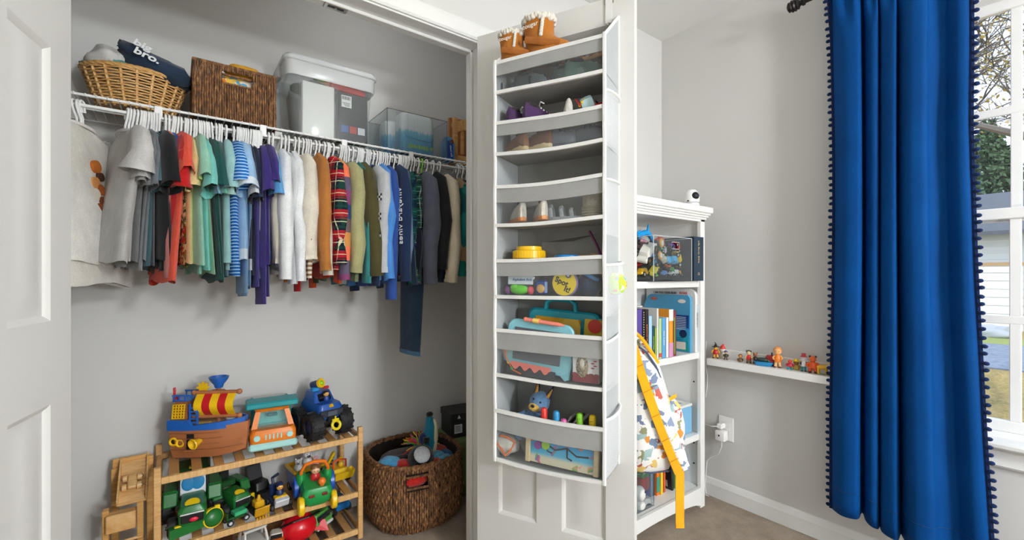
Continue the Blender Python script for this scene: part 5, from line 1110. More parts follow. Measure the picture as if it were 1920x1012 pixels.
for x in (.505,):
    q = g(PIP); q.box((x, -.004, 1.985), (.022, .002, .10)); o = q.out('hanging_strap', org); q = g(ST); q.box((x, -.0015, 2.015), (.030, .003, .03)); q.box((x, .018, 2.0235), (.030, .044, .003)); q.box((x, .0385, 2.012), (.030, .002, .024)); q.out('door_hook', o)
q = g(ST); q.torus((OXB-.03, -.012, 1.925), .007, .0018, 12, 6, rot=(0, pi/2, 0)); q.out('ring', org)
def PT(name, lb, cat, x, d, z, rz=0, group=None, rot=None, sc=None):
    p = on_door(x, d, z); return T(name, lb, cat, p, DRZ+rz, group, rot=(rot[0], rot[1], DRZ+rz) if rot else None, sc=sc)
def ODX(px, py, d): return at_door(px, py, d)
# --- shoes
def shoe(lb, x, d, z, rz, L=.13, sole='#d9c49a', up='#8a6a4c', kind='sneaker', lace=None, group='shoes in the door organizer', rot=None, lining='#3a3634', name='shoe'):
    s = PT(name, lb, 'shoe', x, d, z, rz, group, rot); wd = L*.36; sth = .016 if kind != 'sandal' else .012
    out = [(-.5, 0), (-.48, .18), (-.40, .33), (-.2, .36), (0, .34), (.2, .42), (.36, .40), (.46, .25), (.5, .05), (.49, -.14), (.40, -.33), (.2, -.38), (0, -.30), (-.2, -.33), (-.40, -.31), (-.48, -.18)]
    P = [(a*L, b*wd) for a, b in out]; q = g(plain(sole, .7)); q.loft([[(a*f, b*f, zz) for a, b in P] for f, zz in ((.93, 0), (1, .003), (1.02, sth*.8), (.97, sth))]); so = q.out('sole', s)
    if kind == 'sandal':
        q = g(cloth(up))
        for xx, hgt in ((.22, .026), (-.05, .034), (-.34, .040)): q.tube([(xx*L, -wd*.36, sth*.8), (xx*L-.004, -wd*.30, sth+hgt*.7), (xx*L-.006, 0, sth+hgt), (xx*L-.004, wd*.30, sth+hgt*.7), (xx*L, wd*.36, sth*.8)], .007, n=6, flat=.4)
        q.out('strap', s)
        if lace: q = g(plain(lace, .6)); q.sph((.05*L, 0, sth+.036), .011, 10, 7); q.sph((.16*L, .008, sth+.030), .010, 10, 7); q.out('bobble', s)
        return s
    hs = [(-.49, .22, .20, .040), (-.42, .30, .28, .058), (-.25, .35, .34, .052), (-.05, .33, .34, .046), (.12, .38, .36, .044), (.28, .40, .36, .034), (.40, .36, .32, .026), (.48, .20, .20, .018)] if kind != 'clog' else [(-.20, .36, .34, .040), (-.05, .36, .36, .046), (.12, .40, .38, .046), (.28, .42, .38, .040), (.40, .38, .34, .032), (.49, .2, .2, .018)]
    k = L/.13; q = g(plain(up, .6) if kind == 'clog' else cloth(up)); n = 12; rings = []
    for xx, a, b, hh in hs: rings.append([(xx*L, wd*(a+(b-a)*t)*1.0*cos(pi*t)*(1 if True else 1), sth*.8+hh*k*sin(pi*t)**.75) for t in [i/n for i in range(n+1)]])
    open_ = 3 if kind in ('sneaker', 'loafer') else 0
    q.loft(rings, (True, True), closed=False); u = q.out('upper', s, smooth=60)
    if kind in ('sneaker', 'loafer'):
        q = g(cloth(lining)); q.sph((-.22*L, 0, sth+.046*k), (L*.20, wd*.25, .010*k), 14, 6); q.out('opening', s)
    if kind == 'clog':
        q = g(DK)
        for xx, yy in ((.05, -.2), (.05, .2), (.18, 0), (.18, -.26), (.18, .26), (.31, -.12), (.31, .14)): q.sph((xx*L, yy*wd, sth+.041*k-(abs(yy)*.02)-max(0, xx-.15)*.05), .0052*k, 8, 5)
        q.out('vent_hole', u); q = g(plain(up, .6)); q.tube([(-.18*L, -wd*.36, .045*k), (-.42*L, -wd*.30, .050*k), (-.52*L, 0, .052*k), (-.42*L, wd*.30, .050*k), (-.18*L, wd*.36, .045*k)], .006*k, n=6, flat=.4); q.out('heel_strap', s)
    if lace:
        q = g(plain(lace, .7))
        for i in range(4): xx = -.02+.085*i; h = .0475-.006*i; q.tube([(xx*L, -wd*.26, sth+h*k*.82), (xx*L+.003, 0, sth+h*k*.98), (xx*L, wd*.26, sth+h*k*.82)], .0028, n=5)
        q.tube([(-.02*L, 0, sth+.05*k), (-.06*L, -.016, sth+.058*k), (0, -.026, sth+.05*k)], .0022, n=5); q.tube([(-.02*L, 0, sth+.05*k), (-.06*L, .016, sth+.058*k), (0, .026, sth+.05*k)], .0022, n=5)
        q.out('lace', s)
    return s
def boot(lb, x, d, z, rz, s=1.0, up='#b8722c', txt=None, group='tan boots on top of the organizer'):
    t = PT('winter_boot', lb, 'boot', x, d, z, rz, group, sc=s); TAN = cloth(up, .12); FUR = fleece('#ece6da')
    q = g(plain('#8f5a26', .7)); q.loft([[(a*f, b*f, zz) for a, b in [(.068*cos(2*pi*i/20)+.016, .034*sin(2*pi*i/20)) for i in range(20)]] for f, zz in ((.95, 0), (1.03, .003), (1.03, .013), (.98, .015))]); q.out('sole', t)
    q = g(TAN); rings = []
    for zz, cx, a, b in ((.012, .016, .066, .034), (.026, .016, .066, .035), (.042, .010, .060, .035), (.054, -.004, .047, .034), (.068, -.012, .040, .034), (.090, -.014, .041, .035), (.108, -.014, .042, .036)): rings.append([(cx+a*cos(2*pi*i/20), b*sin(2*pi*i/20), zz) for i in range(20)])
    q.loft(rings, (True, False)); q.out('upper', t, smooth=60)
    q = g(FUR)
    for i in range(26): a = 2*pi*i/26; q.sph((-.014+.040*cos(a), .034*sin(a), .110+.003*sin(i*2.3)), (.0095, .0095, .009), 7, 5)
    q.out('fleece_cuff', t); q = g(FUR)
    for i in range(7): q.sph((.008-.001*i, -.0345, .104-.0075*i), (.0055, .005, .0065), 7, 5)
    q.out('fleece_slit', t)
    q = g(cloth('#a8642a')); q.tube([(.052, -.028, .030), (.010, -.0375, .036), (-.040, -.0385, .050)], .009, n=6, flat=.35); q.out('strap', t)
    if txt: text(txt, .017, plain('#f2ece0', .7), t, face_M((-.027, -.0368, .086), (1, -.12, .08), (0, 0, 1)), 'lettering')
    return t
# pocket 1
z1 = ob[0]+.004
for i, (x, d, z, rz, L, sl, up, kd, lb) in enumerate(((.215, .10, z1, .3, .13, '#b98a5c', '#3f464c', 'sandal', 'grey strapped sandal with tan sole in the top pocket, nearest the hinge side'), (.275, .115, z1, -.2, .13, '#33383d', '#5c6468', 'loafer', 'dark grey slip-on shoe in the top pocket'), (.33, .11, z1, .15, .13, '#a87848', '#2f353b', 'sandal', 'black strapped sandal lying mid top pocket'), (.41, .105, z1, -.25, .13, '#4a5452', '#6f857e', 'sneaker', 'grey-green canvas shoe in the top pocket'), (.462, .11, z1, .2, .13, '#55605c', '#5d7a70', 'sneaker', 'dark sage canvas shoe at the end of the top pocket'), (.24, .05, z1, .1, .13, '#5a4636', '#7a5a40', 'loafer', 'brown slip-on shoe at the back of the top pocket'), (.42, .045, z1, 0, .13, '#3c4448', '#4f5b60', 'loafer', 'slate slip-on shoe at the back of the top pocket'))):
    shoe(lb, x, d, z, rz, L, sl, up, kd)
bz = z1+.066
xb1, _ = ODX(968, 90, .10); xb2, _ = ODX(1013, 80, .10)
boot('left tan ankle boot with white fleece cuff atop the door organizer', xb1, .105, 1.812, .25, .98, txt='cougar')
boot('right and taller tan ankle boot with white fleece cuff atop the door organizer', xb2+.006, .085, 1.818, .12, 1.22, txt='cougar')
x_, _ = ODX(1078, 70, .06); shoe('small brown sandal with black bobbles behind the tan boots', x_, .055, 1.795, .2, .11, '#b98a5c', '#a5714a', 'sandal', '#1c1c1e')
x_, _ = ODX(1113, 60, .07); shoe('brown sandal with black bobbles at the organizer end', x_, .06, 1.80, -.1, .12, '#b98a5c', '#a5714a', 'sandal', '#1c1c1e')
for x, z in ((.40, 1.772), (.47, 1.772)): shoe('flat grey shoe wedged under the bobble sandals' if x < .45 else 'flat dark shoe wedged under the end sandal', x, .055, z, 0, .12, '#3c4448', '#56605f', 'sandal')
# pocket 2
z2 = ob[1]+.004
for lb, x, d, z, rz, L, sl, up, kd, lc in (('brown shoe with thick tan sole, nearest the hinge side, in the second pocket', .225, .115, z2, 2.6, .13, '#d2b98c', '#8a5f44', 'loafer', None), ('brown shoe with crepe sole in the middle of the second pocket', .300, .118, z2, 2.8, .13, '#d8c196', '#7e543c', 'loafer', None),
    ('white sneaker lying on the brown shoes in the second pocket', .255, .075, z2+.052, .2, .13, '#e6e3dc', '#d8d4cc', 'sneaker', None), ('grey clog with round holes in the second pocket', .378, .115, z2, .1, .130, '#5c6068', '#6c7078', 'clog', None), ('second grey clog with round holes at the pocket end', .462, .11, z2, -.15, .130, '#5c6068', '#686c75', 'clog', None),
    ('purple sneaker with white laces, nearer the hinge side', .232, .095, z2+.088, 1.2, .12, '#e4e0e4', '#4b3358', 'sneaker', '#f2f0f2'), ('purple sneaker with white laces beside its twin', .300, .090, z2+.092, 1.0, .125, '#e4e0e4', '#553a63', 'sneaker', '#f2f0f2'),
    ('white canvas shoe beside the red sandal', .395, .085, z2+.075, 2.0, .13, '#ece9e2', '#e2ded6', 'loafer', None), ('white slip-on behind the red sandal', .485, .055, z2+.085, 1.5, .10, '#e6e3dc', '#dcd8d0', 'loafer', None)):
    shoe(lb, x, d, z, rz, L, sl, up, kd, lc)
rs = PT('sandal', 'red sandal with a pale blue printed strap leaning on the pocket rim', 'shoe', .465, .105, z2+.098, .2, 'shoes in the door organizer', rot=(.3, -.25, 0)); q = g(plain('#d02a26', .5)); q.loft([[(a*f, b*f, zz) for a, b in [(.055*cos(2*pi*i/18), .024*sin(2*pi*i/18)) for i in range(18)]] for f, zz in ((.95, 0), (1, .004), (1, .016), (.95, .018))]); q.out('sole', rs)
q = g(plain('#bfe0e8', .5)); q.tube([(.012, -.025, .014), (.010, -.020, .038), (.008, 0, .046), (.010, .020, .038), (.012, .025, .014)], .018, n=8, flat=.2); q.out('strap', rs); q = g(plastic('#f0c81c'))
for a in (-.016, 0, .014): q.sph((-.002+a*.6, -.021+abs(a)*.3, .034+a*.3), (.006, .003, .006), 8, 6)
q.out('print_dot', rs); q = g(plain('#c9281f', .5)); q.tube([(-.012, -.024, .030), (-.02, 0, .050), (-.012, .024, .030)], .005, n=6, flat=.4); q.out('strap_trim', rs)
# pocket 3
z3 = ob[2]+.004
for lb, x, d, z, rz, L, sl, up, kd, lc in (('cream sneaker with orange sole edge, nearest the hinge side, in the third pocket', .232, .112, z3, 2.3, .13, '#c98452', '#d6cfc2', 'sneaker', None), ('cream sneaker with tan sole edge in the third pocket', .312, .112, z3, 2.2, .13, '#cd8f5c', '#ddd6c8', 'sneaker', None),
    ('white clog with round holes lying on the cream sneakers', .268, .080, z3+.055, 2.6, .135, '#e6e4de', '#e9e7e2', 'clog', None), ('flat pale grey shoe mid third pocket', .395, .11, z3, .1, .12, '#a9abad', '#b9bbbd', 'sandal', None)):
    shoe(lb, x, d, z, rz, L, sl, up, kd, lc)
kb = PT('knit_boot', 'upright beige knitted slipper boot in the third pocket', 'boot', .485, .095, z3); q = g(cloth('#cbbfa6', .2, 120)); rings = []
for zz, cy_, a, b in ((0, 0, .030, .040), (.012, 0, .034, .044), (.05, 0, .034, .042), (.09, 0, .036, .036), (.115, 0, .035, .032), (.130, 0, .030, .026), (.138, 0, .018, .015)): rings.append([(a*cos(2*pi*i/20)*(1+.03*sin(9*i)), cy_+b*sin(2*pi*i/20), zz) for i in range(20)])
q.loft(rings); q.out('knit_body', kb, smooth=60); q = g(cloth('#b9ac92')); [q.torus((0, 0, .010+.008*k), .0345, .004, 20, 6, sy=1.25) for k in range(4)]; q.out('knit_rib', kb)
# pocket 4
z4 = ob[3]+.004
jr = PT('yellow_lid_jar', 'clear jar with a big yellow screw lid in the fourth pocket', 'jar', ODX(991, 470, .10)[0], .095, z4); q = g(clear('#f4f6f6', .10, .06)); q.lathe([(.001, .001), (.046, .001), (.048, .006), (.048, .118), (.044, .124)], n=28); q.out('glass_body', jr); q = g(YEL); q.lathe([(.052, .118), (.0535, .120), (.0535, .143), (.050, .146), (.042, .147), (.041, .158), (.001, .159)], n=36)
for i in range(36): a = 2*pi*i/36; q.box((.0535*cos(a), .0535*sin(a), .131), (.002, .004, .022), rot=(0, 0, a))
q.out('lid', jr); q = g(plastic('#3fa0d0')); q.sph((.0, -.02, .10), .014, 8, 6); q.use(plastic('#d0c030')).sph((-.02, .0, .09), .016, 8, 6); q.use(plastic('#c8402c')).sph((.02, .01, .085), .018, 8, 6); q.out('beads', jr)
bj = PT('blue_lid_jar', 'clear jar with a bright blue lid in the fourth pocket', 'jar', ODX(1062, 480, .11)[0], .105, z4); q = g(clear('#f4f6f6', .10, .06)); q.lathe([(.001, .001), (.036, .001), (.038, .006), (.038, .108)], n=24); q.out('glass_body', bj); q = g(plastic('#1f86d0')); q.lathe([(.0405, .104), (.0405, .124), (.037, .127), (.001, .127)], n=28); q.out('lid', bj)
zb_ = PT('zip_bag', 'clear zip bag of wooden blocks with a purple zip in the fourth pocket', 'bag', .400, .045, z4); q = g(clear('#f6f6f4', .10, .15)); q.loft([[(x, y, z) for x, y in ((-.11, -.02), (.0, -.032), (.095, -.02), (.095, .02), (0, .032), (-.11, .02))] if z < .1 else [(x, y*.2, z+.02*(x > 0)) for x, y in ((-.11, -.02), (.0, -.03), (.075, -.02), (.075, .02), (0, .03), (-.11, .02))] for z in (0, .09, .175)]); q.out('film', zb_)
q = g(plain('#6a1f52', .4)); q.tube([(.055, -.005, .205), (.075, -.008, .17), (.092, -.006, .13), (.098, -.004, .10)], .0045, n=6); q.out('zip', zb_)
for i, (x, y, z, r) in enumerate(((.02, 0, .075, .1), (.055, .005, .09, .2), (.035, -.004, .115, -.1), (.072, 0, .118, .3), (.0, .002, .10, .5))): q = g(PINL); q.box((x, y, z), (.036, .026, .030), rot=(0, r*.3, r), bev=.003); o = q.out('block', zb_)
q = g(PINL); q.box((.03, 0, .034), (.13, .05, .062), bev=.004); q.out('block', zb_)
ap = PT('card_pack', 'blue and white alphabet card pack in the fourth pocket window', 'cards', ODX(975, 530, .148)[0], .146, z4+.028, rot=(-.06, 0, 0)); q = g(plain('#dfe8ee', .4)); q.box((0, 0, .034), (.088, .006, .055), bev=.001); q.out('header_card', ap)
text('Alphabet Acti', .0125, plain('#1f5f9e', .5), ap, face_M((.008, -.0036, .022), (1, 0, 0), (0, 0, 1))); q = g(plain('#3f9fd0', .5)); q.sph((-.028, -.003, .052), (.012, .003, .008), 10, 6); q.use(plain('#c0603c', .5)).sph((.026, -.003, .054), (.016, .003, .007), 10, 6); q.out('picture', ap)
gm = PT('green_clay', 'lime green clay letters in a bag under the alphabet cards', 'toy letters', ODX(972, 545, .14)[0], .140, z4); q = g(plastic('#6fd63c')); q.sph((.004, 0, .018), (.034, .012, .016), 14, 8); q.sph((-.012, -.004, .026), (.016, .010, .009), 10, 6); q.out('green_piece', gm); q = g(plastic('#e05560')); q.sph((.044, 0, .016), (.012, .010, .014), 10, 7); q.out('pink_piece', gm); q = g(plastic('#7a3f80')); q.sph((-.038, 0, .016), (.012, .010, .014), 10, 7); q.out('purple_piece', gm)
pd = PT('blue_disc_toy', 'little navy and tan round toy between the cards and the yellow tin', 'toy', ODX(1014, 542, .145)[0], .143, z4+.002); q = g(plastic('#2a4a94')); q.box((0, .004, .024), (.040, .014, .046), bev=.006); q.out('case', pd); q = g(plastic('#d8a860')); q.sph((0, -.004, .020), (.014, .004, .014), 12, 8); q.out('badge', pd)
stn = PT('card_game_tin', 'round yellow game tin with black writing in the fourth pocket window', 'tin', ODX(1058, 537, .148)[0], .143, z4+.040); q = g(plain('#9a86b8', .3)); q.cyl((0, .010, 0), (0, -.004, 0), .041, n=36); q.out('tin_rim', stn); q = g(plain('#f0d21c', .3)); q.cyl((0, -.003, 0), (0, -.0065, 0), .038, n=36); q.out('tin_face', stn)
TB = plain('#1c1a18', .5); text('Spot', .024, TB, stn, face_M((-.008, -.0068, .004), (1, 0, -.45), (.42, 0, 1)), bold=.0006); text('It!', .024, TB, stn, face_M((.010, -.0068, -.020), (1, 0, -.45), (.42, 0, 1)), bold=.0006); q = g(plain('#5a5260', .4)); q.cyl((.014, -.006, .024), (.014, -.008, .024), .009, n=12); q.use(plain('#e9e9ea', .4)).cyl((.014, -.008, .024), (.014, -.009, .024), .0045, n=10); q.out('print', stn)
cp = PT('navy_cap', 'crumpled navy cloth cap at the end of the fourth pocket', 'cap', ODX(1104, 538, .13)[0], .118, z4+.036); o = blob(cloth('#2e3d58'), (0, 0, 0), (.040, .032, .040), 51, .14); o.out('crown', cp, smooth=60); q = g(cloth('#3f78ac')); q.tube([(-.012, -.030, .036), (.012, -.034, .024), (.034, -.024, .012)], .006, n=6, flat=.5); q.out('band', cp)
# ball in the mesh side pocket
bp = on_door(OXB+.012, .085, 1.095); ba = T('toy_ball', 'lime green and blue patterned ball in the mesh side pocket', 'ball', bp); q = g(patches(['#b9e04a', '#cfe86a', '#6fa8d0', '#e0e6e0', '#b9e04a', '#e08a6a'], 42)); q.sph((0, 0, 0), .034, 24, 16); q.out('ball_skin', ba)
# pocket 5
z5 = ob[4]+.004; TQ = plastic('#1fa0b4', .35)
lp = PT('toy_laptop', 'turquoise toy learning case with carry handle standing in the fifth pocket', 'toy', .378, .050, z5+.030, rot=(.0, .06, 0)); q = g(TQ); q.loft([[(x, y, z) for x, z in rrect(a, b, .022)] for a, b, y in ((.118, .078, -.012), (.124, .084, -.006), (.124, .084, .010))], M=Matrix.Translation((-.02, 0, .094))); q.out('case', lp)
q = g(patches(['#e0b03c', '#d9a030', '#e8c05a', '#d08a2c'], 10)); q.box((-.035, -.0135, .100), (.16, .003, .105), bev=.001); q.out('screen', lp); q = g(TQ); q.box((.085, .000, .105), (.10, .024, .12), rot=(0, .06, 0), bev=.010); q.out('side_unit', lp); q = g(plain('#d9b832', .5)); q.box((.092, -.0135, .112), (.07, .003, .095), bev=.001); o = q.out('side_panel', lp)
q = g(plain('#d03024', .4)); q.cyl((.092, -.0145, .138), (.092, -.018, .138), .022, n=20); q.out('red_button', lp); q = g(plain('#b89420', .5))
for i in range(5):
    for j in range(4): q.cyl((.072+.009*i, -.0145, .080+.009*j), (.072+.009*i, -.0158, .080+.009*j), .0022, n=6)
q.out('speaker_hole', lp); q = g(TQ); q.tube([(-.085, 0, .175), (-.082, 0, .200), (-.060, 0, .212), (0, 0, .212), (.018, 0, .200), (.022, 0, .175)], .0085, n=10); q.out('handle', lp); q = g(plain('#3f80b8', .5)); q.box((.020, -.0155, .066), (.028, .002, .026)); q.use(plain('#e0e4da', .5)).box((-.014, -.0155, .070), (.028, .002, .026)); q.out('picture_tile', lp)
q = g(plastic('#1f7fc0')); q.box((.09, -.02, .030), (.10, .012, .03), bev=.003); q.out('base_strip', lp)
tb5 = PT('drawing_tablet', 'pale blue drawing tablet with grey screen standing in the fifth pocket', 'tablet', .308, .135, z5+.016, rot=(-.06, .075, 0)); LB = plastic('#8fd0dc', .4); q = g(LB); q.loft([[(x, y, z) for x, z in rrect(a, b, .030)] for a, b, y in ((.112, .077, -.004), (.115, .080, 0), (.115, .080, .008))], M=Matrix.Translation((0, 0, .080))); q.out('frame', tb5); q = g(plain('#62656a', .35)); q.box((-.004, -.0055, .082), (.166, .003, .104), bev=.001); q.out('screen', tb5)
q = g(LB); q.loft([[(.06, -.003, .02), (.115, -.003, .06), (.115, .007, .06), (.06, .007, .02)], [(.098, -.003, -.012), (.112, -.003, -.006), (.112, .007, -.006), (.098, .007, -.012)]]); q.out('corner_foot', tb5)
pe = PT('drawing_pen', 'coral toy pen lying along the top of the drawing tablet', 'pen', .335, .142, z5+.176, rot=(0, .10, 0)); q = g(plastic('#f08a78')); q.cyl((-.062, 0, 0), (.052, 0, 0), .0065, n=12); q.cyl((.052, 0, 0), (.072, 0, 0), .0065, .002, 10); q.sph((-.062, 0, 0), .0075, 10, 7); q.out('barrel', pe); q = g(plastic('#f0c86a')); q.cyl((-.034, 0, 0), (-.014, 0, 0), .0085, n=12); q.out('clip', pe)
wb = PT('wavy_board', 'dark slate with a coral wavy edge in front of the drawing tablet', 'toy', .292, .149, z5+.002, rot=(0, .085, 0)); q = g(plain('#3a3c42', .5)); q.box((0, 0, .014), (.17, .003, .030), bev=.001); q.out('slate', wb); q = g(plastic('#ef7f70')); q.prism([(-.07, .040)]+[(-.07+.14*i/24, .022+.007*cos(i*1.05)) for i in range(25)]+[(.07, .040)], .003, face_M((0, -.002, 0), (1, 0, 0), (0, 0, 1))); q.out('wave', wb)
kt = PT('kitten_box', 'white card box with a kitten picture at the end of the fifth pocket', 'box', ODX(1100, 695, .135)[0], .120, z5+.002); q = g(plain('#e9e6e4', .5)); q.box((0, 0, .058), (.082, .05, .116), bev=.001); q.out('carton', kt); q = g(plain('#8a2f36', .5)); q.box((0, -.0258, .012), (.080, .002, .022)); q.use(plain('#8a2f36', .5))
for i in range(5): q.sph((-.034+.017*i, -.0258, .022), (.010, .0012, .007), 10, 5)
q.out('red_border', kt); CAT_ = patches(['#a89880', '#8a7a64', '#c2b49c', '#6f6250'], 70); q = g(CAT_); q.sph((-.010, -.0262, .048), (.019, .003, .034), 14, 9); q.sph((-.010, -.0268, .088), (.016, .003, .015), 14, 8); q.loft([[(-.024, -.027, .096), (-.014, -.027, .100), (-.019, -.027, .100)], [(-.024, -.0275, .110), (-.0235, -.0275, .110), (-.024, -.0275, .1105)]]); q.loft([[(-.006, -.027, .100), (.004, -.027, .096), (-.001, -.027, .100)], [(.003, -.0275, .110), (.0035, -.0275, .110), (.003, -.0275, .1105)]]); o = q.out('kitten_print', kt)
q = g(plain('#e2d8c8', .6)); q.sph((-.010, -.0288, .058), (.008, .002, .014), 10, 6); q.use(DK).sph((-.016, -.0296, .091), .0022, 6, 5); q.sph((-.004, -.0296, .091), .0022, 6, 5); q.use(plain('#b06a62', .5)).sph((-.010, -.0298, .084), .0018, 6, 5); q.out('kitten_detail', o)
q = g(plain('#c04a50', .5)); [q.sph((.022+.008*(i % 2), -.0262, .045+.007*i), (.006, .0008, .002), 8, 4) for i in range(4)]; q.out('script_print', kt)
o = blob(cloth('#dcdcda'), tuple(on_door(.196, .10, z5+.075)), (.030, .045, .040), 55, .2).out('cloth_bag', smooth=60); tag(o, 'small white cloth bag at the hinge side of the fifth pocket', 'bag')
rb5 = PT('beaded_string', 'thin orange cord with beads hanging beside the drawing tablet', 'string', .212, .150, z5); q = g(plastic('#e2672c')); q.tube([(-.020, 0, .125), (-.012, 0, .08), (.002, -.002, .045), (.020, -.002, .018), (.05, -.002, .008)], .0022, n=6); q.out('string', rb5); q = g(plastic('#3a9a4a')); q.sph((.016, -.003, .022), .005, 8, 6); q.use(plastic('#e8a02c')).sph((.004, -.003, .040), .0045, 8, 6); q.out('bead', rb5)
o = blob(fleece('#3f4146'), tuple(on_door(.235, .05, z5+.04)), (.05, .04, .04), 57, .15).out('dark_pouch', smooth=60); tag(o, 'dark cloth pouch at the back of the fifth pocket', 'pouch')
# pocket 6
z6 = ob[5]+.004
dgx, _ = ODX(998, 760, .085); bd = PT('plush_puppy', 'blue plush puppy leaning in the bottom pocket of the organizer', 'plush toy', dgx, .080, z6+.10, .1, rot=(0, .28, 0)); PB = fleece('#6f96bf'); PD = fleece('#26324a')
q = g(PB); q.lathe([(.001, -.04), (.030, -.038), (.037, -.01), (.034, .025), (.024, .045), (.001, .055)], n=18); q.out('body', bd); q = g(fleece('#b9d0dc')); q.sph((0, -.016, .002), (.026, .024, .032), 16, 9); q.out('tummy', bd); q = g(PB); q.sph((.002, 0, .080), (.034, .032, .036), 18, 11); h = q.out('head', bd)
for s in (-1, 1): q = g(PD); q.cyl((.004+s*.020, .004, .104), (.006+s*.026, .006, .148), .012, .002, 10); o = q.out('ear', h); q = g(fleece('#d9a24a')); q.cyl((.004+s*.020, -.003, .106), (.006+s*.0255, -.001, .136), .007, .0015, 8); q.out('inner_ear', o)
q = g(fleece('#dcb45a')); q.sph((-.004, -.026, .066), (.020, .020, .014), 14, 8); mz = q.out('muzzle', h); q = g(DK); q.sph((-.006, -.044, .074), (.007, .005, .005), 10, 6); q.out('nose', mz); q = g(DK); q.sph((-.014, -.028, .092), .0035, 8, 6); q.sph((.012, -.030, .090), .0035, 8, 6); q.out('eye', h)
for s in (-1, 1): q = g(PB); q.tube([(s*.030, -.006, .030), (s*.050, -.012, .012), (s*.058, -.016, -.008)], [.012, .011, .009], n=10); q.out('arm', bd); q = g(PB); q.tube([(s*.018, -.012, -.034), (s*.022, -.034, -.042), (s*.024, -.046, -.036)], [.013, .012, .011], n=10); q.out('leg', bd)
o = blob(fleece('#6a5f56'), tuple(on_door(.295, .075, z6+.035)), (.07, .06, .034), 58, .1).out('cloth_heap', smooth=60); tag(o, 'brown cloth heap under the plush puppy', 'cloth')
for i, (x, a, h, lb) in enumerate(((.335, .62, '#b9b7ae', 'grey picture book leaning behind the plush puppy'), (.352, .66, '#4f6038', 'dark green picture book leaning against the grey one'), (.368, .66, '#dcdcd8', 'white picture book leaning on the dark green one'))):
    b_ = PT('leaning_book', lb, 'book', x, .045, z6+.045, 0, 'books leaning in the bottom pocket', rot=(0, a, 0)); q = g(plain(h, .5)); q.box((0, 0, .045), (.008, .07, .15), bev=.001); q.out('cover', b_); q = g(plain('#e9e6dc', .7)); q.box((0, -.001, .045), (.005, .071, .146)); q.out('pages', b_)
for px, py, h, tall, lb in ((1020, 780, '#d8342c', .055, 'red toy peg standing in the bottom pocket'), (1043, 790, '#2f96cc', .055, 'blue toy peg standing beside the red one'), (1057, 795, '#e868a8', .040, 'short pink toy peg beside the blue one'), (1087, 793, '#84cc2c', .070, 'lime green toy peg standing in the bottom pocket'), (1111, 797, '#f0c81c', .072, 'yellow toy peg standing at the pocket end')):
    x_, zz = ODX(px, py, .125); top_ = {'#d8342c': 769, '#2f96cc': 775, '#e868a8': 790, '#84cc2c': 779, '#f0c81c': 783}[h]; zt_ = ODX(px, top_, .125)[1]
    pg = PT('toy_peg', lb, 'toy peg', x_, .125, z6, 0, 'toy pegs in the bottom pocket'); L_ = zt_-z6+.010; q = g(plastic(h)); q.lathe([(.001, 0), (.0105, 0), (.0105, L_-.010), (.008, L_-.003), (.001, L_)], n=16); q.out('peg_body', pg); q = g(DK); q.sph((-.003, -.0102, L_-.018), .0012, 6, 4); q.sph((.003, -.0102, L_-.018), .0012, 6, 4); q.out('dot_mark', pg)
fg = PT('fish_maze_board', 'wooden sliding maze board with sea picture and coloured discs in the bottom pocket', 'toy', ODX(1051, 855, .145)[0], .142, z6+.002, rot=(-.04, .02, 0)); 
def sea_mat():
    n = N('sea_print'); v = n.coord('Object'); s = n.new('SeparateXYZ'); n.link(v, s.inputs[0]); nz = n.noise(v, 60, 3); base = n.ramp(n.math('MULTIPLY', s.outputs['Z'], 9.0), [(.18, '#e0d6b8'), (.30, '#4fb8dc'), (.6, '#2a9fd8'), (1, '#1f8fd0')])
    f2 = n.math('GREATER_THAN', n.noise(n.coord('Object', (1, 1, 1)), 34, 2), .60); c2 = n.ramp(n.noise(v, 22, 1), [(.35, '#e8743c'), (.45, '#9a5fb0'), (.55, '#5fb84a'), (.62, '#f0a090')]); n.set(Base_Color=n.mix(f2, base, c2), Roughness=.4); return n.m
q = g(sea_mat()); q.box((0, 0, .055), (.208, .006, .108), bev=.001); q.out('picture_panel', fg)
PAL = wood('#d9bd8c', '#ecd7ae', (8, 8, 50))
for s in (-1, 1): q = g(PAL); q.box((s*.112, 0, .060), (.016, .016, .122), bev=.002); q.out('end_post', fg)
q = g(plain('#1e1e22', .6))
for pts in ([(-.08, .092), (-.045, .094), (-.02, .080), (.02, .088), (.05, .072), (.09, .076)], [(-.05, .065), (-.02, .052), (.02, .064), (.05, .046), (.088, .050)], [(-.05, .065), (-.045, .044), (-.03, .040)], [(.02, .064), (.02, .036), (.036, .030)], [(.05, .072), (.05, .096)]): q.tube([(x, -.0035, z) for x, z in pts], .0028, n=6, flat=.5)
q.out('slot_track', fg)
for x, z, h in ((-.066, .085, '#e87ab0'), (-.002, .087, '#f0c020'), (-.050, .062, '#9ccc2c'), (-.076, .058, '#8a3f98')): q = g(plastic(h)); q.cyl((x, -.003, z), (x, -.011, z), .0125, n=18); q.out('disc', fg)
oc_ = PT('orange_white_hat', 'white and orange sun hat in the corner of the bottom pocket', 'hat', ODX(950, 835, .12)[0], .118, z6+.034); o = blob(cloth('#dcd6cc'), (0, 0, 0), (.042, .038, .036), 61, .12); o.out('crown', oc_, smooth=60); q = g(plastic('#e8702c')); q.tube([(-.038, -.020, .016), (-.018, -.034, .010), (.004, -.040, -.008), (.016, -.040, -.024), (.030, -.030, -.006), (.040, -.018, .018), (.016, -.030, .034), (-.01, -.028, .034)], .0035, n=6); q.out('binding', oc_)
o = blob(fleece('#7a4a3a'), tuple(on_door(.225, .09, z6+.088)), (.05, .04, .022), 63, .15).out('brown_pouch', smooth=60); tag(o, 'brown printed pouch above the orange and white hat', 'pouch')
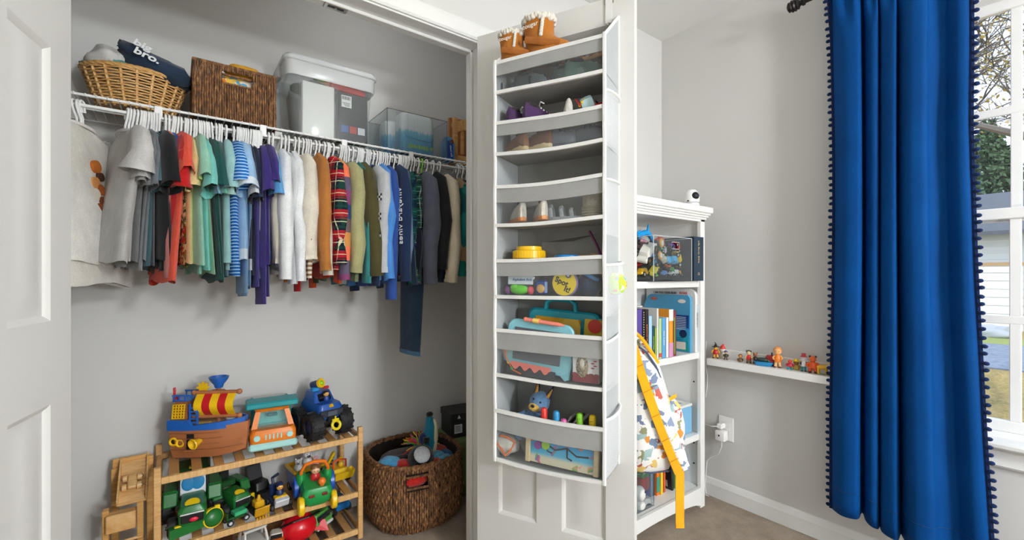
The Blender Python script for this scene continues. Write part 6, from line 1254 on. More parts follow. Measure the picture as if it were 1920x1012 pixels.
# ================================================================== bookcase and its contents
BKW = plain('#efeeeb', .38); BX0, BX1, BYF, BYB = 1.33, 2.066, 1.171, 1.490; BTOP = 1.450
bc = T('bookcase', 'white wooden bookcase with moulded top standing in the corner behind the door', 'bookcase')
SHZB = (.0987, .355, .750, 1.095)
for x, nm in ((BX0+.009, 'side_board'), (BX1-.012, 'side_board')): q = g(BKW); q.box((x, (BYF+BYB)/2+.01, BTOP/2-.02), (.018, BYB-BYF-.02, BTOP-.05)); q.out(nm, bc)
for x in (BX0+.018, BX1-.018): q = g(BKW); q.box((x, BYF+.010, BTOP/2-.022), (.036, .020, BTOP-.044), bev=.002); q.out('front_post', bc)
q = g(BKW); q.box(((BX0+BX1)/2, BYB-.004, BTOP/2), (BX1-BX0-.02, .006, BTOP-.05)); q.out('back_board', bc)
for z in SHZB[1:]: q = g(BKW); q.box(((BX0+BX1)/2, (BYF+BYB)/2+.004, z-.015), (BX1-BX0-.044, BYB-BYF-.014, .030), bev=.002); q.out('shelf_board', bc)
q = g(BKW); q.box(((BX0+BX1)/2, (BYF+BYB)/2+.008, SHZB[0]-.009), (BX1-BX0-.044, BYB-BYF-.02, .018)); q.out('bottom_board', bc)
xa, xb = BX0+.036, BX1-.036; q = g(BKW)
q.prism([(xa, SHZB[0]), (xa, .012)]+[(xa+(xb-xa)*i/16, .012+.034*sin(pi*i/16)**.6) for i in range(1, 16)]+[(xb, .012), (xb, SHZB[0])], .018, face_M((0, BYF+.020, 0), (1, 0, 0), (0, 0, 1))); q.out('bottom_rail', bc)
q = g(BKW); xm = (BX0+BX1)/2; yb_ = BYB-BYF
for z, o_, h in ((1.386, .000, .012), (1.396, .006, .010), (1.406, .013, .010), (1.416, .020, .010)): q.box((xm, (BYF+BYB)/2-o_/2, z), (BX1-BX0+2*o_, yb_+o_, h), bev=.002)
q.out('cornice', bc); q = g(BKW); q.box((xm, (BYF+BYB)/2-.014, 1.4355), (BX1-BX0+.058, yb_+.028, .029), bev=.003); q.out('top_board', bc)
q = g(DK)
for z in (.20, .30, .60, .95, 1.25): q.cyl((BX1-.0235, BYF+.045, z), (BX1-.0205, BYF+.045, z), .004, n=8)
q.out('peg_hole', bc)['kind'] = 'stuff'
# small security camera
cp_ = at(1299, 368, Y=1.22); sc_ = T('security_camera', 'small white dome security camera with black lens on the bookcase top', 'camera', (cp_.x, 1.225, BTOP+.001), -.45); q = g(plain('#f0f0ef', .3)); q.lathe([(.001, 0), (.034, 0), (.036, .004), (.034, .026), (.001, .026)], n=28); q.out('base', sc_); q = g(plain('#f2f2f1', .25)); q.lathe([(.035, .028), (.036, .040), (.036, .055), (.032, .075), (.020, .090), (.001, .095)], n=28); hd = q.out('dome_head', sc_)
q = g(plain('#0c0c0e', .12)); q.sph((0, -.030, .058), (.019, .012, .019), 18, 10); ln = q.out('lens_window', hd); q = g(plain('#3a4048', .1)); q.cyl((0, -.040, .058), (0, -.0435, .058), .007, n=14); q.out('lens', ln); q = g(DK); q.box((-.030, -.018, .034), (.012, .006, .006)); q.out('port', sc_)
# clear bin of toy vehicles
BY1 = 1.152; xa, xb = at(1225.5, 480, Y=BY1).x, at(1297, 480, Y=BY1).x; wd, dp, hh = xb-xa, .235, .195; bx_, bz_ = (xa+xb)/2, SHZB[3]+.002
cb = T('acrylic_bin', 'clear acrylic bin packed with little vehicles on the top bookcase shelf', 'bin', (bx_, BY1+dp/2, bz_)); ACR = clear('#eef1f2', .04, .04)
q = g(ACR); hx0, hx1, hz0, hz1 = -.012, .044, .142, .172; f = -dp/2+.0015
for a, b, c_, d_ in ((-wd/2, hx0, 0, hh), (hx1, wd/2, 0, hh), (hx0, hx1, 0, hz0), (hx0, hx1, hz1, hh)): q.box(((a+b)/2, f, (c_+d_)/2), (b-a, .003, d_-c_))
for s in (-1, 1): q.box((s*(wd/2-.0015), 0, hh/2), (.003, dp, hh))
q.box((0, dp/2-.0015, hh/2), (wd, .003, hh)); q.out('bin_wall', cb); q = g(plain('#4a4c50', .4)); q.box((0, 0, .003), (wd, dp, .006)); q.out('bin_base', cb)
q = g(plain('#e6eaec', .2)); q.tube([(-wd/2, -dp/2, hh), (wd/2, -dp/2, hh), (wd/2, dp/2, hh), (-wd/2, dp/2, hh)], .0012, n=5, closed=True); q.tube([(-wd/2, -dp/2, 0), (-wd/2, -dp/2, hh)], .0012, n=5); q.tube([(wd/2, -dp/2, 0), (wd/2, -dp/2, hh)], .0012, n=5); q.tube([(hx0, -dp/2, hz0), (hx1, -dp/2, hz0), (hx1, -dp/2, hz1), (hx0, -dp/2, hz1)], .0013, n=5, closed=True); q.out('bin_edge', cb)
def little_car(lb, x, y, z, h, rot, L=.065, wheelc='#1c1c1e', roof=None, hub='#c9c9c9', truck=False):
    t = T('toy_vehicle', lb, 'toy vehicle', (bx_+x, BY1+dp/2+y, bz_+z), 0, 'toy vehicles in the acrylic bin', rot=rot); w = L*.42; q = g(plastic(h)); q.box((0, 0, L*.20), (L, w, L*.16), bev=.004); q.out('body', t)
    q = g(plastic(roof or h)); q.loft([[(a+L*(.22 if truck else -.04), b, zz) for a, b in rrect(ax*f_, w*.44*f_, .003, 2)] for ax in (L*(.18 if truck else .26),) for f_, zz in ((1, L*.27), (.8, L*.44))]); q.out('cabin', t)
    for sx_ in (-.31, .31):
        for s in (-1, 1): wheel(t, (sx_*L, s*w*.5, L*.13), L*.14, L*.11, tyre=plain(wheelc, .5), rim=plain(hub, .4), axis=(0, 1, 0))
    return t
fy = -dp/2+.032
for a in (('white toy racing car tilted up at the acrylic bin corner', -.118, fy+.01, .095, '#e4e2da', (.3, -.75, .1), .085), ('grey-white toy truck deep at the side of the acrylic bin', -.13, .02, .085, '#c9c6bc', (.2, -.7, 1.3), .08), ('red toy fire truck low at the acrylic bin side', -.12, .0, .022, '#b3222c', (0, .25, .9), .10), ('blue toy van in the middle of the acrylic bin', -.088, fy+.01, .068, '#4a9ad0', (.2, .6, .3), .055), ('bright yellow toy sports car leaning low in the acrylic bin', -.062, fy+.022, .022, '#ead82a', (.5, -.5, .2), .055), ('small lime toy car at the bottom of the acrylic bin', -.050, fy+.03, .008, '#6fc03a', (.1, -.3, 1.2), .04), ('orange toy cab in the middle of the acrylic bin', .012, fy, .040, '#e2622c', (.5, .2, .5), .042), ('blue toy tractor with big wheels in the acrylic bin', .030, fy, .075, '#4fb0e0', (1.2, .0, .1), .060), ('yellow toy digger standing at the acrylic bin end', .082, fy+.004, .082, '#ecc21e', (.3, 1.2, .1), .055), ('red toy car under the acrylic bin handle', .03, fy+.05, .150, '#d23a30', (.2, .2, .4), .06), ('dark toy car seen through the acrylic bin handle', .018, fy+.05, .120, '#26282e', (.1, .1, .3), .06), ('cream toy car upside down mid acrylic bin', -.022, fy, .098, '#dcd6c4', (2.6, .4, .3), .05), ('little white toy plane car at the bottom end of the acrylic bin', .085, fy, .010, '#dfe2e6', (.1, .1, .6), .045), ('blue and white toy car at the bottom of the acrylic bin', -.012, fy, .008, '#5f8fd0', (.3, 0, .4), .042), ('small orange toy car at the bottom end of the acrylic bin', .115, fy+.01, .012, '#eda02c', (.2, .1, .2), .040), ('green toy car lying mid acrylic bin', .045, fy+.01, .032, '#4f9a48', (1.3, .5, .3), .040), ('grey toy truck at the back of the acrylic bin', .07, .03, .06, '#6a6e74', (.2, .3, .6), .09), ('black toy truck filling the back of the acrylic bin', -.02, .04, .05, '#2c2e33', (.1, .2, .3), .11), ('yellow toy lorry at the acrylic bin foot', -.125, -.06, .006, '#e0b01c', (0, 0, .2), .06), ('charcoal toy jeep stacked high in the acrylic bin', -.06, .03, .125, '#34363b', (.2, -.2, .8), .10), ('maroon toy jeep stacked at the back of the acrylic bin', .08, .04, .115, '#5c2428', (.2, .2, .4), .09), ('pale pink toy van high at the acrylic bin corner', -.125, -.05, .135, '#d89aa8', (.2, .4, 1.0), .055), ('light green toy car beside the ring wheels', -.048, fy, .135, '#8fc8a0', (.3, 1.1, .2), .045), ('silver toy car under the ring wheels', -.030, fy, .120, '#c9ccd2', (.4, 1.2, .3), .045), ('purple toy car mid height in the acrylic bin', .075, fy+.02, .130, '#6a4a9a', (.3, .4, .3), .045), ('red toy car at the acrylic bin end', .110, fy+.02, .140, '#c83a3a', (.4, .9, .2), .042), ('white toy ambulance low in the acrylic bin', .055, fy, .006, '#e6e6e4', (.1, .1, .2), .042), ('teal toy car at the acrylic bin end wall', .115, fy+.02, .060, '#3a9a9a', (.5, .3, .4), .045), ('orange toy loader at the acrylic bin side', -.125, -.02, .060, '#ee8a2c', (.3, .3, 1.1), .055)):
    little_car(a[0], a[1], a[2]+.012, a[3]+.012, a[4], a[5], a[6]*1.42, hub='#e0a02c' if 'racing' in a[0] else ('#4fb0e0' if 'tractor' in a[0] else '#c9c9c9'))
for lb, x, z, s in (('orange ring toy wheel near the acrylic bin rim', -.060, .168, .020), ('second orange ring toy wheel below the first in the acrylic bin', -.070, .112, .018)):
    t = T('ring_toy', lb, 'ring toy', (bx_+x, BY1+.020, bz_+z), 0, 'ring wheels in the acrylic bin', rot=(pi/2, 0, .2)); q = g(plastic('#e8a03c')); q.torus((0, 0, 0), s*.78, s*.26, 20, 8); q.out('tyre', t); q = g(plastic('#e8e6e0')); q.cyl((0, 0, -.005), (0, 0, .005), s*.62, n=16); q.out('hub', t)
for k, (lb, x, y, s, h) in enumerate((('bright blue finned toy shark poking over the acrylic bin rim', -.075, -.02, 1.0, '#1f9ae0'), ('darker blue finned toy shark behind the first one', -.10, .05, 1.1, '#1a78b4'))):
    t = T('toy_shark', lb, 'toy shark', (bx_+x, BY1+dp/2+y, bz_+.192), 0, 'toy sharks over the acrylic bin', sc=s); q = g(plastic(h)); q.tube([(-.060, 0, -.015), (-.040, 0, .012), (0, 0, .024), (.036, 0, .018), (.062, 0, -.012)], [.006, .013, .014, .012, .006], n=10); q.out('body', t)
    q = g(plastic(h)); q.prism([(.012, .022), (.042, .016), (.030, .040), (.026, .066)], .006, face_M((0, .003, 0), (1, 0, 0), (0, 0, 1))); q.out('dorsal_fin', t); q = g(plastic(h)); q.prism([(-.058, -.006), (-.040, .010), (-.026, .036), (-.052, .026)], .006, face_M((0, .003, 0), (1, 0, 0), (0, 0, 1))); q.out('tail_fin', t)
o = blob(plain('#1c1c20', .6), (bx_-.135, BY1+dp/2+.02, bz_+.19), (.03, .05, .035), 71, .1).out('black_toy', smooth=60); tag(o, 'black rounded toy behind the acrylic bin corner', 'toy')
# --- books
def book(lb, x0, x1, z, h, d, col, top=None, yf=1.190, title=None, tcol='#ffffff', ts=.010, group=None, cover=None, lean=0, tz=.5, round_=False, name='book'):
    t = T(name, lb, 'book', ((x0+x1)/2, yf, z), 0, group, rot=(0, lean, 0)); w = x1-x0; m = col if not isinstance(col, str) else plain(col, .45); q = g(m)
    if round_: q.prism([(0, 0), (d, 0), (d, h*.86), (d*.82, h), (d*.10, h), (.008, h*.94), (0, h*.86)], w, face_M((-w/2, 0, 0), (0, 1, 0), (0, 0, 1)))
    else:
        for s in (-1, 1): q.box((s*(w/2-.001), d/2, h/2), (.002, d, h))
        q.box((0, .001, h/2), (w, .002, h), bev=.0008)
    q.out('cover', t)
    if not round_: q = g(plain('#ece8dd', .8)); q.box((0, d/2, h/2), (w-.004, d-.006, h-.008)); q.out('pages', t)
    if title: text(title, ts, plain(tcol, .5), t, face_M((0, -.0008, h*tz), (0, 0, -1), (1, 0, 0)))
    return t
xa, xb = at(1300.5, 480, Y=1.150).x, at(1319, 480, Y=1.150).x
n_ = book('thick navy hardback with small gold lettering beside the acrylic bin', xa+.001, min(xb, BX1-.040), SHZB[3]+.001, .207, .24, '#1d3346', yf=1.150, title='Life Study Bible', tcol='#c0a878', ts=.017, tz=.66)
q = g(plain('#c0a878', .5)); [q.box((0, -.0012, .028+.005*k), (.016-.003*(k == 2), .0012, .0022)) for k in range(3)]; q.out('gold_mark', n_)
def X2(px): return at(px, 600, Y=1.190).x
B2 = SHZB[2]+.001; GP = 'picture books on the second shelf'
def H2(px, ytop): return at(px, ytop, Y=1.190).z-B2
lst = [('purple spined picture book at the door edge of the second shelf', 1188, 1204, 580, '#5c4a92', None, None), ('black picture book with pale dots beside the purple one', 1204.3, 1209.4, 580, '#15161a', None, None), ('dark picture book with orange spine title beside the dotted one', 1209.8, 1216, 580, '#2b2024', 'RUNAWAY TRUCK', '#e88a3c'), ('short pale blue picture book beside the orange titled one', 1216.4, 1222.8, 592, '#a9d0ea', None, None), ('shortest dark teal book with lime foot on the second shelf', 1223.1, 1228, 611, '#234a58', 'COUNTING', '#b8d838'), ('slim lime green book between the teal and the white one', 1228.3, 1231, 645-30, '#a8c83a', None, None), ('tall plain white picture book beside the lime one', 1231.3, 1235, 578, '#e6e5e2', None, None), ('white book with light green spine foot beside the plain white one', 1235.3, 1240.8, 597, '#b5d89a', None, None), ('blue and white spined book under the red label', 1241.1, 1248.5, 596, '#5fa2d4', 'SING ALONG', '#ffffff'), ('white spined picture book beside the blue one', 1248.8, 1253.8, 595, '#ebeae6', None, None), ('orange and pink spined picture book near the row end', 1254.1, 1262, 580, '#e89a2c', None, None), ('round cornered dark red picture book ending the row', 1262.4, 1268, 582, '#7a3238', None, None)]
for lb, a, b, yt, col, ti, tc_ in lst:
    h = H2((a+b)/2, yt); d = .17 if h > .14 else .14; bo = book(lb, X2(a), X2(b)-.0006, B2, h, d, col, title=ti, tcol=tc_ or '#ffffff', ts=.011, group=GP)
    wsp = X2(b)-X2(a)-.0006
    if 'dots' in lb: q = g(plain('#e0dcc0', .5)); [q.cyl((0, -.0008, .012+.0105*i), (0, -.0018, .012+.0105*i), .0026, n=8) for i in range(int(h/.0105)-1)]; q.out('dot', bo)
    if 'orange and pink' in lb: q = g(plain('#d498bc', .5)); q.box((0, -.0006, .032), (wsp, .0016, .064)); q.use(plain('#e9e8e4', .5)).box((0, -.0006, h-.026), (wsp, .0016, .052)); q.out('spine_band', bo)
    if 'lime foot' in lb: q = g(plain('#a8cc3a', .5)); q.box((0, -.0006, .012), (wsp, .0016, .024)); q.out('spine_band', bo)
    if 'green spine' in lb: q = g(plain('#c8503c', .5)); q.box((0, -.0006, .016), (wsp, .0016, .018)); q.out('spine_band', bo)
    if 'dark red' in lb: q = g(plain('#7a8f3a', .5)); q.box((-.003, -.0006, h*.45), (wsp*.4, .0016, h*.8)); q.out('spine_band', bo)
# large box-set behind with a red label
lbx = T('book_box', 'white book box with a red label showing behind the small books', 'book', (X2(1244), 1.215, B2+.001), 0, GP); hx = H2(1244, 577); wx = X2(1252.6)-X2(1236); q = g(plain('#e9e8e4', .5)); q.box((0, .065, hx/2), (wx, .15, hx-.002)); 
lbx.location.y = 1.352; lbx.location.x += .02; q.out('slipcase', lbx); q = g(plain('#a8141c', .5)); q.box((0, -.011, hx-.026), (wx*.9, .002, .03)); q.out('red_label', lbx)
XB, XW = 1.985, 2.024; hb_, hw_ = .275, .305
bb_ = T('tall_blue_book', 'large blue board book with round corners, back cover showing, standing apart', 'book', (XB, 1.195, B2), 0, GP); q = g(plain('#4f9fc8', .4)); q.prism([(0, .0), (.262, 0), (.262, hb_*.80), (.24, hb_-.012), (.22, hb_), (.014, hb_), (.003, hb_-.010), (0, hb_-.02)], .020, face_M((-.010, 0, 0), (0, 1, 0), (0, 0, 1))); cv = q.out('board_block', bb_)
def grad_blue():
    n = N('blue_cover'); s = n.new('SeparateXYZ'); n.link(n.coord(), s.inputs[0]); n.set(Base_Color=n.ramp(n.math('DIVIDE', s.outputs['Z'], .18), [(.0, '#17a08c'), (.35, '#2aa8c0'), (.62, '#3f96cc'), (.66, '#1d4f96'), (1, '#143e86')]), Roughness=.35); return n.m
q = g(grad_blue()); q.box((-.0108, .118, .092), (.0016, .225, .172)); q.out('back_cover_picture', bb_)
q = g(plain('#dfe8f2', .5)); [q.box((-.0122, .085+(.02 if k == 7 else 0)*-1, .168-.0082*k), (.0008, .13-(.05 if k == 7 else 0), .0026)) for k in range(8)]; q.use(plain('#123a74', .5)); [q.box((-.0122, .09, .066-.0085*k), (.0008, .11, .002)) for k in range(6)]; q.out('blurb_lines', bb_)
q = g(plain('#e6ded2', .5)); q.box((-.0122, .047, .030), (.001, .05, .036)); q.out('barcode_box', bb_); q = g(plain('#e8e4e0', .5)); q.sph((-.0108, .043, hb_-.030), (.0012, .022, .010), 14, 6); q.out('white_badge', bb_); q = g(plain('#c2604a', .5)); q.sph((-.0112, .20, hb_-.022), (.0012, .020, .008), 14, 6); q.out('red_badge', bb_)
q = g(plain('#14305e', .6))
for i in range(9): q.prism([(.095+.009*i, .082), (.099+.009*i, .082), (.100+.009*i, .094+.010*(i % 3))], .0008, face_M((-.0116, 0, 0), (0, 1, 0), (0, 0, 1)))
q.out('grass_print', bb_)['kind'] = 'stuff'; q = g(plain('#14305e', .6)); q.cyl((-.0116, .035, .088), (-.0125, .035, .088), .020, n=16); q.out('pumpkin_print', bb_)
wb_ = T('tall_white_book', 'tallest white board book against the bookcase side on the second shelf', 'book', (XW, 1.190, B2), 0, GP); q = g(plain('#ecebe8', .45)); q.prism([(0, 0), (.28, 0), (.28, hw_), (.03, hw_), (.006, hw_-.014), (0, hw_-.03)], .024, face_M((-.012, 0, 0), (0, 1, 0), (0, 0, 1))); q.out('board_block', wb_)
text('CAN YOU HEAR BEAR', .0165, plain('#2a2a2e', .5), wb_, face_M((-.0128, .168, hw_-.022), (0, -1, 0), (0, 0, 1)), sx=.82); text('ROAR', .018, plain('#d03a34', .5), wb_, face_M((-.0128, .062, hw_-.022), (0, -1, 0), (0, 0, 1)), sx=.9)
q = g(plain('#c2d8e4', .5)); q.box((.005, -.0008, .12), (.008, .0016, .22)); q.out('spine_band', wb_); text('HEAR BEAR ROAR', .009, plain('#3f4a58', .5), wb_, face_M((.003, -.0018, .155), (0, 0, -1), (1, 0, 0)))
# --- third shelf: pale blue box
pb0 = at(1281, 780, Y=1.215); bl = T('toy_music_box', 'pale blue toy box with a white framed lid on the third shelf', 'toy box', (1.945, 1.285, SHZB[1]+.001), 0); LBL = plain('#7fb8dc', .45); q = g(LBL); q.box((0, 0, .066), (.15, .15, .132), bev=.006); q.out('body', bl); q = g(plain('#e9e8e4', .45)); q.box((0, 0, .137), (.152, .152, .012), bev=.003); lid = q.out('lid', bl); q = g(plain('#5a94b8', .3)); q.box((-.012, -.0, .1435), (.085, .095, .002)); q.out('lid_window', lid); q = g(plain('#26343e', .5)); q.box((-.0758, -.035, .088), (.002, .007, .034), bev=.0008); q.out('slot', bl); q = g(DK); [q.cyl((x, y, 0), (x, y, .006), .008, n=10) for x in (-.06, .06) for y in (-.06, .06)]; q.out('foot', bl)
q = g(DK); q.cyl((-.04, .06, .143), (-.04, .06, .165), .005, n=8); q.out('antenna', bl)
# --- bottom shelf: clear bin and books
B4 = SHZB[0]+.001; xr = at(1226, 920, Y=1.205).x; wd, dp, hh = .20, .22, .17
c2 = T('small_clear_bin', 'clear bin of toys on the bottom shelf beside the door', 'bin', (xr-wd/2, 1.205+dp/2, B4)); q = g(ACR)
for s in (-1, 1): q.box((s*(wd/2-.0015), 0, hh/2), (.003, dp, hh)); q.box((0, s*(dp/2-.0015), hh/2), (wd, .003, hh))
q.box((0, 0, .002), (wd-.006, dp-.006, .003)); q.out('bin_wall', c2); q = g(plain('#5a5e62', .3)); q.tube([(-wd/2, -dp/2, hh), (wd/2, -dp/2, hh), (wd/2, dp/2, hh), (-wd/2, dp/2, hh)], .0014, n=5, closed=True); q.tube([(wd/2, -dp/2, 0), (wd/2, -dp/2, hh)], .0014, n=5); q.tube([(-wd/2, -dp/2, .002), (wd/2, -dp/2, .002)], .0014, n=5); q.out('bin_edge', c2)
def inbin(name, lb, px, py, y): p = at(px, py, Y=y); return T(name, lb, 'toy', p, 0, 'toys in the bottom bin')
t = inbin('toy_drum', 'white round toy wheel with a dark centre at the bottom bin corner', 1213, 948, 1.235); q = g(plain('#e6e4df', .5)); q.X = align((-.35, -.9, .1)); q.lathe([(.001, -.016), (.028, -.016), (.035, -.010), (.035, .010), (.028, .016), (.001, .016)], n=26); q.out('wheel_body', t); q = g(plain('#3c3a38', .8)); q.X = align((-.35, -.9, .1)); q.cyl((0, 0, .0155), (0, 0, .0175), .017, n=20); q.out('wheel_center', t)
t = inbin('toy_figure', 'red and green toy figure with pale yellow hands in the bottom bin', 1205, 905, 1.27); q = g(plastic('#b02a30')); q.box((0, 0, 0), (.055, .04, .06), bev=.012); q.out('torso', t); q = g(plastic('#2a7a3c')); q.box((0, 0, .040), (.05, .04, .022), bev=.006); q.out('collar', t)
for s in (-1, 1): q = g(plastic('#e8d88a')); q.sph((s*.012+.004, -.012, .066), (.011, .012, .020), 12, 8); q.out('hand', t)
q = g(plastic('#2b4a90')); q.box((.012, 0, -.042), (.04, .04, .028), bev=.006); q.out('trousers', t)
t = inbin('toy_ball_white', 'white toy head with black marks low in the bottom bin', 1199, 925, 1.225); q = g(plain('#ebeae6', .5)); q.sph((0, 0, 0), (.028, .026, .034), 16, 10); q.out('head', t); q = g(DK); q.sph((.008, -.025, .014), (.004, .002, .006), 8, 5); q.out('mark', t); q = g(plain('#e6e4df', .5)); q.sph((0, .0, -.048), (.026, .026, .024), 14, 9); q.out('body', t)
for i, (lb, a, b, yt, col, yb2) in enumerate((('blue-grey book behind the bottom bin', 1220, 1224.5, 868, '#7f98b4', 1.26), ('navy book beside the blue-grey one on the bottom shelf', 1224.8, 1229.5, 872, '#1c2536', 1.26), ('orange book with a green foot on the bottom shelf', 1231, 1237, 868, '#ef7a22', 1.25), ('thin yellow book on the bottom shelf', 1239, 1243.5, 870, '#efc62e', 1.245), ('orange-red book on the bottom shelf', 1244.5, 1248, 871, '#e0602a', 1.25))):
    x0_, x1_ = at(a, 900, Y=yb2).x, at(b, 900, Y=yb2).x-.0008; bo = book(lb, x0_, x1_, B4, .165+.004*(i % 2), .17, col, yf=yb2, group='books on the bottom shelf')
    if i == 2: q = g(plain('#3a8f7a', .5)); q.box((0, -.0006, .05), (x1_-x0_, .0016, .07)); q.out('spine_band', bo)
bk_ = T('black_book', 'black picture book with a pale print, cover showing, on the bottom shelf', 'book', (at(1262, 900, Y=1.235).x, 1.235, B4), 0, 'books on the bottom shelf', rot=(0, -.10, 0)); q = g(plain('#1d1b1a', .4)); q.box((0, .08, .085), (.012, .16, .17), bev=.001); q.out('cover', bk_); q = g(patches(['#1d1b1a', '#8a8478', '#2a2826', '#5c564c'], 40)); q.box((-.0066, .08, .11), (.0012, .13, .09)); q.use(plain('#b9b4ac', .5)).box((-.0066, .06, .028), (.0012, .07, .03)); q.out('cover_picture', bk_)
book('green spined book next to the black one on the bottom shelf', at(1265.5, 900, Y=1.24).x, at(1268.5, 900, Y=1.24).x, B4, .17, .16, '#6a9a5a', yf=1.24, group='books on the bottom shelf')
book('tall blue book beside the hanging yellow strap on the bottom shelf', at(1269, 880, Y=1.27).x+.01, at(1275.5, 880, Y=1.27).x+.01, B4, .175, .16, '#4a86b4', yf=1.27, group='books on the bottom shelf')
# ------------------------------------------------------------------ backpack hanging behind the door
def backpack_print():
    n = N('animal_print'); v = n.coord('Object'); vo = n.new('TexVoronoi'); vo.inputs['Scale'].default_value = 27; nz = n.new('TexNoise'); nz.inputs['Scale'].default_value = 30; n.link(v, nz.inputs['Vector']); mx = n.new('MixRGB'); mx.inputs[0].default_value = .045; n.link(v, mx.inputs[1]); n.link(nz.outputs['Color'], mx.inputs[2]); n.link(mx.outputs[0], vo.inputs['Vector'])
    sp_ = n.new('SeparateXYZ'); n.link(vo.outputs['Color'], sp_.inputs[0]); col = n.ramp(sp_.outputs[0], [(0, '#7f8ea8'), (.18, '#d08a3a'), (.34, '#b4584c'), (.48, '#9fb8b8'), (.62, '#8a8a66'), (.74, '#e0c070'), (.84, '#6f7f9a')], 'CONSTANT')
    edge = n.math('GREATER_THAN', vo.outputs['Distance'], .54); ed2 = n.math('GREATER_THAN', n.noise(v, 34, 2), .56); n.set(Base_Color=n.mix(n.math('MAXIMUM', edge, ed2), col, '#eceae6'), Roughness=.8); n.bump(n.noise(v, 400, 2), .2, .001); return n.m
BPM = backpack_print(); YS = cloth('#eaa81c', .08)
P0 = Vector((1.352, .955, 0)); bpk = T('backpack', 'child backpack with colourful animal print and yellow straps hanging behind the door', 'backpack', P0, -.62)
# local x runs to the right as seen, -y faces the camera
def bz(py): return at(1250, py, Y=.96).z
zt, zb = .905, .452; q = g(BPM); rings = []
for z, xl, xr_, yd_ in ((zb, -.11, .020, .055), (zb+.012, -.12, .045, .075), (.53, -.12, .068, .085), (.62, -.12, .058, .088), (.72, -.12, .038, .086), (.80, -.115, .014, .072), (.86, -.11, -.015, .055), (zt, -.105, -.060, .030)):
    cx_, rx_ = (xl+xr_)/2, (xr_-xl)/2; rings.append([(cx_+rx_*(abs(cos(a))**.7)*(1 if cos(a) > 0 else -1), yd_*(abs(sin(a))**.8)*(1 if sin(a) > 0 else -1)+.004*sin(5*a+z*30), z) for a in [2*pi*i/28 for i in range(28)]])
q.loft(rings); q.out('main_bag', bpk, smooth=60)
q = g(BPM); rings = []
for z, r_x, r_y in ((.485, .02, .03), (.50, .040, .05), (.60, .046, .056), (.665, .036, .05), (.69, .016, .03)): rings.append([(.062+.018*(z-.6)*-4+r_x*cos(2*pi*i/18), .01+r_y*sin(2*pi*i/18), z) for i in range(18)])
q.loft(rings); q.out('side_pocket', bpk, smooth=60); q = g(YS); q.tube([(.035, -.035, .690), (.060, -.02, .697), (.082, .01, .694)], .007, n=6, flat=.4); q.out('pocket_trim', bpk)
st_ = [(-.096, -.072, .885), (-.082, -.086, .82), (-.058, -.096, .74), (-.030, -.100, .66), (.002, -.100, .58), (.032, -.094, .51), (.054, -.083, .462)]
q = g(YS); rings = []
for i, p in enumerate(st_):
    d = (Vector(st_[min(i+1, 6)])-Vector(st_[max(i-1, 0)])).normalized(); u = Vector((d.z, 0, -d.x)).normalized(); nn = d.cross(u)
    rings.append([tuple(Vector(p)+u*a+nn*b) for a, b in ((-.015, -.003), (.015, -.003), (.015, .003), (-.015, .003))])
q.loft(rings); so = q.out('shoulder_strap', bpk); q = g(cloth('#d08f12'))
for i in range(1, 6):
    for f in (.0,): p = Vector(st_[i]); q.tube([p+Vector((-.017, -.0045, -.008)), p+Vector((.017, -.0045, .008))], .0012, n=4)
q.out('stitch_line', so)
pad = [(Vector(p)+Vector((.022, .008, .012))) for p in st_[2:]]; q = g(BPM); q.tube([tuple(p) for p in pad], [.018, .022, .024, .024, .020], n=10, flat=.6); q.out('strap_pad', bpk, smooth=60)
q = g(YS); q.box((.058, -.082, .371), (.028, .0035, .188)); q.out('hanging_webbing', bpk); q = g(YS); q.box((.058, -.0845, .285), (.028, .002, .014)); q.out('webbing_hem', bpk)
q = g(plain('#3a4660', .5)); q.tube([(-.08, -.062, .885), (-.050, -.066, .862), (-.018, -.066, .815), (.004, -.058, .765)], .004, n=6); q.out('zip', bpk); q = g(YS); q.tube([(-.10, -.03, .905), (-.085, -.05, .93), (-.06, -.055, .905), (-.03, -.05, .865), (.0, -.04, .82)], .007, n=6, flat=.5); q.out('top_handle', bpk)
q = g(plain('#3a4660', .5)); q.tube([(-.11, -.060, .466), (-.04, -.078, .460), (.03, -.066, .462)], .003, n=6); q.out('piping', bpk)
# door knob that carries the pack
q = g(ST); kp = D0+DU*.53-DN*.035; q.cyl((.53, .035, .93), (.53, .075, .93), .010, n=12); q.sph((.53, .095, .93), .026, 16, 10); q.cyl((.53, .035, .93), (.53, .041, .93), .030, n=18)
kb_ = q.out('door_knob', bpy.data.objects['door_2']); kb_.location = (0, 0, -.012)
# ------------------------------------------------------------------ outlet, plugs, cable
oc0 = at(1362, 803, X=XR); ou = T('wall_outlet', 'white wall outlet plate above the baseboard beside the bookcase', 'outlet', oc0); q = g(plain('#f0efec', .35)); q.box((-.003, 0, 0), (.006, .075, .118), bev=.0025); q.out('plate', ou)
q = g(plain('#e4e3df', .35)); [q.box((-.0065, 0, z), (.002, .034, .028), bev=.001) for z in (-.02, .02)]; q.out('socket', ou)
p1 = T('plug', 'small white plug in the upper socket of the outlet', 'plug', (oc0.x-.008, oc0.y+.012, oc0.z+.016), 0, 'chargers in the outlet'); q = g(plain('#f2f1ef', .3)); q.box((-.022, 0, 0), (.04, .030, .026), bev=.006); q.out('body', p1); q = g(plain('#f0efec', .4)); q.tube([(-.042, .006, 0), (-.055, .03, -.004), (-.03, .08, -.010), (.0, .12, -.012)], .0022, n=6); q.out('cable', p1)
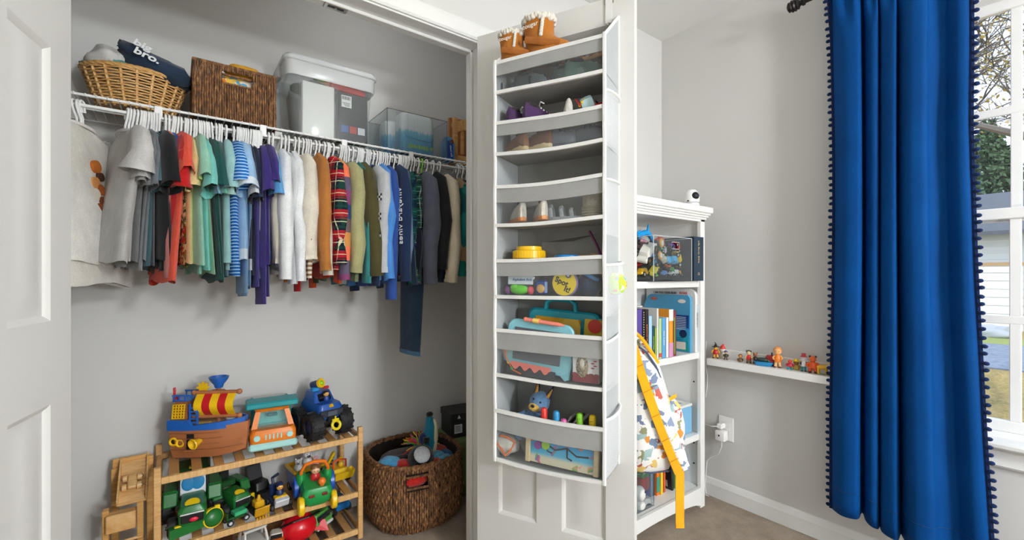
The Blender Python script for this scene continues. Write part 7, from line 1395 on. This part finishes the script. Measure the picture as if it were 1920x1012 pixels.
p2 = T('usb_charger', 'square white charger with dark port in the lower socket', 'charger', (oc0.x-.008, oc0.y+.010, oc0.z-.030), 0, 'chargers in the outlet'); q = g(plain('#f2f1ef', .3)); q.box((-.022, 0, 0), (.040, .048, .050), bev=.007); q.out('body', p2); q = g(DK); q.box((-.0425, .002, .002), (.001, .007, .008)); q.out('port', p2)
q = g(plain('#efeeeb', .4)); q.tube([(-.02, 0, -.024), (-.02, 0, -.06), (-.012, .02, -.10), (-.006, .06, -.13), (-.004, .085, -.16), (-.004, .09, -.22), (-.012, .092, -.29), (-.018, .080, -.322), (-.03, .06, -.324), (-.03, .085, -.322)], .0024, n=6); q.out('cable', p2)
pc_ = [at(1324.5, y, X=XR-.012) for y in (640, 665, 690, 705, 725, 745)]; q = g(plain('#e9e8e4', .4)); q.tube([p+Vector((0, .006*sin(i*1.4), 0)) for i, p in enumerate(pc_)], .0022, n=6); tag(q.out('camera_cable'), 'thin white cable hanging down the wall beside the bookcase', 'cable')
# ------------------------------------------------------------------ figurine ledge
LZ0, LZ1, LX = .680, .711, 2.1087; ly0, ly1 = .640, at(1325, 680, X=LX).y
lg = T('picture_ledge', 'narrow white wall ledge holding figurines between bookcase and curtain', 'shelf'); q = g(BKW); q.box(((LX+.0125+XR)/2, (ly0+ly1)/2, LZ1-.0062), (XR-LX-.0125, ly1-ly0, .012)); q.out('ledge_board', lg); q = g(BKW); q.box((LX+.006, (ly0+ly1)/2, (LZ0+LZ1)/2), (.012, ly1-ly0, LZ1-LZ0), bev=.001); q.out('front_lip', lg); q = g(BKW); q.box((XR-.006, (ly0+ly1)/2, LZ1+.018), (.012, ly1-ly0-.06, .050), bev=.002); q.out('back_rail', lg)
FG = 'figurines on the white ledge'
def figure(lb, px, ytop, ybot, body, head, hat=None, legs=None, arms=None, hair=None, ears=None, wide=.42, x=2.150, base=None, seat=False):
    p = at(px, ybot, X=x); H = at(px, ytop, X=x).z-LZ1; t = T('figurine', lb, 'figurine', (x, p.y, LZ1+.0005), -pi/2+.35, FG); w = H*wide; z0 = 0
    if legs:
        z0 = H*.26; q = g(plastic(legs))
        for s in (-1, 1): q.tube([(s*w*.28, -w*.05, 0), (s*w*.25, 0, z0*.5), (s*w*.18, 0, z0*1.15)], [w*.20, w*.17, w*.19], n=9)
        q.out('leg', t)
        q = g(plastic(base or '#4a3222'))
        for s in (-1, 1): q.sph((s*w*.30, -w*.16, w*.09), (w*.20, w*.30, w*.10), 10, 6)
        q.out('foot', t)
    hh_ = H*(.84 if hat else 1.0); hr = (hh_-z0)*.25; bh = hh_-z0-2*hr*.95
    q = g(plastic(body)); q.lathe([(.001, z0), (w*.42, z0+bh*.04), (w*.48, z0+bh*.35), (w*.36, z0+bh*.8), (w*.15, z0+bh*1.05), (.001, z0+bh*1.08)], n=16, sy=.8); q.out('body', t)
    q = g(plastic(head)); q.sph((0, 0, z0+bh+hr*.85), (hr*.95, hr*.9, hr), 16, 10); h = q.out('head', t); q = g(DK); [q.sph((s*hr*.35, -hr*.82, z0+bh+hr*.95), hr*.10, 6, 5) for s in (-1, 1)]; q.out('eye', h)
    q = g(plastic(arms or body))
    for s in (-1, 1): q.tube([(s*w*.34, 0, z0+bh*.82), (s*w*.56, -w*.12, z0+bh*.55), (s*w*.44, -w*.36, z0+bh*.42)], [w*.13, w*.12, w*.12], n=8)
    q.out('arm', t)
    if hair: q = g(plastic(hair)); q.sph((0, hr*.22, z0+bh+hr*1.05), (hr*1.08, hr*.95, hr*1.02), 14, 9); q.out('hair', h)
    if ears:
        q = g(plastic(ears)); [q.sph((s*hr*.78, .0, z0+bh+hr*1.62), (hr*.34, hr*.2, hr*.38), 10, 6) for s in (-1, 1)]; q.out('ear', h)
    if hat:
        kind, hc = hat; zt_ = z0+bh+hr*1.45; q = g(plastic(hc))
        if kind == 'witch': q.lathe([(hr*1.7, zt_-.002), (hr*1.65, zt_), (hr*.85, zt_+.001), (hr*.55, zt_+H*.10), (hr*.25, zt_+H*.19)], n=16); q.tube([(0, 0, zt_+H*.17), (-hr*.25, 0, zt_+H*.25), (-hr*.7, 0, zt_+H*.27)], [hr*.28, hr*.18, hr*.08], n=7)
        elif kind == 'brim': q.lathe([(hr*1.5, zt_-.001), (hr*1.5, zt_+.001), (hr*.9, zt_+.002), (hr*.8, zt_+hr*.8), (.001, zt_+hr*.95)], n=16)
        elif kind == 'tall': q.lathe([(hr*1.1, zt_), (hr*1.1, zt_+.002), (hr*.62, zt_+.002), (hr*.72, zt_+hr*1.3), (.001, zt_+hr*1.35)], n=14)
        else: q.lathe([(hr*1.0, zt_-hr*.2), (hr*.9, zt_+hr*.2), (hr*.5, zt_+hr*.9), (.001, zt_+hr*1.1)], n=14); q.sph((hr*.2, 0, zt_+hr*1.2), hr*.32, 8, 6)
        q.out('hat', t)
    return t
figure('yellow figurine in a red top and black pointed hat', 1342, 643, 674, '#b8242c', '#eab02c', ('witch', '#1e1e22'), '#e0a024', '#e6b43c')
figure('figurine in a white cap with red bobble behind the striped one', 1355, 646, 674, '#d8d4cc', '#e8e4de', ('cap', '#d03a34'), x=2.172)
figure('small dark figurine with purple and lime hat and striped suit', 1361, 655, 677, '#3a3a2c', '#d8b070', ('brim', '#5a4a8c'), '#5c3a34', ears='#b8c45a')
figure('squat brown figurine with an orange face', 1388, 664, 682, '#6a5436', '#c2803c', None, None, hair='#6a4426', wide=.62)
figure('cream and black figurine with a bright red bib', 1404, 657, 683, '#c8221f', '#dcc896', None, '#8a6a48', '#d8b880', '#4a3a30', '#2c2622')
figure('brown antlered figurine beside the blue boat', 1416, 661, 685, '#8f5a38', '#9a6440', None, '#7a4a2c', ears='#7a4a2c', x=2.165)
bt_ = T('boat_figurine', 'blue boat figurine with dark passengers on the white ledge', 'figurine', (2.145, at(1432, 688, X=2.145).y, LZ1+.0005), -pi/2+.3, FG); q = g(plastic('#2a86bc')); q.loft([[(x, y, 0.0) for x, y in rrect(.030, .012, .010, 3)], [(x, y, .010) for x, y in rrect(.038, .017, .014, 3)], [(x, y, .018) for x, y in rrect(.041, .019, .015, 3)]]); q.out('hull', bt_); q = g(plastic('#2c3a34')); q.sph((-.006, 0, .026), (.026, .011, .010), 12, 7); q.out('passenger', bt_); q = g(plastic('#1c1c20')); q.sph((-.034, 0, .026), (.008, .008, .014), 10, 7); q.out('stern_figure', bt_); q = g(plastic('#2f8f6a')); q.sph((.022, 0, .024), (.010, .008, .009), 10, 6); q.out('bow_figure', bt_)
ap_ = T('apple_figurine', 'dark red apple figurine behind the blue boat', 'figurine', (2.172, at(1447, 690, X=2.172).y, LZ1+.0005), 0, FG); q = g(plastic('#a81f2c')); q.lathe([(.001, .002), (.012, 0), (.025, .012), (.028, .030), (.020, .046), (.006, .048), (.001, .044)], n=20); q.out('fruit', ap_); q = g(plastic('#3a2a20')); q.cyl((0, 0, .044), (.002, 0, .060), .003, n=6); q.out('stem', ap_); q = g(plastic('#3a8a3a')); q.sph((-.014, -.02, .014), (.010, .005, .008), 8, 6); q.out('leaf', ap_)
figure('tallest orange and yellow strongman figurine with crossed arms', 1458, 651, 690, '#e07a24', '#eab070', None, '#e8b880', '#e8a85c', '#d88a4c', wide=.36, base='#7a4a30')
figure('red furry figurine waving on a teal base', 1481, 674, 694, '#b8283c', '#d8402c', None, '#2a9aac', '#b8283c', wide=.6, base='#2a9aac')
figure('brown figurine under a yellow brimmed hat', 1493, 671, 697, '#a88a3c', '#8a5a2c', ('brim', '#ecc824'), None, wide=.55, x=2.160)
figure('slim black and white figurine with red and white tall hat and teal legs', 1507, 661, 699, '#e4e4e4', '#e8e8e8', ('tall', '#c8404c'), '#1f7f94', '#26282c', wide=.28)
figure('orange striped figurine sitting with black ears', 1524, 667, 701, '#e05a1c', '#e8682a', None, '#d84a1c', '#e05a1c', None, '#26201c', wide=.55)
ln_ = T('lion_figurine', 'small yellow animal figurine walking near the curtain', 'figurine', (2.150, at(1543, 704, X=2.150).y, LZ1+.0005), -pi/2+.2, FG); q = g(plastic('#eab422')); q.tube([(-.020, 0, .026), (0, 0, .028), (.018, 0, .034)], [.009, .010, .009], n=10); q.out('body', ln_)
for x in (-.016, .012):
    for y in (-.006, .006): q = g(plastic('#eab422')); q.cyl((x, y, .026), (x+.001, y, 0), .0042, .005, 8); q.out('leg', ln_)
q = g(plastic('#f0c030')); q.sph((.026, 0, .040), (.010, .009, .010), 10, 7); q.out('head', ln_); q = g(plastic('#6a8a4a')); q.box((0, 0, .001), (.056, .026, .002)); q.out('base', ln_)
figure('brown-haired figurine in pale blue half hidden by the curtain', 1560, 671, 706, '#bcd0e6', '#e0b02c', None, '#c4d4e6', '#c4d4e6', '#4a2a1c')
# ================================================================== curtain
CUR = None
def cur_mat():
    n = N('blue_curtain'); v = n.coord(); a = n.noise(v, 420, 2); b = n.noise(v, 5, 3); n.set(Base_Color=n.mix(1, n.ramp(b, [(.3, '#003f7e'), (.7, '#00478a')]), n.ramp(a, [(.3, .82), (.7, 1.)]), 'MULTIPLY'), Roughness=.75, Specular_IOR_Level=.12); n.bump(a, .25, .001); return n.m
CUR = cur_mat(); CX = 2.115
cu = T('blue_curtain', 'royal blue curtain panel with navy pompom trim hanging beside the window', 'curtain')
prof = [(1560, .004), (1564, .022), (1578, .050), (1596, .054), (1610, .042), (1615, -.014), (1619, -.022), (1624, .016), (1634, .036), (1645, .030), (1649, -.004), (1654, .030), (1668, .050), (1679, .044), (1682, -.014), (1686, .014), (1700, .060), (1720, .066), (1734, .058), (1740, .036), (1752, .020), (1770, .010), (1778, .022), (1792, .044), (1806, .046), (1817, .036)]
CP = []
for px, d in prof: p = at(px, 500, X=CX-d); CP.append((p.y, CX-d))
def catmull(P, n):
    out = []
    for i in range(len(P)-1):
        p0, p1, p2, p3 = P[max(i-1, 0)], P[i], P[i+1], P[min(i+2, len(P)-1)]
        for k in range(n):
            t = k/n; out.append(tuple(.5*((2*p1[j])+(-p0[j]+p2[j])*t+(2*p0[j]-5*p1[j]+4*p2[j]-p3[j])*t*t+(-p0[j]+3*p1[j]-3*p2[j]+p3[j])*t**3) for j in (0, 1)))
    return out+[P[-1]]
CC = catmull(CP, 6); NC = len(CC); ZT, ZB = 2.285, .185; NZ = 48
def cpt(i, f):
    """f 0 at top, 1 at hem"""
    y, x = CC[i]; s = i/(NC-1); z = ZT+(ZB-ZT)*f; amp = .78+.30*f; x = CX-(CX-x)*amp
    y += -.085*max(0, f-.30)**1.4*max(0, s-.45)*1.9+.006*(1-f)*(.5-s)-.014*sin(pi*min(1, f*1.25))*max(0, .35-s)*2.5
    if f < .1: x = x*(f/.1)+(CX-.035+.018*sin(i*.55))*(1-f/.1)
    x += .003*sin(f*9+s*13)*f; z += (.022*max(0, 1-abs(s-.18)/.2)-.02*s)*f
    if s > .62: x += .004*sin(f*26+s*9)*(s-.62)*2.5; 
    return (x, y, z)
q = g(CUR); V = [cpt(i, j/NZ) for j in range(NZ+1) for i in range(NC)]; q.add(V, [(j*NC+i, j*NC+i+1, (j+1)*NC+i+1, (j+1)*NC+i) for j in range(NZ) for i in range(NC-1)]); po = q.out('panel', cu, smooth=180); md = po.modifiers.new('thick', 'SOLIDIFY'); md.thickness = .0022; md.offset = 0
NVY = cloth('#0a2350', .12)
for i in (0, NC-1):
    q = g(NVY); q.tube([tuple(Vector(cpt(i, j/96))+Vector((-.002, .003 if i == 0 else -.003, 0))) for j in range(97)], .0042, n=6, flat=1.6); tp = q.out('trim_tape', cu)
q = g(cloth('#0b4077', .1)); hem = [tuple(Vector(cpt(i, .955))+Vector((-.0025, 0, 0))) for i in range(NC)]; q.tube(hem, .0012, n=4); q.out('hem_stitch', cu)
q = g(NVY); q.sph((0, 0, 0), (.0080, .0090, .0068), 10, 7); pm_ = q.mesh('pompom'); NP = 80; rd = random.Random(4)
for i, sg in ((0, 1), (NC-1, -1)):
    for k in range(NP):
        p = Vector(cpt(i, (k+.5)/NP)); inst(pm_, 'pompom', cu, tuple(p+Vector((-.004, sg*(.0125+rd.uniform(-.002, .002)), rd.uniform(-.003, .003)))), (rd.uniform(-.3, .3), rd.uniform(-.3, .3), 0))
# rod
RODZ = 2.255; IRON = plain('#2a2624', .4, .6); fin = at(1497, 12, X=CX-.03); rod = T('curtain_rod', 'dark bronze curtain rod with a ribbed finial above the window', 'rod'); q = g(IRON); q.cyl((CX-.03, fin.y-.02, RODZ), (CX-.03, -.75, RODZ), .009, n=14); q.out('pole', rod)
q = g(IRON); q.X = Matrix.Translation((CX-.03, fin.y-.015, RODZ)) @ align((0, 1, 0)); q.lathe([(.009, -.01), (.015, -.008), (.015, .0), (.010, .004), (.012, .010), (.022, .016), (.019, .021), (.025, .027), (.021, .032), (.025, .038), (.019, .044), (.021, .050), (.012, .056), (.001, .058)], n=16); q.out('finial', rod)
for y in (.60, -.6): q = g(IRON); q.box((XR-.004, y, RODZ), (.008, .03, .07), bev=.003); q.cyl((XR, y, RODZ-.012), (CX-.03, y, RODZ-.012), .006, n=8); q.out('bracket', rod)
# ================================================================== outside the window
def lawn_mat():
    n = N('dry_lawn'); v = n.coord('Object'); a = n.noise(v, 1.1, 5, .7); b = n.noise(v, 22, 3, .7); f = n.math('ADD', n.math('MULTIPLY', a, .4), n.math('MULTIPLY', b, .6)); n.set(Base_Color=n.ramp(f, [(.34, '#6f7a3c'), (.46, '#a08d52'), (.6, '#c2a66c'), (.72, '#d8c08c')]), Roughness=1); n.bump(b, 1, .05); return n.m
GZ = -.60; q = g(lawn_mat()); q.add([(XR+.3, -40, GZ), (70, -40, GZ), (70, 40, GZ), (XR+.3, 40, GZ)], [(0, 1, 2, 3)]); struct(q.out('lawn', smooth=0))
q = g(lawn_mat()); q.add([(-30, -40, GZ), (XR+.3, -40, GZ), (XR+.3, YN-.3, GZ), (-30, YN-.3, GZ)], [(0, 1, 2, 3)]); struct(q.out('lawn', smooth=0))
n = N('asphalt'); n.set(Base_Color=n.ramp(n.noise(n.coord('Object'), 8, 4), [(.3, '#6b7688'), (.7, '#8b95a4')]), Roughness=.9); q = g(n.m); q.box((14.3, 0, GZ+.01), (4.4, 70, .03)); struct(q.out('road', smooth=0))
q = g(plain('#8f9a55', 1)); q.box((17.2, 0, GZ+.012), (1.6, 70, .03)); struct(q.out('verge', smooth=0))
hs = T('neighbor_house', 'white clapboard house with dark roof across the road', 'house', (21, 2.2, GZ)); q = g(plain('#dfe2e6', .7)); q.box((3, 0, 1.55), (6, 9, 3.1)); q.out('wall', hs)
SID = plain('#eceeef', .6); q = g(SID); q.loft([[(-.03, -4.5, 0), (-.06, -4.5, 0), (-.03, -4.5, .2)], [(-.03, 4.5, 0), (-.06, 4.5, 0), (-.03, 4.5, .2)]]); sm_ = q.mesh('siding_board')
for i in range(15): inst(sm_, 'siding_board', hs, (0, 0, .05+i*.2))
q = g(plain('#5a5e66', .8)); q.loft([[(-.7, -5, 3.0), (-.7, 5, 3.0), (-.7, 5, 3.12), (-.7, -5, 3.12)], [(3, -5, 4.6), (3, 5, 4.6), (3, 5, 4.75), (3, -5, 4.75)], [(6.7, -5, 3.0), (6.7, 5, 3.0), (6.7, 5, 3.12), (6.7, -5, 3.12)]]); q.out('roof', hs)
q = g(plain('#b99a70', .7)); ym = at(1850, 540, X=20.9).y-2.2
for dy in (-.85, .85): q.box((-.09, ym+dy, 1.05), (.08, .10, 2.1))
q.box((-.09, ym, 2.1), (.08, 1.8, .10)); q.out('garage_frame', hs); q = g(plain('#f0f1f0', .6)); [q.box((-.075, ym, .13+.26*i), (.05, 1.6, .245)) for i in range(8)]; q.out('garage_door', hs)
for k, (px, r) in enumerate(((1842, .35), (1862, .45), (1880, .35))): p = at(px, 620, Z=GZ+.1); o = blob(plain('#a9aeb4', .9), (18.3, at(px, 620, X=18.3).y, GZ+.12), (.35*r/.4, .4*r/.4, .22), 90+k, .2).out('garden_rock', smooth=60); tag(o, ('pale garden rock nearest the curtain edge by the road', 'larger pale garden rock in the middle of the three', 'third pale garden rock near the window bar')[k], 'rock', 'garden rocks')
def leafmesh(pts, m, size, seed, name, parent, flat=False):
    rd = random.Random(seed); q = g(m)
    for p in pts:
        a = Vector((rd.uniform(-1, 1), rd.uniform(-1, 1), rd.uniform(-1, 1))).normalized(); b = a.orthogonal().normalized(); s = size*rd.uniform(.6, 1.3); c = a.cross(b)
        q.add([p-b*s*.5, p+c*s*.28, p+b*s*.5, p-c*s*.28], [(0, 1, 2, 3)])
    o = q.out(name, parent, smooth=0); o['kind'] = 'stuff'; return o
def tree(name, lb, base, H, spread, seed, bark, leaf, nleaf, size, levels=4, lean=(0, 0), start=.25):
    rd = random.Random(seed); t = T(name, lb, 'tree', base); q = g(plain(bark, .9)); tips = []
    def grow(p, d, L, r, lv):
        pts = [p]; dd = d.copy()
        for k in range(4): dd = (dd+Vector((rd.uniform(-.22, .22), rd.uniform(-.22, .22), rd.uniform(-.08, .14)))).normalized(); pts.append(pts[-1]+dd*L/4)
        q.tube(pts, [r*(1-.18*k) for k in range(5)], n=6 if lv > 1 else 4); 
        if lv <= 1: tips.extend(pts[1:])
        if lv > 0:
            for k in range(3 if lv > 1 else 6):
                j = rd.randint(2, 4) if lv < levels else 4; ax = Vector((rd.uniform(-1, 1), rd.uniform(-1, 1), rd.uniform(-.25, .6))).normalized(); grow(pts[j], (dd*.55+ax*spread).normalized(), L*rd.uniform(.55, .78), r*.55, lv-1)
    grow(Vector((0, 0, 0)), Vector((lean[0], lean[1], 1)).normalized(), H*start*1.6, H*.017, levels); q.out('branches', t)['kind'] = 'stuff'
    L = []
    for _ in range(nleaf): p = tips[rd.randrange(len(tips))]; L.append(p+Vector((rd.gauss(0, size*2.0), rd.gauss(0, size*2.0), rd.gauss(0, size*2.0))))
    leafmesh(L, leaf, size, seed+1, 'leaves', t); return t
LEAF1 = plain('#a8a05a', .8); LEAF2 = plain('#5d7048', .9); LEAF3 = plain('#b09848', .85)
tree('budding_tree', 'thin budding tree with spreading bare branches close to the window', (7.6, -.55, GZ), 6.6, .95, 12, '#77706a', LEAF1, 3600, .034, 5, (-.05, .10), .26)
tree('budding_tree', 'second budding tree with yellow-green leaves farther down the lawn', (10.2, 2.3, GZ), 7.2, .9, 23, '#5a544e', LEAF3, 3000, .045, 5, (0, -.06), .24)
for k, (x, y, H, m, lb) in enumerate(((30, 3.2, 8.6, '#51694a', 'dark evergreen tree behind the white house'), (33, -.5, 9.2, '#5f7650', 'tall evergreen tree beyond the end of the white house roof'), (36, 6.5, 9.6, '#566e52', 'evergreen tree farthest behind the white house'), (29, -3.5, 8.0, '#647a4e', 'broad green tree beside the white house'))):
    t = T('evergreen_tree', lb, 'tree', (x, y, GZ), 0, 'evergreens behind the house'); rd = random.Random(k+50); q = g(plain('#4a3f36', .9)); q.cyl((0, 0, 0), (0, 0, H*.9), .22, .04, 8); q.out('trunk', t); pts = []
    for _ in range(9000): z = H*(.12+.88*rd.random()**1.1); r = (H-z)*.42*sqrt(rd.random())+.15; a = rd.uniform(0, 6.283); pts.append(Vector((r*cos(a), r*sin(a), z+rd.gauss(0, .15))))
    leafmesh(pts, plain(m, .95), .26, k, 'foliage', t)
